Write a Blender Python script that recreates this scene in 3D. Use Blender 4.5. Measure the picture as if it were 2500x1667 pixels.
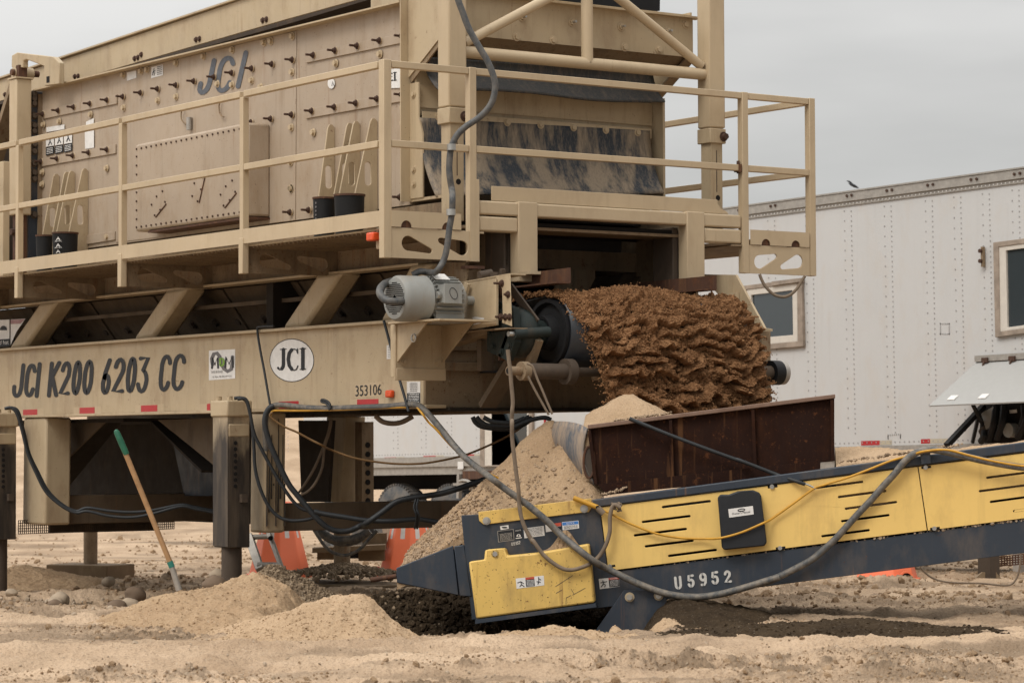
import bpy, math, random
import numpy as np
from mathutils import Vector, Matrix, geometry
random.seed(7)
sc = bpy.context.scene
for o in list(bpy.data.objects): bpy.data.objects.remove(o)

# ------------------------------------------------------------------ camera
F_PX = 6700.917                       # focal length for a 2500 px wide frame
RX = np.array([0.57358838, -0.03303996, -0.81847708])   # world axes in camera space (right, down, forward)
RY = np.array([0.81913326, 0.01809554, 0.57331776])
RZ = np.array([-0.00413161, -0.9992902, 0.03744352])
RM = np.array([RX, RY, RZ])
CAM = np.array([15.02100155, -9.51041808, 1.1])
cd = bpy.data.cameras.new('camera')
cam = bpy.data.objects.new('camera', cd); sc.collection.objects.link(cam)
cam.matrix_world = Matrix(((RM[0][0], -RM[0][1], -RM[0][2], CAM[0]), (RM[1][0], -RM[1][1], -RM[1][2], CAM[1]),
                           (RM[2][0], -RM[2][1], -RM[2][2], CAM[2]), (0, 0, 0, 1)))
cd.sensor_fit = 'HORIZONTAL'; cd.sensor_width = 36; cd.lens = F_PX * 36 / 2500
cd.clip_start = 0.1; cd.clip_end = 3000
cd.dof.use_dof = True; cd.dof.focus_distance = 18.3; cd.dof.aperture_fstop = 7.1
sc.camera = cam

# ------------------------------------------------------------------ sky, sun, exposure
SUN_EL, SUN_DIR = math.radians(50), Vector((0.36, -0.93, 0))
SUN_DIR.normalize()
sun_v = Vector((SUN_DIR.x * math.cos(SUN_EL), SUN_DIR.y * math.cos(SUN_EL), math.sin(SUN_EL)))
w = bpy.data.worlds.new('World'); sc.world = w; w.use_nodes = True
nt = w.node_tree; nt.nodes.clear()
def N(t, **k):
    n = nt.nodes.new(t)
    for a, b in k.items(): setattr(n, a, b)
    return n
out = N('ShaderNodeOutputWorld'); add = N('ShaderNodeMixShader'); add.inputs[0].default_value = 0.92
sky = N('ShaderNodeTexSky', sky_type='NISHITA', sun_disc=False)
sky.sun_elevation = SUN_EL; sky.sun_rotation = math.atan2(sun_v.x, sun_v.y)
b1 = N('ShaderNodeBackground'); b1.inputs[1].default_value = 0.05
b2 = N('ShaderNodeBackground'); b2.inputs[1].default_value = 0.60
tc = N('ShaderNodeTexCoord'); mp = N('ShaderNodeMapping'); mp.inputs['Scale'].default_value = (2.2, 2.2, 11)
nz = N('ShaderNodeTexNoise'); nz.inputs['Scale'].default_value = 1.6; nz.inputs['Detail'].default_value = 5; nz.inputs['Roughness'].default_value = 0.45
cr = N('ShaderNodeValToRGB')
cr.color_ramp.elements[0].position = 0.40; cr.color_ramp.elements[0].color = (0.63, 0.625, 0.61, 1)
cr.color_ramp.elements[1].position = 0.60; cr.color_ramp.elements[1].color = (0.79, 0.78, 0.76, 1)
sx = N('ShaderNodeSeparateXYZ'); mr = N('ShaderNodeMapRange')
mr.inputs['From Min'].default_value = 0.12; mr.inputs['From Max'].default_value = 0.9; mr.inputs['To Min'].default_value = 1.0; mr.inputs['To Max'].default_value = 3.7
mx = N('ShaderNodeMix', data_type='RGBA', blend_type='MULTIPLY'); mx.inputs[0].default_value = 1
L = nt.links.new
L(tc.outputs['Generated'], mp.inputs[0]); L(mp.outputs[0], nz.inputs['Vector']); L(nz.outputs['Fac'], cr.inputs[0])
L(tc.outputs['Generated'], sx.inputs[0]); L(sx.outputs['Z'], mr.inputs['Value'])
gd = N('ShaderNodeVectorMath', operation='DOT_PRODUCT'); gd.inputs[1].default_value = (-0.75, -0.55, 0)          # brighter toward the veiled sun
ma = N('ShaderNodeMath', operation='MULTIPLY_ADD'); ma.inputs[1].default_value = 0.45; ma.inputs[2].default_value = 0.93
mm = N('ShaderNodeMath', operation='MULTIPLY'); L(tc.outputs['Generated'], gd.inputs[0]); L(gd.outputs['Value'], ma.inputs[0]); L(ma.outputs[0], mm.inputs[0]); L(mr.outputs[0], mm.inputs[1])
L(cr.outputs[0], mx.inputs[6]); L(mm.outputs[0], mx.inputs[7]); L(mx.outputs[2], b2.inputs[0])
L(sky.outputs[0], b1.inputs[0]); L(b1.outputs[0], add.inputs[1]); L(b2.outputs[0], add.inputs[2]); L(add.outputs[0], out.inputs[0])
sd = bpy.data.lights.new('sun', 'SUN'); sd.energy = 1.05; sd.angle = math.radians(22); sd.color = (1.0, 0.95, 0.88)
so = bpy.data.objects.new('sun', sd); sc.collection.objects.link(so)
so.rotation_euler = (-sun_v).to_track_quat('-Z', 'Y').to_euler()
vs = sc.view_settings
vs.view_transform = 'Standard'; vs.look = 'None'; vs.exposure = 0.52; vs.gamma = 1.0; vs.use_curve_mapping = False
sc.cycles.max_bounces = 6; sc.cycles.diffuse_bounces = 3; sc.cycles.glossy_bounces = 3
sc.cycles.use_adaptive_sampling = True; sc.cycles.use_denoising = True

# ------------------------------------------------------------------ photo measurements (2500 px wide) onto real planes
def ray(px, py): return RM @ np.array([(px - 1250) / F_PX, (py - 833.5) / F_PX, 1.0])
def P(px, py, X=None, Y=None, Z=None):
    d = ray(px, py)
    t = (X - CAM[0]) / d[0] if X is not None else (Y - CAM[1]) / d[1] if Y is not None else (Z - CAM[2]) / d[2]
    return Vector(CAM + t * d)
def W(px, py, D): return Vector(CAM + D * ray(px, py))
FWD = Vector((RM[0][2], RM[1][2], 0)).normalized()
RGT = Vector((-FWD.y, FWD.x, 0)) * -1
if RGT.dot(Vector((RM[0][0], RM[1][0], 0))) < 0: RGT = -RGT
def ground_xy(s, d):   # metres to the right of and ahead of the camera -> world
    return Vector((CAM[0], CAM[1], 0)) + RGT * s + FWD * d
def X_(px, py, Y): return P(px, py, Y=Y).x

# ------------------------------------------------------------------ noise (numpy)
def _h(ix, iy, iz, seed):
    n = (ix * 374761393 + iy * 668265263 + iz * 2147483647 + seed * 974634777) & 0xFFFFFFFF
    n = ((n ^ (n >> 13)) * 1274126177) & 0xFFFFFFFF
    return ((n ^ (n >> 16)) & 0xFFFF) / 65535.0
def vn(x, y, z=0.0, seed=1):
    x, y, z = np.broadcast_arrays(np.asarray(x, float), np.asarray(y, float), np.asarray(z, float))
    ix, iy, iz = np.floor(x).astype(np.int64), np.floor(y).astype(np.int64), np.floor(z).astype(np.int64)
    fx, fy, fz = x - ix, y - iy, z - iz
    fx, fy, fz = [t * t * (3 - 2 * t) for t in (fx, fy, fz)]
    r = 0
    for dx in (0, 1):
        for dy in (0, 1):
            for dz in (0, 1):
                wgt = (fx if dx else 1 - fx) * (fy if dy else 1 - fy) * (fz if dz else 1 - fz)
                r = r + wgt * _h(ix + dx, iy + dy, iz + dz, seed)
    return r * 2 - 1
def fbm(x, y, z=0.0, seed=1, o=5, g=0.5):
    a, r, s = 1.0, 0, 0
    x, y, z = np.asarray(x, float), np.asarray(y, float), np.asarray(z, float)
    for i in range(o):
        r = r + a * vn(x * 2 ** i + 17.3 * i, y * 2 ** i - 5.1 * i, z * 2 ** i, seed + i); s += a; a *= g
    return r / s
def sstep(a, b, x):
    t = np.clip((x - a) / (b - a), 0, 1); return t * t * (3 - 2 * t)

# ------------------------------------------------------------------ materials
def new_mat(name):
    m = bpy.data.materials.new(name); m.use_nodes = True
    t = m.node_tree; t.nodes.clear()
    o = t.nodes.new('ShaderNodeOutputMaterial'); b = t.nodes.new('ShaderNodeBsdfPrincipled')
    t.links.new(b.outputs[0], o.inputs[0])
    return m, t, b
def nnode(t, typ, **k):
    n = t.nodes.new(typ)
    for a, v in k.items():
        if a in n.inputs.keys(): n.inputs[a].default_value = v
        else: setattr(n, a, v)
    return n
def noise_fac(t, scale, lo, hi, detail=6, rough=0.6, stretch=(1, 1, 1), off=0.0):
    c = t.nodes.new('ShaderNodeTexCoord'); m = t.nodes.new('ShaderNodeMapping')
    m.inputs['Scale'].default_value = stretch; m.inputs['Location'].default_value = (off, off * .7, off * 1.3)
    n = nnode(t, 'ShaderNodeTexNoise', Scale=scale, Detail=detail, Roughness=rough)
    r = t.nodes.new('ShaderNodeMapRange'); r.inputs['From Min'].default_value = lo; r.inputs['From Max'].default_value = hi
    t.links.new(c.outputs['Object'], m.inputs[0]); t.links.new(m.outputs[0], n.inputs['Vector']); t.links.new(n.outputs['Fac'], r.inputs['Value'])
    return r.outputs[0]
def mixc(t, fac, a, b):
    m = t.nodes.new('ShaderNodeMix'); m.data_type = 'RGBA'
    if hasattr(fac, 'links') or hasattr(fac, 'is_linked'): t.links.new(fac, m.inputs[0])
    else: m.inputs[0].default_value = fac
    for s, v in ((6, a), (7, b)):
        if isinstance(v, tuple): m.inputs[s].default_value = (*v, 1) if len(v) == 3 else v
        else: t.links.new(v, m.inputs[s])
    return m.outputs[2]
def scale_fac(t, f, k):
    m = t.nodes.new('ShaderNodeMath'); m.operation = 'MULTIPLY'; m.use_clamp = True
    t.links.new(f, m.inputs[0]); m.inputs[1].default_value = k; return m.outputs[0]
def bump(t, b, fac, strength, dist=0.01):
    n = t.nodes.new('ShaderNodeBump'); n.inputs['Strength'].default_value = strength; n.inputs['Distance'].default_value = dist
    t.links.new(fac, n.inputs['Height']); t.links.new(n.outputs[0], b.inputs['Normal'])
RUST = (0.12, 0.045, 0.018)
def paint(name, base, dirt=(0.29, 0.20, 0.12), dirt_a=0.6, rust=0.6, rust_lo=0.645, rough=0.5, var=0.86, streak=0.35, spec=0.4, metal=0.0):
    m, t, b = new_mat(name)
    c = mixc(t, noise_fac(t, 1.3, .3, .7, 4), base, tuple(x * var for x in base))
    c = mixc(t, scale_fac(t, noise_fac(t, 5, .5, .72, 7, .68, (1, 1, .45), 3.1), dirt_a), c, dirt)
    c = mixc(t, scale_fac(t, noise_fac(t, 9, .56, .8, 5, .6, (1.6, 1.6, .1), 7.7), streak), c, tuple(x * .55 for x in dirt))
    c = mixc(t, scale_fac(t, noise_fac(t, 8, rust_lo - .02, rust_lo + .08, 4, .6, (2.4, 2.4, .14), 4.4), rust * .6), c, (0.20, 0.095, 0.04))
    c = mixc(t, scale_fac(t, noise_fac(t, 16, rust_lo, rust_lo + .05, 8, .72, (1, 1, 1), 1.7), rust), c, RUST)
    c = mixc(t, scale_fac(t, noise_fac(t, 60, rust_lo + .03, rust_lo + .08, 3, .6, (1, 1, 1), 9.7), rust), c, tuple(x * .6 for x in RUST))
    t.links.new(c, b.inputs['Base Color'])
    b.inputs['Metallic'].default_value = metal; b.inputs['Specular IOR Level'].default_value = spec
    r = t.nodes.new('ShaderNodeMapRange'); r.inputs['To Min'].default_value = rough - .08; r.inputs['To Max'].default_value = min(1, rough + .22)
    t.links.new(noise_fac(t, 7, .3, .7), r.inputs['Value']); t.links.new(r.outputs[0], b.inputs['Roughness'])
    bump(t, b, noise_fac(t, 34, 0, 1, 6, .65), 0.16, 0.004)
    return m
def plain(name, base, rough=.6, metal=0, var=.75, scale=20, bmp=.1, spec=.4, emit=None):
    m, t, b = new_mat(name)
    c = mixc(t, noise_fac(t, scale, .32, .68, 5), base, tuple(x * var for x in base))
    t.links.new(c, b.inputs['Base Color']); b.inputs['Roughness'].default_value = rough; b.inputs['Metallic'].default_value = metal
    b.inputs['Specular IOR Level'].default_value = spec
    if bmp: bump(t, b, noise_fac(t, scale * 3, 0, 1, 4), bmp, .004)
    return m
def dusty(name, base, dust, lo=.42, hi=.62, stretch=(6, 6, .5), scale=3, amt=.9, rough=.7, amt2=.6, keep=.75):
    m, t, b = new_mat(name)
    f1 = scale_fac(t, noise_fac(t, scale, lo, hi, 8, .7, stretch), amt)
    c = mixc(t, f1, base, dust)
    c = mixc(t, scale_fac(t, noise_fac(t, 90, .48, .62, 4, .7, (1, 1, .3), 4.), amt2), c, mixc(t, .5, base, dust))
    c = mixc(t, scale_fac(t, noise_fac(t, 1.1, .5, .62, 3, .5, (1, 1, .6), 2.2), keep), c, base)
    t.links.new(c, b.inputs['Base Color']); b.inputs['Roughness'].default_value = rough
    bump(t, b, noise_fac(t, 40, 0, 1, 4), .1, .004)
    return m
def sandmat(name, a, bcol, scale=3, grain=120, bmp=.6, speck=(0.5, 0.42, 0.33), spk=.35, attr=None, dark=(0.03, 0.021, 0.013)):
    m, t, b = new_mat(name)
    c = mixc(t, noise_fac(t, scale, .34, .66, 7, .6), a, bcol)
    c = mixc(t, scale_fac(t, noise_fac(t, grain, .5, .7, 3, .6), .55), c, tuple(x * .5 for x in bcol))
    c = mixc(t, scale_fac(t, noise_fac(t, grain * .8, .64, .7, 2, .5, (1, 1, 1), 5.5), spk), c, speck)
    if attr:
        at = t.nodes.new('ShaderNodeAttribute'); at.attribute_name = attr
        c = mixc(t, at.outputs['Fac'], c, mixc(t, noise_fac(t, 9, .35, .65, 6), dark, tuple(x * 1.7 for x in dark)))
    t.links.new(c, b.inputs['Base Color']); b.inputs['Roughness'].default_value = .95; b.inputs['Specular IOR Level'].default_value = .1
    n1 = t.nodes.new('ShaderNodeMath'); n1.operation = 'ADD'
    t.links.new(noise_fac(t, grain * .5, 0, 1, 4, .7), n1.inputs[0]); t.links.new(noise_fac(t, grain * .12, 0, 1.2, 5, .6), n1.inputs[1])
    bump(t, b, n1.outputs[0], bmp, .02)
    return m
M = {}
TAN = (0.472, 0.370, 0.238)
M['tan'] = paint('tan_paint', TAN)
M['tan_panel'] = paint('dusty_tan_panel', (0.400, 0.315, 0.232))
M['tan_clean'] = paint('tan_paint_rail', (0.505, 0.394, 0.256), rust=.6, rust_lo=.7, dirt_a=.3, streak=.15)
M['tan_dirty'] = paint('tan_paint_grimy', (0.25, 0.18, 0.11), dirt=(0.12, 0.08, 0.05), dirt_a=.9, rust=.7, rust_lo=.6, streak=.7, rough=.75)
M['grime'] = paint('oily_grime', (0.07, 0.05, 0.035), dirt=(0.16, 0.11, 0.07), dirt_a=.5, rust=.4, rough=.7)
M['mudshade'] = paint('muddy_shaded_steel', (0.12, 0.085, 0.053), dirt=(0.05, 0.034, 0.022), dirt_a=.7, rust=.4, rough=.75, streak=.6)  # mud on outriggers and arms; also painted shade on skirts and undercarriage
M['undershade'] = paint('painted_undershade', (0.022, 0.016, 0.011), dirt=(0.05, 0.034, 0.02), dirt_a=.5, rust=.2, rough=.9)  # near-black base colour painting in the shade under screen and chassis
M['oil'] = paint('oil_stained_tan', (0.045, 0.035, 0.028), dirt=(0.2, 0.145, 0.09), dirt_a=.35, rust=.3, rough=.5, streak=.6)
M['rust'] = paint('rusty_steel', (0.085, 0.04, 0.024), dirt=(0.05, 0.022, 0.012), dirt_a=.7, rust=.6, rust_lo=.55, rough=.75)
M['rustplate'] = paint('rusty_hopper_plate', (0.022, 0.0095, 0.0065), dirt=(0.052, 0.019, 0.008), dirt_a=.6, rust=.6, rust_lo=.6, rough=.85, streak=.5, spec=.12)
M['rustrim'] = paint('worn_rust_rim', (0.20, 0.125, 0.09), dirt=(0.10, 0.05, 0.03), dirt_a=.6, rust=.5, rough=.6)
M['rustbolt'] = plain('rusted_bolt', (0.075, 0.038, 0.024), .8)
M['hole'] = plain('dark_gap', (0.008, 0.006, 0.005), .9, bmp=0)
M['rubber'] = plain('black_rubber', (0.013, 0.013, 0.014), .6, scale=8, spec=.25)
M['belt'] = plain('belt_rubber', (0.02, 0.023, 0.028), .38, scale=6, spec=.5)
M['flap'] = dusty('dusty_rubber_flap', (0.022, 0.029, 0.039), (0.30, 0.23, 0.155), lo=.43, hi=.57, stretch=(2.4, 2.4, .5), scale=2.6, keep=.5, amt2=.45)
M['flap2'] = dusty('dark_rubber_flap', (0.035, 0.036, 0.036), (0.17, 0.125, 0.085), lo=.5, hi=.75, amt=.7)
M['skirt'] = dusty('dusty_blue_skirt', (0.075, 0.09, 0.11), (0.36, 0.27, 0.19), lo=.4, hi=.6, scale=4)
M['navy'] = paint('navy_paint', (0.030, 0.040, 0.056), dirt=(0.16, 0.12, 0.085), dirt_a=.38, rust=.7, rust_lo=.66, rough=.45, var=.8, streak=.4)
M['yellow'] = paint('yellow_paint', (0.80, 0.545, 0.172), dirt=(0.42, 0.27, 0.10), dirt_a=.42, rust=.25, rust_lo=.70, rough=.38, var=.92, streak=.22)
M['yellow_worn'] = paint('worn_yellow_paint', (0.72, 0.475, 0.13), dirt=(0.38, 0.25, 0.09), dirt_a=.7, rust=.95, rust_lo=.615, rough=.45, streak=.5)
M['motor'] = paint('grey_motor_paint', (0.27, 0.272, 0.255), dirt=(0.27, 0.21, 0.15), dirt_a=.6, rust=.3, rust_lo=.72, rough=.5)
M['green'] = paint('green_gearbox', (0.014, 0.022, 0.02), dirt=(0.055, 0.04, 0.027), dirt_a=1.0, rust=.5, rough=.6)
M['steel'] = plain('zinc_steel', (0.5, 0.49, 0.46), .35, .8)
M['alu'] = plain('dull_aluminium', (0.40, 0.37, 0.33), .5, .35)
M['white'] = paint('trailer_white', (0.535, 0.53, 0.52), dirt=(0.50, 0.43, 0.35), dirt_a=.3, rust=0, rough=.45, var=.96, streak=.12)
M['offwhite'] = plain('vinyl_frame', (0.62, 0.57, 0.50), .5, var=.9)
M['weathered'] = plain('weathered_wood_trim', (0.36, 0.29, 0.23), .8, var=.6, scale=9)
M['sticker'] = plain('sticker_white', (0.74, 0.72, 0.69), .5, var=.86, bmp=0)
M['ink'] = plain('black_ink', (0.012, 0.014, 0.018), .6, bmp=0)
M['blackpaint'] = plain('black_paint', (0.014, 0.016, 0.02), .55, bmp=.05)
M['fadeblue'] = plain('faded_blue_paint', (0.11, 0.12, 0.14), .7, var=.7, scale=30)
M['red'] = plain('red_reflector', (0.45, 0.02, 0.025), .3, var=.8, scale=60)
M['silver'] = plain('silver_reflector', (0.50, 0.44, 0.33), .4, var=.8, scale=60)
M['amber'] = plain('amber_lamp', (0.75, 0.09, 0.02), .25, bmp=0)
M['lime'] = plain('lime_print', (0.20, 0.36, 0.05), .6, bmp=0)
M['rivet'] = plain('dull_rivet', (0.37, 0.36, 0.35), .6, bmp=0)
M['greyink'] = plain('grey_ink', (0.16, 0.15, 0.15), .6, bmp=0)
M['blueink'] = plain('blue_ink', (0.05, 0.20, 0.55), .5, bmp=0)
M['redink'] = plain('red_ink', (0.55, 0.09, 0.05), .5, bmp=0)
M['pinkink'] = plain('faded_pink', (0.42, 0.25, 0.26), .6, bmp=0)
M['stencil'] = plain('stencil_white', (0.62, 0.60, 0.56), .7, var=.75, scale=70, bmp=0)
M['wood'] = plain('ash_handle', (0.43, 0.25, 0.12), .55, var=.7, scale=14)
M['timber'] = paint('weathered_timber', (0.15, 0.10, 0.055), dirt=(0.28, 0.2, 0.12), dirt_a=.6, rust=.2, rough=.9)
M['grip'] = plain('green_grip', (0.02, 0.13, 0.075), .5)
M['teal'] = plain('teal_band', (0.03, 0.2, 0.16), .5)
M['orange'] = plain('orange_plastic', (0.92, 0.215, 0.10), .5, var=.92, scale=3, bmp=.02)
M['tyre'] = dusty('dusty_tyre', (0.04, 0.045, 0.05), (0.20, 0.16, 0.12), stretch=(2, 2, 2), amt=.5)
M['rim'] = plain('wheel_rim', (0.3, 0.22, 0.16), .6)
M['cable'] = plain('black_cable', (0.022, 0.025, 0.028), .55, var=.7)
M['greycable'] = dusty('dusty_grey_cable', (0.06, 0.063, 0.064), (0.24, 0.20, 0.155), stretch=(3, 3, 3), scale=6, amt=.8, rough=.6)
M['conduit'] = dusty('grey_conduit', (0.05, 0.055, 0.06), (0.17, 0.15, 0.125), stretch=(3, 3, 3), scale=6, amt=.5, rough=.6)
M['yellowcord'] = plain('yellow_cord', (0.58, 0.30, 0.03), .5)
M['browncord'] = plain('muddy_brown_cord', (0.13, 0.062, 0.022), .7)
M['tancord'] = plain('dusty_tan_hose', (0.20, 0.15, 0.105), .8)
M['ochrecord'] = plain('ochre_cord', (0.15, 0.08, 0.026), .7)
M['sand'] = sandmat('pale_sand', (0.47, 0.335, 0.215), (0.37, 0.255, 0.155))
M['sandp'] = sandmat('piled_sand', (0.40, 0.28, 0.172), (0.32, 0.215, 0.128), grain=90)
M['ground'] = sandmat('sandy_ground', (0.53, 0.39, 0.268), (0.35, 0.246, 0.160), scale=1.2, grain=70, bmp=1.0, attr='moist')
M['wet'] = sandmat('moist_brown_sand', (0.32, 0.170, 0.082), (0.19, 0.094, 0.043), scale=7, grain=80, bmp=1.0, speck=(.4, .27, .15), spk=.3)
M['darksoil'] = sandmat('dark_damp_sand', (0.060, 0.041, 0.024), (0.034, 0.023, 0.014), scale=4, grain=80, bmp=.9, spk=.15)
M['gravelpale'] = sandmat('pale_gravel', (0.47, 0.35, 0.24), (0.28, 0.195, 0.125), scale=30)
M['crumb'] = sandmat('soil_crumbs', (0.38, 0.265, 0.165), (0.24, 0.16, 0.095), scale=5)
M['gravel'] = sandmat('gravel', (0.36, 0.27, 0.18), (0.14, 0.10, 0.065), scale=22, grain=45, bmp=1.3, spk=.6)
M['stone'] = plain('field_stone', (0.40, 0.31, 0.22), .85, var=.7, scale=5)
M['stoned'] = plain('brown_stone', (0.17, 0.115, 0.075), .9, var=.7, scale=5)
def oilfade():
    """tan paint soaked black with oil toward its foot, the edge of the stain ragged"""
    m, t, b = new_mat('oil_soaked_paint'); tc_ = t.nodes.new('ShaderNodeTexCoord'); sp = t.nodes.new('ShaderNodeSeparateXYZ'); t.links.new(tc_.outputs['Object'], sp.inputs[0])
    n1 = noise_fac(t, 4, .2, .8, 7, .65, (1.5, 1.5, .5)); a = t.nodes.new('ShaderNodeMath'); a.operation = 'MULTIPLY_ADD'; a.inputs[1].default_value = .45; t.links.new(n1, a.inputs[0]); t.links.new(sp.outputs['Z'], a.inputs[2])
    r = t.nodes.new('ShaderNodeMapRange'); r.inputs['From Min'].default_value = 1.66; r.inputs['From Max'].default_value = 1.40; t.links.new(a.outputs[0], r.inputs['Value'])
    c = mixc(t, noise_fac(t, 6, .4, .7, 6), tuple(TAN), (0.25, 0.18, 0.115)); dk = mixc(t, noise_fac(t, 7, .45, .7, 6, .6, (2, 2, .25)), (0.024, 0.018, 0.014), (0.085, 0.062, 0.042))
    t.links.new(mixc(t, r.outputs[0], c, dk), b.inputs['Base Color']); b.inputs['Roughness'].default_value = .5; bump(t, b, noise_fac(t, 30, 0, 1, 5), .2, .004); return m
M['oilfade'] = oilfade()
def glassmat():
    m, t, b = new_mat('dark_window_glass')
    b.inputs['Base Color'].default_value = (0.035, 0.045, 0.05, 1); b.inputs['Roughness'].default_value = .08; b.inputs['Specular IOR Level'].default_value = .8
    return m
M['glass'] = glassmat()

# ------------------------------------------------------------------ mesh builder
def V(*a): return Vector(a if len(a) == 3 else a[0])
class MB:
    def __init__(s, mat=None): s.v = []; s.f = []; s.mi = []; s.sm = []; s.mats = []; s.cur = 0; s.smooth = False; (mat and s.use(mat))
    def use(s, m):
        m = M[m] if isinstance(m, str) else m
        if m not in s.mats: s.mats.append(m)
        s.cur = s.mats.index(m); return s
    def add(s, vs, fs, smooth=False):
        o = len(s.v); s.v += [tuple(p) for p in vs]
        for f in fs: s.f.append(tuple(o + i for i in f)); s.mi.append(s.cur); s.sm.append(smooth)
    def obox(s, c, a, b, d):
        c, a, b, d = V(c), V(a), V(b), V(d)
        vs = [c + a * i + b * j + d * k for i in (-1, 1) for j in (-1, 1) for k in (-1, 1)]
        fs = [(0, 1, 3, 2), (4, 6, 7, 5), (0, 4, 5, 1), (2, 3, 7, 6), (0, 2, 6, 4), (1, 5, 7, 3)]
        if a.cross(b).dot(d) < 0: fs = [f[::-1] for f in fs]
        s.add(vs, fs); return s
    def box(s, x0, x1, y0, y1, z0, z1):
        return s.obox(((x0 + x1) / 2, (y0 + y1) / 2, (z0 + z1) / 2), (abs(x1 - x0) / 2, 0, 0), (0, abs(y1 - y0) / 2, 0), (0, 0, abs(z1 - z0) / 2))
    def bar(s, p, q, wd, h, up=(0, 0, 1)):
        p, q, up = V(p), V(q), V(up); d = q - p
        sd_ = d.cross(up).normalized(); u = sd_.cross(d).normalized()
        return s.obox((p + q) / 2, d / 2, sd_ * wd / 2, u * h / 2)
    def cyl(s, p, q, r, r1=None, n=16, cap=True):
        p, q = V(p), V(q); r1 = r if r1 is None else r1; d = (q - p).normalized()
        a = d.orthogonal().normalized(); b = d.cross(a)
        A = [(a * math.cos(2 * math.pi * i / n) + b * math.sin(2 * math.pi * i / n)) for i in range(n)]
        s.add([p + x * r for x in A] + [q + x * r1 for x in A], [(i, (i + 1) % n, n + (i + 1) % n, n + i) for i in range(n)], True)
        if cap: s.add([p + x * r for x in A], [tuple(range(n))[::-1]]); s.add([q + x * r1 for x in A], [tuple(range(n))])
        return s
    def lathe(s, c, axis, prof, n=32, a0=None):       # prof: (t along axis, radius)
        c, d = V(c), V(axis).normalized(); a = d.orthogonal().normalized(); b = d.cross(a)
        vs = []; k = len(prof)
        for t, r in prof:
            for i in range(n): vs.append(c + d * t + (a * math.cos(2 * math.pi * i / n) + b * math.sin(2 * math.pi * i / n)) * max(r, 1e-4))
        s.add(vs, [(j * n + i, j * n + (i + 1) % n, (j + 1) * n + (i + 1) % n, (j + 1) * n + i) for j in range(k - 1) for i in range(n)], True); return s
    def tube(s, pts, r, n=8, caps=True):
        pts = [V(p) for p in pts]; m = len(pts); vs = []; t0 = (pts[1] - pts[0]).normalized(); a = t0.orthogonal().normalized()
        for i, p in enumerate(pts):
            t = (pts[min(i + 1, m - 1)] - pts[max(i - 1, 0)])
            t = t.normalized() if t.length > 1e-9 else t0
            a = (a - t * a.dot(t)); a = a.normalized() if a.length > 1e-6 else t.orthogonal().normalized(); b = t.cross(a)
            rr = r[i] if isinstance(r, (list, tuple)) else r
            vs += [p + (a * math.cos(2 * math.pi * k / n) + b * math.sin(2 * math.pi * k / n)) * rr for k in range(n)]
        fs = [(i * n + k, i * n + (k + 1) % n, (i + 1) * n + (k + 1) % n, (i + 1) * n + k) for i in range(m - 1) for k in range(n)]
        s.add(vs, fs, True)
        if caps: s.add(vs[:n], [tuple(range(n))[::-1]]); s.add(vs[-n:], [tuple(range(n))])
        return s
    def prism(s, pts, ext, holes=()):
        pts = [V(p) for p in pts]; holes = [[V(p) for p in h] for h in holes]; e = V(ext)
        nrm = Vector((0, 0, 0))
        for i in range(len(pts)): nrm += (pts[i] - pts[0]).cross(pts[(i + 1) % len(pts)] - pts[0])
        flip = nrm.dot(e) > 0
        if not holes and len(pts) <= 4: tris = [tuple(range(len(pts)))]
        else: tris = [tuple(t) for t in geometry.tessellate_polygon([pts] + holes)]
        allp = pts + [p for h in holes for p in h]
        good = []
        for t in tris:
            a = Vector((0, 0, 0))
            for i in range(1, len(t) - 1): a += (allp[t[i]] - allp[t[0]]).cross(allp[t[i + 1]] - allp[t[0]])
            good.append(t if (a.dot(e) < 0) else t[::-1])
        k = len(allp); fs = list(good) + [tuple(k + i for i in t[::-1]) for t in good]
        o = 0
        for li, loop in enumerate([pts] + holes):
            n = len(loop); nr = Vector((0, 0, 0))
            for i in range(n): nr += (loop[i] - loop[0]).cross(loop[(i + 1) % n] - loop[0])
            fl = (nr.dot(e) > 0) != (li > 0)
            for i in range(n):
                q = (o + i, o + (i + 1) % n, k + o + (i + 1) % n, k + o + i)
                fs.append(q if fl else q[::-1])
            o += n
        s.add(allp + [p + e for p in allp], fs); return s
    def bolt(s, p, nrm, r=.016, l=.012, washer=True, stud=0, studmat=None):
        p, nrm = V(p), V(nrm).normalized()
        if washer: s.cyl(p, p + nrm * .005, r * 1.5, n=12)
        s.cyl(p + nrm * .004, p + nrm * (l + .004), r, n=6)
        if stud: s.cyl(p + nrm * l, p + nrm * (l + stud), r * .52, n=7)
        return s
    def build(s, name, parent=None, bevel=0, origin=None, props=None):
        o = (V(origin) if origin is not None else V(parent['base']) if parent is not None else V(0, 0, 0))
        me = bpy.data.meshes.new(name)
        me.from_pydata([(p[0] - o.x, p[1] - o.y, p[2] - o.z) for p in s.v], [], s.f)
        for m in s.mats: me.materials.append(m)
        me.polygons.foreach_set('material_index', s.mi); me.polygons.foreach_set('use_smooth', [True] * len(s.f))
        me.update(); me.set_sharp_from_angle(angle=math.radians(38))
        ob = bpy.data.objects.new(name, me); sc.collection.objects.link(ob)
        if parent is not None: ob.parent = parent; ob['base'] = tuple(o)
        else: ob.location = o; ob['base'] = tuple(o)
        if bevel:
            b = ob.modifiers.new('edge', 'BEVEL'); b.width = bevel; b.segments = 2; b.limit_method = 'ANGLE'; b.angle_limit = math.radians(40)
        return ob
def tag(o, label, cat, group=None, kind=None):
    o['label'] = label
    if cat: o['category'] = cat
    if group: o['group'] = group
    if kind: o['kind'] = kind
    return o
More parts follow.
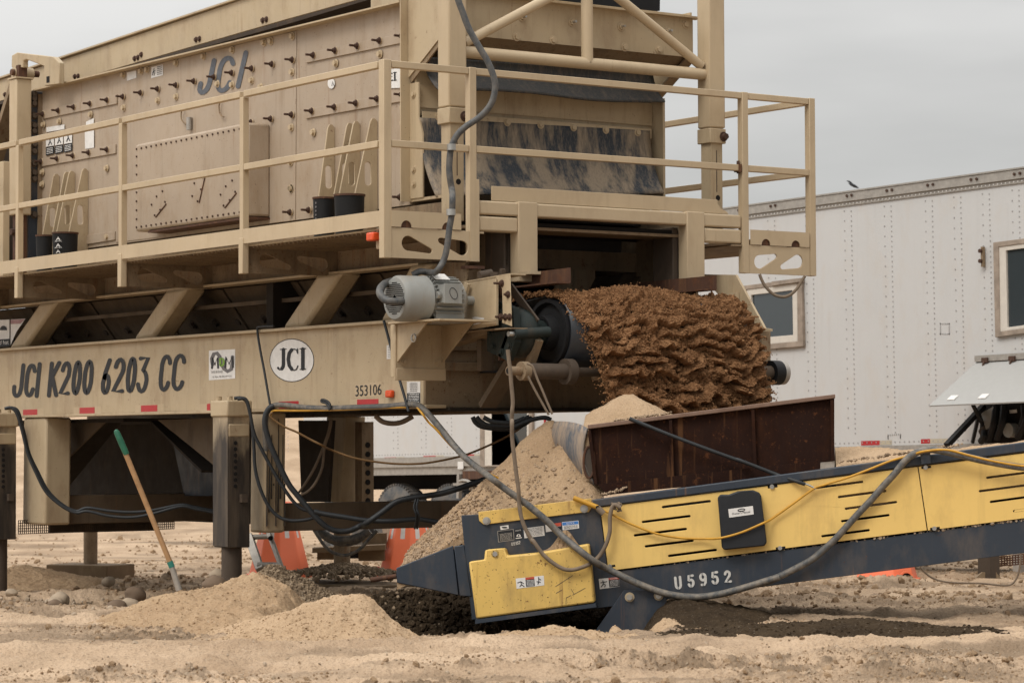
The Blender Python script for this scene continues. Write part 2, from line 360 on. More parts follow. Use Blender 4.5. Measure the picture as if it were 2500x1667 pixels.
def thing(name, loc, label, cat, group=None):
    o = bpy.data.objects.new(name, None); sc.collection.objects.link(o); o.location = loc; o['base'] = tuple(loc); o.empty_display_size = .2
    return tag(o, label, cat, group)
def smooth_path(pts, k=8):
    pts = [V(p) for p in pts]; o = []
    Q = [pts[0] * 2 - pts[1]] + pts + [pts[-1] * 2 - pts[-2]]
    for i in range(1, len(Q) - 2):
        for j in range(k):
            t = j / k; a, b, c, d = Q[i - 1:i + 3]
            o.append(.5 * ((2 * b) + (c - a) * t + (2 * a - 5 * b + 4 * c - d) * t * t + (3 * b - a - 3 * c + d) * t ** 3))
    return o + [pts[-1]]
def icos(n=1):
    import bmesh
    b = bmesh.new(); bmesh.ops.create_icosphere(b, subdivisions=n, radius=1)
    vs = [tuple(v.co) for v in b.verts]; fs = [tuple(v.index for v in f.verts) for f in b.faces]; b.free(); return vs, fs
ICO1, ICO2, ICO3 = icos(1), icos(2), icos(3)
def lumps(mb, pts, sizes, base=ICO1, seed=3):
    """many small irregular grains added to one mesh"""
    n = len(pts)
    if not n: return
    r = np.random.default_rng(seed); bv = np.array(base[0]); k = len(bv)
    q = r.normal(size=(n, 4)); q /= np.linalg.norm(q, axis=1)[:, None]; w_, x, y, z = q.T
    R = np.stack([1 - 2 * (y * y + z * z), 2 * (x * y - z * w_), 2 * (x * z + y * w_), 2 * (x * y + z * w_), 1 - 2 * (x * x + z * z), 2 * (y * z - x * w_), 2 * (x * z - y * w_), 2 * (y * z + x * w_), 1 - 2 * (x * x + y * y)], -1).reshape(n, 3, 3)
    v = bv[None] * r.uniform(.6, 1.3, (n, 1, 3)) * r.uniform(.8, 1.15, (n, k, 1)) * np.asarray(sizes)[:, None, None]
    v = np.einsum('nij,nkj->nki', R, v) + np.array([tuple(p) for p in pts])[:, None, :]
    f = (np.array(base[1])[None] + (len(mb.v) + np.arange(n) * k)[:, None, None]).reshape(-1, 3)
    mb.v += [tuple(p) for p in v.reshape(-1, 3).tolist()]; mb.f += [tuple(t) for t in f.tolist()]; mb.mi += [mb.cur] * len(f); mb.sm += [True] * len(f)

# ------------------------------------------------------------------ lettering (brush strokes in photo space, laid on a real plane)
def arc(cx, cy, rx, ry, a0, a1, n=12): return [(cx + rx * math.cos(math.radians(a0 + (a1 - a0) * i / n)), cy + ry * math.sin(math.radians(a0 + (a1 - a0) * i / n))) for i in range(n + 1)]
G = {'J': [[(.8, 1), (.8, .3)] + arc(.42, .28, .38, .26, 0, -190, 9)],
     'C': [arc(.55, .68, .42, .3, 20, 180, 9) + [(.13, .32)] + arc(.55, .32, .42, .3, 180, 340, 9)],
     'I': [[(.5, 1), (.5, 0)]], '1': [[(.25, .8), (.55, 1), (.55, 0)]],
     'K': [[(.12, 1), (.12, 0)], [(.9, 1), (.16, .5)], [(.3, .58), (.88, 0)]],
     '2': [arc(.5, .72, .36, .26, 170, -30, 9) + [(.1, .04), (.92, .04)]],
     '0': [arc(.5, .5, .38, .48, 90, 450, 20)],
     '6': [[(.72, .98), (.3, .6)] + arc(.5, .27, .36, .27, 150, 510, 16)],
     '3': [[(.12, .97), (.86, .97), (.45, .6)] + arc(.48, .3, .4, .3, 80, -165, 10)],
     '5': [[(.85, .97), (.2, .97), (.16, .58)] + arc(.47, .33, .38, .3, 130, -160, 11)],
     '9': [arc(.5, .7, .36, .27, -20, 340, 14) + [(.86, .6), (.8, .2), (.6, .02), (.25, .04)]],
     'U': [[(.12, 1), (.12, .3)] + arc(.5, .3, .38, .28, 180, 360, 9) + [(.88, 1)]],
     'A': [[(.05, 0), (.5, 1), (.95, 0)], [(.24, .36), (.76, .36)]],
     'M': [[(.08, 0), (.16, 1), (.5, .3), (.84, 1), (.92, 0)]], 'D': [[(.15, .02), (.15, .98), (.5, .98)] + arc(.5, .5, .38, .48, 90, -90, 10) + [(.15, .02)]]}
def ribbon(mb, pts, wd, onto, lift):
    """flat brush stroke: pts and wd in photo pixels, onto(px,py,lift) -> world point on the surface"""
    n = len(pts); L_, R_ = [], []
    for i in range(n):
        a, b = pts[max(i - 1, 0)], pts[min(i + 1, n - 1)]
        dx, dy = b[0] - a[0], b[1] - a[1]; l = math.hypot(dx, dy) or 1; nx, ny = -dy / l * wd / 2, dx / l * wd / 2
        L_.append((pts[i][0] + nx, pts[i][1] + ny)); R_.append((pts[i][0] - nx, pts[i][1] - ny))
    loop = L_ + R_[::-1]
    mb.add([onto(x, y, lift) for x, y in L_] + [onto(x, y, lift) for x, y in R_], [(i, i + 1, n + i + 1, n + i) for i in range(n - 1)])
    for e, o_ in ((0, 1), (n - 1, n - 2)):
        if pts[0] == pts[-1]: break
        dx, dy = pts[e][0] - pts[o_][0], pts[e][1] - pts[o_][1]; a0 = math.atan2(dy, dx)
        fan = [(pts[e][0] + math.cos(a0 + t) * wd / 2, pts[e][1] + math.sin(a0 + t) * wd / 2) for t in [math.pi * (k / 6 - .5) for k in range(7)]]
        mb.add([onto(x, y, lift + (.00008 if e == 0 else .00016)) for x, y in fan], [tuple(range(7))])
def glyphs(mb, items, wd, onto, jitter=0, lift=.003):
    """items: (char, bottom-left, bottom-right, top-right, top-left) in photo px"""
    rnd = random.Random(5); k = 0
    for ch, bl, br, tr, tl in items:
        for st in G[ch]:
            pts = []
            for u, v in st:
                x = (bl[0] * (1 - u) + br[0] * u) * (1 - v) + (tl[0] * (1 - u) + tr[0] * u) * v
                y = (bl[1] * (1 - u) + br[1] * u) * (1 - v) + (tl[1] * (1 - u) + tr[1] * u) * v
                pts.append((x + rnd.uniform(-jitter, jitter), y + rnd.uniform(-jitter, jitter)))
            ribbon(mb, pts, wd, onto, lift + .0003 * (k % 6)); k += 1
def type_text(mb, s, bl, br, tl, onto, lift=.004, width=None):
    """type set with the built-in face: bottom-left, bottom-right, top-left in photo px"""
    cu = bpy.data.curves.new('t', 'FONT'); cu.body = s; cu.resolution_u = 3
    ob = bpy.data.objects.new('t', cu); sc.collection.objects.link(ob)
    me = bpy.data.meshes.new_from_object(ob.evaluated_get(bpy.context.evaluated_depsgraph_get()))
    co = [v.co.copy() for v in me.vertices]
    if co:
        x0, x1 = min(c.x for c in co), max(c.x for c in co); y0, y1 = min(c.y for c in co), max(c.y for c in co)
        vs = []
        for c in co:
            u, v = (c.x - x0) / (x1 - x0), (c.y - y0) / max(1e-6, y1 - y0)
            vs.append(onto(bl[0] + (br[0] - bl[0]) * u + (tl[0] - bl[0]) * v, bl[1] + (br[1] - bl[1]) * u + (tl[1] - bl[1]) * v, lift))
        mb.add(vs, [tuple(p.vertices) for p in me.polygons])
    bpy.data.objects.remove(ob); bpy.data.curves.remove(cu); bpy.data.meshes.remove(me)
def onY(Y): return lambda x, y, l=0: P(x, y, Y=Y - l)
def onX(X): return lambda x, y, l=0: P(x, y, X=X + l)
def decal(mb, quad, onto, lift=.0015, th=.0008):
    mb.add([onto(x, y, lift) for x, y in quad], [(0, 1, 2, 3)])
def lines_of_print(mb, quad, onto, rows, lift=.003, fill=.45, seed=1):
    """rows of small print inside the quad TL,TR,BR,BL"""
    rnd = random.Random(seed); tl, tr, br, bl = quad
    f = lambda u, v: ((tl[0] * (1 - u) + tr[0] * u) * (1 - v) + (bl[0] * (1 - u) + br[0] * u) * v, (tl[1] * (1 - u) + tr[1] * u) * (1 - v) + (bl[1] * (1 - u) + br[1] * u) * v)
    for r in range(rows):
        v0 = (r + .25) / rows; v1 = v0 + fill / rows; u = .06
        while u < .88:
            l = rnd.uniform(.05, .2); e = min(.94, u + l)
            mb.add([onto(*f(a, b), lift) for a, b in ((u, v0), (e, v0), (e, v1), (u, v1))], [(0, 1, 2, 3)]); u = e + .03
# ================================================================== the screening plant
plant = thing('screening_plant', (-3, 1.85, -.1), 'huge tan portable screening plant on jacks with railed catwalk', 'screening plant')
c1 = lambda x, y: (x / 3.357, y / 3.357)                 # enlarged-crop helpers
c2 = lambda x, y: (600 + x / 3.357, y / 3.357)
c6 = lambda x, y: (600 + x / 3.357, 400 + y / 3.357)
c5 = lambda x, y: (x / 3.357, 400 + y / 3.357)
def poly(onto, pts, lift=0): return [onto(x, y, lift) for x, y in pts]

# --- chassis beam (near side), end sill, far beam
BY = .65
b = MB('tan'); XE = -.53
b.box(-10.5, XE, BY, BY + .015, 1.37, 1.935)
b.box(-10.5, XE + .01, BY - .045, BY + .12, 1.935, 1.957)
b.box(-10.5, XE + .1, BY - .045, BY + .12, 1.347, 1.369)
beam = b.build('chassis_beam', plant, bevel=.003)
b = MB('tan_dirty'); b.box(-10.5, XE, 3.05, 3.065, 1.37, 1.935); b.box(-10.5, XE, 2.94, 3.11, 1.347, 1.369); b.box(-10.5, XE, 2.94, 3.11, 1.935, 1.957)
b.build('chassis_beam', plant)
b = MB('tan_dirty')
b.box(XE, XE + .02, BY + .002, 3.06, 1.352, 1.74); b.use('undershade'); b.box(XE - .1, XE + .12, BY + .13, 2.93, 1.33, 1.349); b.use('tan_dirty')
b.box(XE + .021, XE + .05, BY + .12, BY + .6, 1.74, 1.87); b.box(XE + .02, XE + .05, .75, 1.5, 1.60, 1.66)
for yy in (.85, .98, 1.1, 1.2): b.bolt((XE + .021, yy, 1.5 + .07 * math.sin(yy * 30)), (1, 0, 0), .012, .01)
b.build('end_sill', plant, bevel=.004)
# lettering on the beam
on = onY(BY)
m = MB('blackpaint')
xr = [('J', 105, 205), ('C', 198, 292), ('I', 280, 345), ('K', 390, 492), ('2', 485, 585), ('0', 585, 672), ('0', 672, 768), ('6', 828, 916), ('2', 916, 1030), ('0', 1028, 1122), ('3', 1118, 1226), ('C', 1298, 1402), ('C', 1402, 1518)]
bot = lambda x: 800 + (566 - (x - 105) * .042) / 3.357; topf = lambda x: 800 + (312 - (x - 105) * .066) / 3.357
its = []
for ch, a, c in xr:
    sl = 26; aa, cc_ = a + 12, c - 12
    its.append((ch, ((aa - sl / 2) / 3.357, bot(a)), ((cc_ - sl / 2) / 3.357, bot(c)), ((cc_ + sl / 2) / 3.357, topf(c)), ((aa + sl / 2) / 3.357, topf(a))))
glyphs(m, its, 9.8, on, .35)
m.build('painted_lettering', beam)
def oval(cx, cy, rx, ry, n=36): return [(cx + rx * math.cos(2 * math.pi * i / n), cy + ry * math.sin(2 * math.pi * i / n)) for i in range(n)]
m = MB('ink'); decal(m, [], on) if 0 else None
m.add([on(x, y, .0012) for x, y in oval(712.5, 879.5, 54.5, 53)], [tuple(range(36))]); m.use('sticker')
m.add([on(x, y, .0022) for x, y in oval(712.5, 879.5, 52.8, 51)], [tuple(range(36))]); m.use('ink')
def serif(m, on, strokes):
    for k, (w_, pts) in enumerate(strokes): ribbon(m, pts, w_, on, .0032 + .0003 * k)
serif(m, on, [(8.6, [(692, 853), (692, 889)] + [(691, 895), (688, 900)]), (3.5, [(691, 893), (688, 901), (683, 902.5), (679, 900)]), (6, [(679, 898), (679.5, 898.5)]), (2.2, [(684, 853), (699, 852)]),
               (3, [(726, 861), (724, 854), (718, 852), (712, 854)]), (8.6, [(712, 854), (706, 862), (703.5, 877), (706, 892), (712, 901)]), (3, [(712, 901), (718, 904), (724, 901), (727, 893)]), (2.2, [(726.5, 851), (726.5, 863)]),
               (8.6, [(739, 852), (739, 900)]), (2.2, [(732, 851.5), (746, 850.5)]), (2.2, [(732, 901.5), (746, 900.5)])])
m.build('oval_emblem', beam)
m = MB('sticker'); c8 = lambda x, y: (x / 3.357, 800 + y / 3.357)
decal(m, [c8(1712, 188), c8(1927, 175), c8(1927, 415), c8(1712, 430)], on)
m.use('greyink')
ribbon(m, [c8(*p) for p in [(1742, 300), (1735, 255), (1752, 215), (1778, 208), (1800, 235), (1812, 290), (1835, 335), (1865, 357), (1895, 340), (1905, 290), (1905, 240)]], 9, on, .0024)
m.use('ink'); glyphs(m, [('M', c8(1732, 330), c8(1792, 328), c8(1792, 242), c8(1732, 245)), ('M', c8(1840, 325), c8(1915, 322), c8(1915, 236), c8(1840, 240))], 4.6, on, 0, .0035)
m.use('lime'); glyphs(m, [('D', c8(1798, 312), c8(1838, 310), c8(1838, 250), c8(1798, 252))], 4.6, on, 0, .0055)
m.use('greyink'); type_text(m, 'SAND & GRAVEL', c8(1732, 372), c8(1825, 368), c8(1732, 352), on, .0042)
type_text(m, 'St. Malo, MB 204-347-4221', c8(1742, 412), c8(1895, 404), c8(1742, 396), on, .0042)
m.build('company_sticker', beam)
c2b = lambda x, y: (600 + x / 3.357, 800 + y / 3.357)
m = MB('sticker'); m.use('silver'); decal(m, [c2b(893, 470), c2b(1112, 438), c2b(1112, 560), c2b(893, 575)], on, .0008)
m.mats[m.cur] = M['tan_clean']; m.use('ink'); type_text(m, '353106', c2b(898, 562), c2b(1110, 547), c2b(898, 475), on)
m.build('number_sticker', beam)
for q in [(56, 91, 1000, 1014), (194, 231, 995, 1010.5), (344, 384, 989.5, 1005)]:
    m = MB('silver'); decal(m, [(q[0] - 14, q[2] - 1), (q[1] + 16, q[2] - 4), (q[1] + 16, q[3] - 1), (q[0] - 14, q[3] + 1)], on); m.mats[0] = M['tan_clean']
    m.use('red'); decal(m, [(q[0], q[2]), (q[1], q[2] - 1.5), (q[1], q[3] - 1.5), (q[0], q[3])], on, .0025); m.build('reflector_tape', beam)
for q in [(505, 513, 986, 1003), (680.5, 729, 980, 997), (871.5, 924, 975, 991.5)]:
    m = MB('silver'); decal(m, [(q[0] - 18, q[2]), (q[1] + (14 if q[0] > 600 else 0), q[2] - 2), (q[1] + (14 if q[0] > 600 else 0), q[3] - 2), (q[0] - 18, q[3])], on); m.mats[0] = M['tan_clean']
    m.use('red'); decal(m, [(q[0], q[2]), (q[1], q[2] - 1.5), (q[1], q[3] - 1.5), (q[0], q[3])], on, .0025); m.build('reflector_tape', beam)
m = MB('amber'); p = on(953, 961.5); m.obox(p + V(.02, -.018, 0), (.04, 0, 0), (0, .018, 0), (0, 0, .026)); o = m.build('marker_lamp', beam, bevel=.012)
m = MB('sticker'); decal(m, [c2b(1320, 441), c2b(1430, 440), c2b(1430, 620), c2b(1320, 622)], on); m.use('ink'); decal(m, [c2b(1322, 535), c2b(1428, 533), c2b(1428, 617), c2b(1322, 619)], on, .0022)
m.use('greyink'); lines_of_print(m, [c2b(1340, 450), c2b(1410, 449), c2b(1410, 525), c2b(1340, 526)], on, 5); m.use('sticker'); lines_of_print(m, [c2b(1328, 538), c2b(1424, 537), c2b(1424, 614), c2b(1328, 616)], on, 6, .0034)
m.build('warning_sticker', beam)
m = MB('sticker'); decal(m, [c2b(1155, 143), c2b(1212, 140), c2b(1212, 254), c2b(1155, 256)], on); m.use('greyink'); lines_of_print(m, [c2b(1162, 150), c2b(1206, 148), c2b(1206, 245), c2b(1162, 247)], on, 7, fill=.3)
m.build('maker_plate', beam)

# --- slanted braces between the beam and the screen frame
for base, top in (((19, 60, 850, 847), (95, 737)), ((323, 371, 827, 821), (404, 710)), ((686, 743, 799, 795), (773, 668)), ((925, 975, 785, 782), (1000, 655))):
    x0, x1 = P(base[0], base[2], Y=.70).x, P(base[1], base[3], Y=.70).x; dx = P(top[0], top[1], Y=.70).x - x0
    b = MB('tan'); b.prism([(x0, .70, 1.958), (x1, .70, 1.958), (x1 + dx, .70, 2.33), (x0 + dx, .70, 2.33)], (0, .2, 0)); b.build('slanted_brace', plant, bevel=.03)
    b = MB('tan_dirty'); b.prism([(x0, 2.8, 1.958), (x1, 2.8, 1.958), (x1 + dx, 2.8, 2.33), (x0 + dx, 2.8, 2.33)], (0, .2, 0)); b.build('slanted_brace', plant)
# --- hopper skirts under the screen, shade inside put into the colours
b = MB('mudshade')
b.prism([(-10, 1.0, 2.33), (-.75, 1.0, 2.33), (-.75, 1.28, 1.96), (-10, 1.28, 1.96)], (0, .02, .012))
b.prism([(-10, 2.72, 2.33), (-.75, 2.72, 2.33), (-.75, 2.44, 1.96), (-10, 2.44, 1.96)], (0, -.02, .012))
b.use('grime')
for i in range(22):
    x = -9 + i * .385
    b.bolt((x, 1.185, 2.09), (0, -.8, -.6), .028, .03)
b.use('mudshade')
for i in range(7): b.bar((-8.6 + i * 1.16, .99, 2.325), (-8.6 + i * 1.16, 1.26, 1.965), .05, .012, up=(0, -1, -1))
b.bar((-10, .95, 2.19), (-.8, .95, 2.19), .05, .03); b.box(-10, -.8, .93, 1.27, 1.955, 1.967)
b.build('hopper_skirt', plant)
b = MB('undershade'); b.box(-3.0, -2.9, .85, 2.85, 1.4, 2.75); b.box(-10, -.95, .86, 2.84, 2.70, 2.73)  # walls and roof added to enclose the end opening in darkness
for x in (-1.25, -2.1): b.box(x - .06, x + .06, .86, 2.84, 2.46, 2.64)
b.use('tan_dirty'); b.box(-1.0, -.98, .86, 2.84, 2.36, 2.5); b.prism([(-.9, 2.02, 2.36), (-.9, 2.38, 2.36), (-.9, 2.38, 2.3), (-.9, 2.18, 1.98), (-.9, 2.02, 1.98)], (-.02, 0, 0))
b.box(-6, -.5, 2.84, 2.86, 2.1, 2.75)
b.build('underscreen_dark_box', plant)
# --- support frame along the box foot
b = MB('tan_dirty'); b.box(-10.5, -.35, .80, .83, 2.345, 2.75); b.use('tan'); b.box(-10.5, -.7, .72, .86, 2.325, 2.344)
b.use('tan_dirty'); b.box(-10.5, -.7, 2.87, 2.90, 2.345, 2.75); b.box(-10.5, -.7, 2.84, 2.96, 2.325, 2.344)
b.build('screen_support_rail', plant, bevel=.003)

# --- catwalk along the near side, walkway on the far side
b = MB('tan'); b.box(-10, -.005, .052, .79, 2.500, 2.512); deck = b.build('catwalk_deck', plant)
b = MB('tan_dirty')
for i in range(180):
    x = -9.9 + i * .055; b.box(x, x + .012, .06, .78, 2.488, 2.4995)
b.build('grating', deck)
b = MB('tan_clean'); b.prism([(-10, .004, 2.518), (-.05, .004, 2.518), (-.05, .004, 2.622), (-10, .004, 2.622)], (0, .006, 0)); b.build('toe_board', deck, bevel=.001)
b = MB('tan_dirty'); b.box(-10, -.005, 2.92, 3.68, 2.500, 2.512); b.box(-10, -.05, 3.69, 3.696, 2.518, 2.622); b.build('catwalk_deck', plant)
tear = lambda x0, x1, z0, z1, flip: None
def teardrop(c_big, r_big, c_sm, r_sm, n=8):
    a0 = math.atan2(c_sm[1] - c_big[1], c_sm[0] - c_big[0]); d = math.hypot(c_sm[0] - c_big[0], c_sm[1] - c_big[1]); be = math.acos((r_big - r_sm) / d)
    o = [(c_big[0] + r_big * math.cos(a0 + be + (2 * math.pi - 2 * be) * i / n), c_big[1] + r_big * math.sin(a0 + be + (2 * math.pi - 2 * be) * i / n)) for i in range(n + 1)]
    return o + [(c_sm[0] + r_sm * math.cos(a0 - be + 2 * be * i / 4), c_sm[1] + r_sm * math.sin(a0 - be + 2 * be * i / 4)) for i in range(5)]
def bracket(mat, x, y0, y1, z0, z1, th=.012):
    wd = y1 - y0; s = 1 if wd > 0 else -1; wd = abs(wd)
    h1 = teardrop((.20 * wd, .50 * (z1 - z0)), .049, (.45 * wd, .28 * (z1 - z0)), .018)
    h2 = teardrop((.82 * wd, .42 * (z1 - z0)), .049, (.57 * wd, .64 * (z1 - z0)), .018)
    f = lambda p: (x, y0 + s * p[0], z0 + p[1])
    b = MB(mat); b.prism([(x, y0, z0), (x, y1, z0), (x, y1, z1), (x, y0, z1)], (-th, 0, 0), [[f(p) for p in h1], [f(p) for p in h2]]); return b
PX = [-7.49, -5.60, -3.755, -1.882]
for x in PX:
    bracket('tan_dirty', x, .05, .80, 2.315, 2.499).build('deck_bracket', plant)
bracket('tan_clean', .0, .05, .735, 2.314, 2.512).build('deck_bracket', plant, bevel=.002)
bracket('tan_clean', .0, 3.65, 3.07, 2.31, 2.512).build('deck_bracket', plant, bevel=.002)
def halfmoon_board(y0, y1, moons):
    b = MB('tan_clean'); pts = [(0.008, y0, 2.622), (0.008, y0, 2.516)]
    for c in moons:
        pts += [(0.008, c - .042 * math.cos(t), 2.516 + .045 * math.sin(t)) for t in [math.pi * k / 8 for k in range(9)]]
    pts += [(0.008, y1, 2.516), (0.008, y1, 2.622)]
    b.prism(pts, (-.008, 0, 0)); b.use('rust')
    for c in moons: b.box(-.03, -.004, c - .055, c + .055, 2.514, 2.57)
    return b
halfmoon_board(.055, .60, (.17, .49)).build('toe_board', deck)
halfmoon_board(3.09, 3.64, (3.23, 3.51)).build('toe_board', deck)

# --- railings: every post and rail of the catwalk
def rail(p, q, h=.045): b = MB('tan_clean'); b.bar(p, q, h, h); return b.build('rail', railing, bevel=.004)
def post(x, y, z0, z1, wd=.05, mat='tan_clean'): b = MB(mat); b.box(x - wd / 2, x + wd / 2, y - wd / 2, y + wd / 2, z0, z1); return b.build('railing_post', railing, bevel=.004)
b = MB('tan_clean'); b.box(-.06, .004, .03 - .03, .06, 2.312, 3.605); railing = b.build('railing', plant, bevel=.004)
for x in PX:
    post(x, .028, 2.31, 3.555)
    b = MB('tan_clean'); b.box(x - .03, x + .03, -.003, .045, 2.308, 2.56); b.build('railing_post', railing, bevel=.004)
xs = [-10] + PX + [-.06]
for z in (3.578, 3.06):
    for a, c in zip(xs[:-1], xs[1:]): rail((a + .027, .028, z), (c - .027, .028, z))
Yp = [.055, .672, 3.047, 3.655]
post(-.022, .70, 2.31, 3.603, .055); post(-.022, 3.047, 2.31, 3.603, .055); post(-.022, 3.68, 2.31, 3.603, .055)
for z in (3.578, 3.06):
    for a, c in ((.064, .67), (.73, 3.018), (3.076, 3.65)): rail((-.022, a, z), (-.022, c, z))
XF = P(1600, 306, Y=3.68).x
for z in (3.578, 3.06): rail((-.052, 3.68, z), (XF, 3.68, z))
post(XF, 3.68, 2.5, 3.60)
b = MB('tan_clean'); b.box(-.05, .005, .69, .75, 2.31, 2.86); b.build('railing_post', railing, bevel=.004)
b = MB('rustbolt'); b.cyl((-.022, 3.0, 3.02), (-.022, 3.0, 3.11), .011); b.use('rust'); b.box(-.05, .006, 2.985, 3.012, 3.03, 3.085); b.build('clamp', railing)

# --- end platform frame
b = MB('tan_clean'); b.box(-.10, -.006, .755, 3.015, 2.628, 2.722)
b.box(-.10, -.006, .755, 1.07, 2.518, 2.618); b.box(-.10, -.006, 2.675, 3.015, 2.518, 2.618)
b.build('platform_tube', plant, bevel=.012)
for a, c in ((1.068, 1.225), (2.513, 2.670)):
    b = MB('tan_clean'); b.box(-.10, .003, a, c, 2.19, 2.727); b.use('grime'); b.box(-.34, -.11, a - .04, a + .01, 2.02, 2.62); b.build('platform_leg', plant, bevel=.006)
b = MB('tan_clean'); y0, y1 = P(1201, 455, X=-.04).y, P(1752, 490, X=-.04).y; y2 = P(1780, 520, X=-.04).y
b.prism([(-.04, y0, 2.727), (-.04, y2, 2.727), (-.04, y2 - .02, 2.745), (-.04, y1 + .03, 2.765), (-.04, y1, 2.80), (-.04, y1, 2.826), (-.04, y0, 2.826)], (-.012, 0, 0))
b.build('kick_plate', plant, bevel=.003)
b = MB('tan_dirty'); b.box(-.8, -.11, 2.68, 2.70, 2.10, 2.62); b.box(-.8, -.11, 1.04, 1.06, 2.3, 2.62); b.box(-.42, -.1, .76, 3.0, 2.55, 2.57); b.build('platform_gusset', plant)
# rusty belt skirt angles running out over the belt
def angle_iron(p, q, wd, h):
    b = MB('rust'); p, q = V(p), V(q); b.bar(p, q, .012, h); off = V(0, -wd / 2, -h / 2); b.bar(p + off, q + off, wd, .01); return b
a0, a1 = P(1500, 712, Y=2.45), P(1748, 690, Y=2.45)
angle_iron(a0, a1, .10, .10).build('skirt_angle', plant)
a0, a1 = P(1290, 684, Y=1.18), P(1392, 672, Y=1.18)
b = angle_iron(a0, a1, .12, .10); b.use('tan_clean'); b.box(a0.x, a0.x + .16, 1.08, 1.17, a0.z + .03, a0.z + .05); b.build('skirt_angle', plant)

# --- two square posts carrying the truss above the discharge end
XP = -.27
for yc, x_lo, ylo in ((.785, 1110, 510), (2.945, 1737, 487)):
    yc = (P(1104.5 if yc < 2 else 1737, 300, X=XP).y)
    b = MB('tan_clean'); b.box(XP - .072, XP + .072, yc - .072, yc + .072, 3.36, 5.2); pst = b.build('support_post', plant, bevel=.012)
    b = MB('tan'); b.box(XP - .074, XP + .074, yc - .074, yc + .074, 3.25, 3.357); b.use('rustbolt'); b.bolt((XP + .074, yc + .05, 3.30), (1, 0, 0), .024, .03); b.build('collar', pst, bevel=.006)
    b = MB('tan'); b.box(XP - .055, XP + .055, yc - .053, yc + .053, 2.60, 3.26); b.use('hole'); b.cyl((XP + .0551, yc + .01, 2.86), (XP + .056, yc + .01, 2.86), .02); b.use('grime'); b.box(XP + .0552, XP + .0556, yc - .004, yc + .004, 2.9, 3.2); b.build('inner_tube', pst, bevel=.006)
yA, yB = P(1127, 100, X=XP).y, P(1717, 100, X=XP).y
def pipe(pa, pb, r=.042):
    b = MB('tan_clean'); b.cyl(pa, pb, r, n=20); return b.build('truss_pipe', plant)
zT = P(1130, 130, X=XP).z; zTr = P(1725, 180, X=XP).z; zt = (zT + zTr) / 2
ym = P(1433, 60, X=XP).y
pipe((XP, yA - .02, zt), (XP, yB + .03, zt)); pipe((XP, ym, zt), (XP, ym, 5.0))
k = P(1325, 0, X=XP); pipe((XP, yA + .02, zt + .06), (XP, yA + .02 + (k.y - yA) * 1.55, zt + .06 + (k.z - zt - .06) * 1.55), .034)
k = P(1520, 0, X=XP); pipe((XP, yB - .02, zt + .06), (XP, yB - .02 + (k.y - yB) * 1.6, zt + .06 + (k.z - zt - .06) * 1.6), .034)

# --- screen box with its side plate
SY = .80; on8 = onY(SY)
b = MB('tan_panel')
q = [(104, 222), (1001, 7), (1001, 500), (92, 622)]
pl = poly(on8, q); b.prism(pl, (0, .02, 0))
box = b.build('screen_box', plant)
b = MB('tan_dirty'); tl, tr = pl[0], pl[1]
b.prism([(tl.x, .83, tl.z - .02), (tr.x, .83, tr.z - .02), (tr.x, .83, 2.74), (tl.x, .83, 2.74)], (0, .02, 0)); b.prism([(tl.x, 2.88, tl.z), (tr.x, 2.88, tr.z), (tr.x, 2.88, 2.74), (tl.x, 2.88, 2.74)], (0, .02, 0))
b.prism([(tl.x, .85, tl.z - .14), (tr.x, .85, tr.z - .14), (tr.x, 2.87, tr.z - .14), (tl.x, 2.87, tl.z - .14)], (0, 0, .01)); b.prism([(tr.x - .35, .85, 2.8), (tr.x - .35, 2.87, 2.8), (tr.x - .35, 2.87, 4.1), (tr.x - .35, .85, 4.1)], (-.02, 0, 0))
b.build('box_shell', box)
b = MB('tan'); d = (tr - tl); b.bar(tl + V(0, -.045, 0), tr + V(0, -.045, 0), .09, .012); b.build('top_flange', box)
b = MB('tan_panel'); seam = [(289, 205), (723, 80), (721, 545), (283, 600)]
b.prism([on8(x, y, .006) for x, y in [(289, 180), (723.5, 76), (720.5, 538), (283, 592)]], (0, .0055, 0))
for pts in ([(345, 905), (955, 775), (955, 852), (345, 978)], [(338, 1300), (945, 1182), (945, 1258), (338, 1366)]): b.prism([on8(*c1(*p), .014) for p in pts], (0, .0135, 0))
for pts in ([(490, 440), (1328, 265), (1328, 343), (490, 518)], [(490, 898), (1322, 748), (1322, 824), (490, 974)]): b.prism([on8(*c2(*p), .014) for p in pts], (0, .0135, 0))
b.prism([on8(*c5(*p), .014) for p in [(708, 585), (938, 552), (938, 622), (708, 660)]], (0, .0135, 0))
b.build('wear_pads', box, bevel=.002)
b = MB('rustbolt')
S1 = [(360, 938), (485, 908), (612, 880), (745, 852), (885, 822), (1015, 795), (1160, 763), (1300, 731), (1450, 700), (1597, 668), (1762, 634), (1908, 600), (2072, 564), (2237, 528), (345, 1325), (475, 1302), (605, 1277), (735, 1252), (885, 1228), (2065, 1005), (2228, 976)]
S2 = [(390, 493), (562, 455), (740, 417), (922, 379), (1105, 336), (1290, 299), (385, 942), (550, 912), (735, 880), (912, 848), (1085, 812), (1288, 778)]
S6 = [(372, 398), (1275, 275), (525, 380)]
def copies(mb, name, pts, par, ref=(0, 0, 0)):
    """one object per bolt, sharing a mesh"""
    first = mb.build(name, par, origin=ref); first['base'] = (0, 0, 0); off = V(par['base'])
    for k, p in enumerate(pts):
        o = first if k == 0 else first.copy()
        if k: sc.collection.objects.link(o); o.parent = par
        o.location = V(p) - off
b.use('tan_clean'); b.cyl((0, 0, 0), (0, -.01, 0), .026, n=14); b.use('rustbolt'); b.bolt((0, -.008, 0), (0, -1, 0), .017, .016, True, .05)
copies(b, 'stud_bolt', [on8(*px, .012) for px in [c1(*p) for p in S1] + [c2(*p) for p in S2] + [c6(*p) for p in S6]], box)
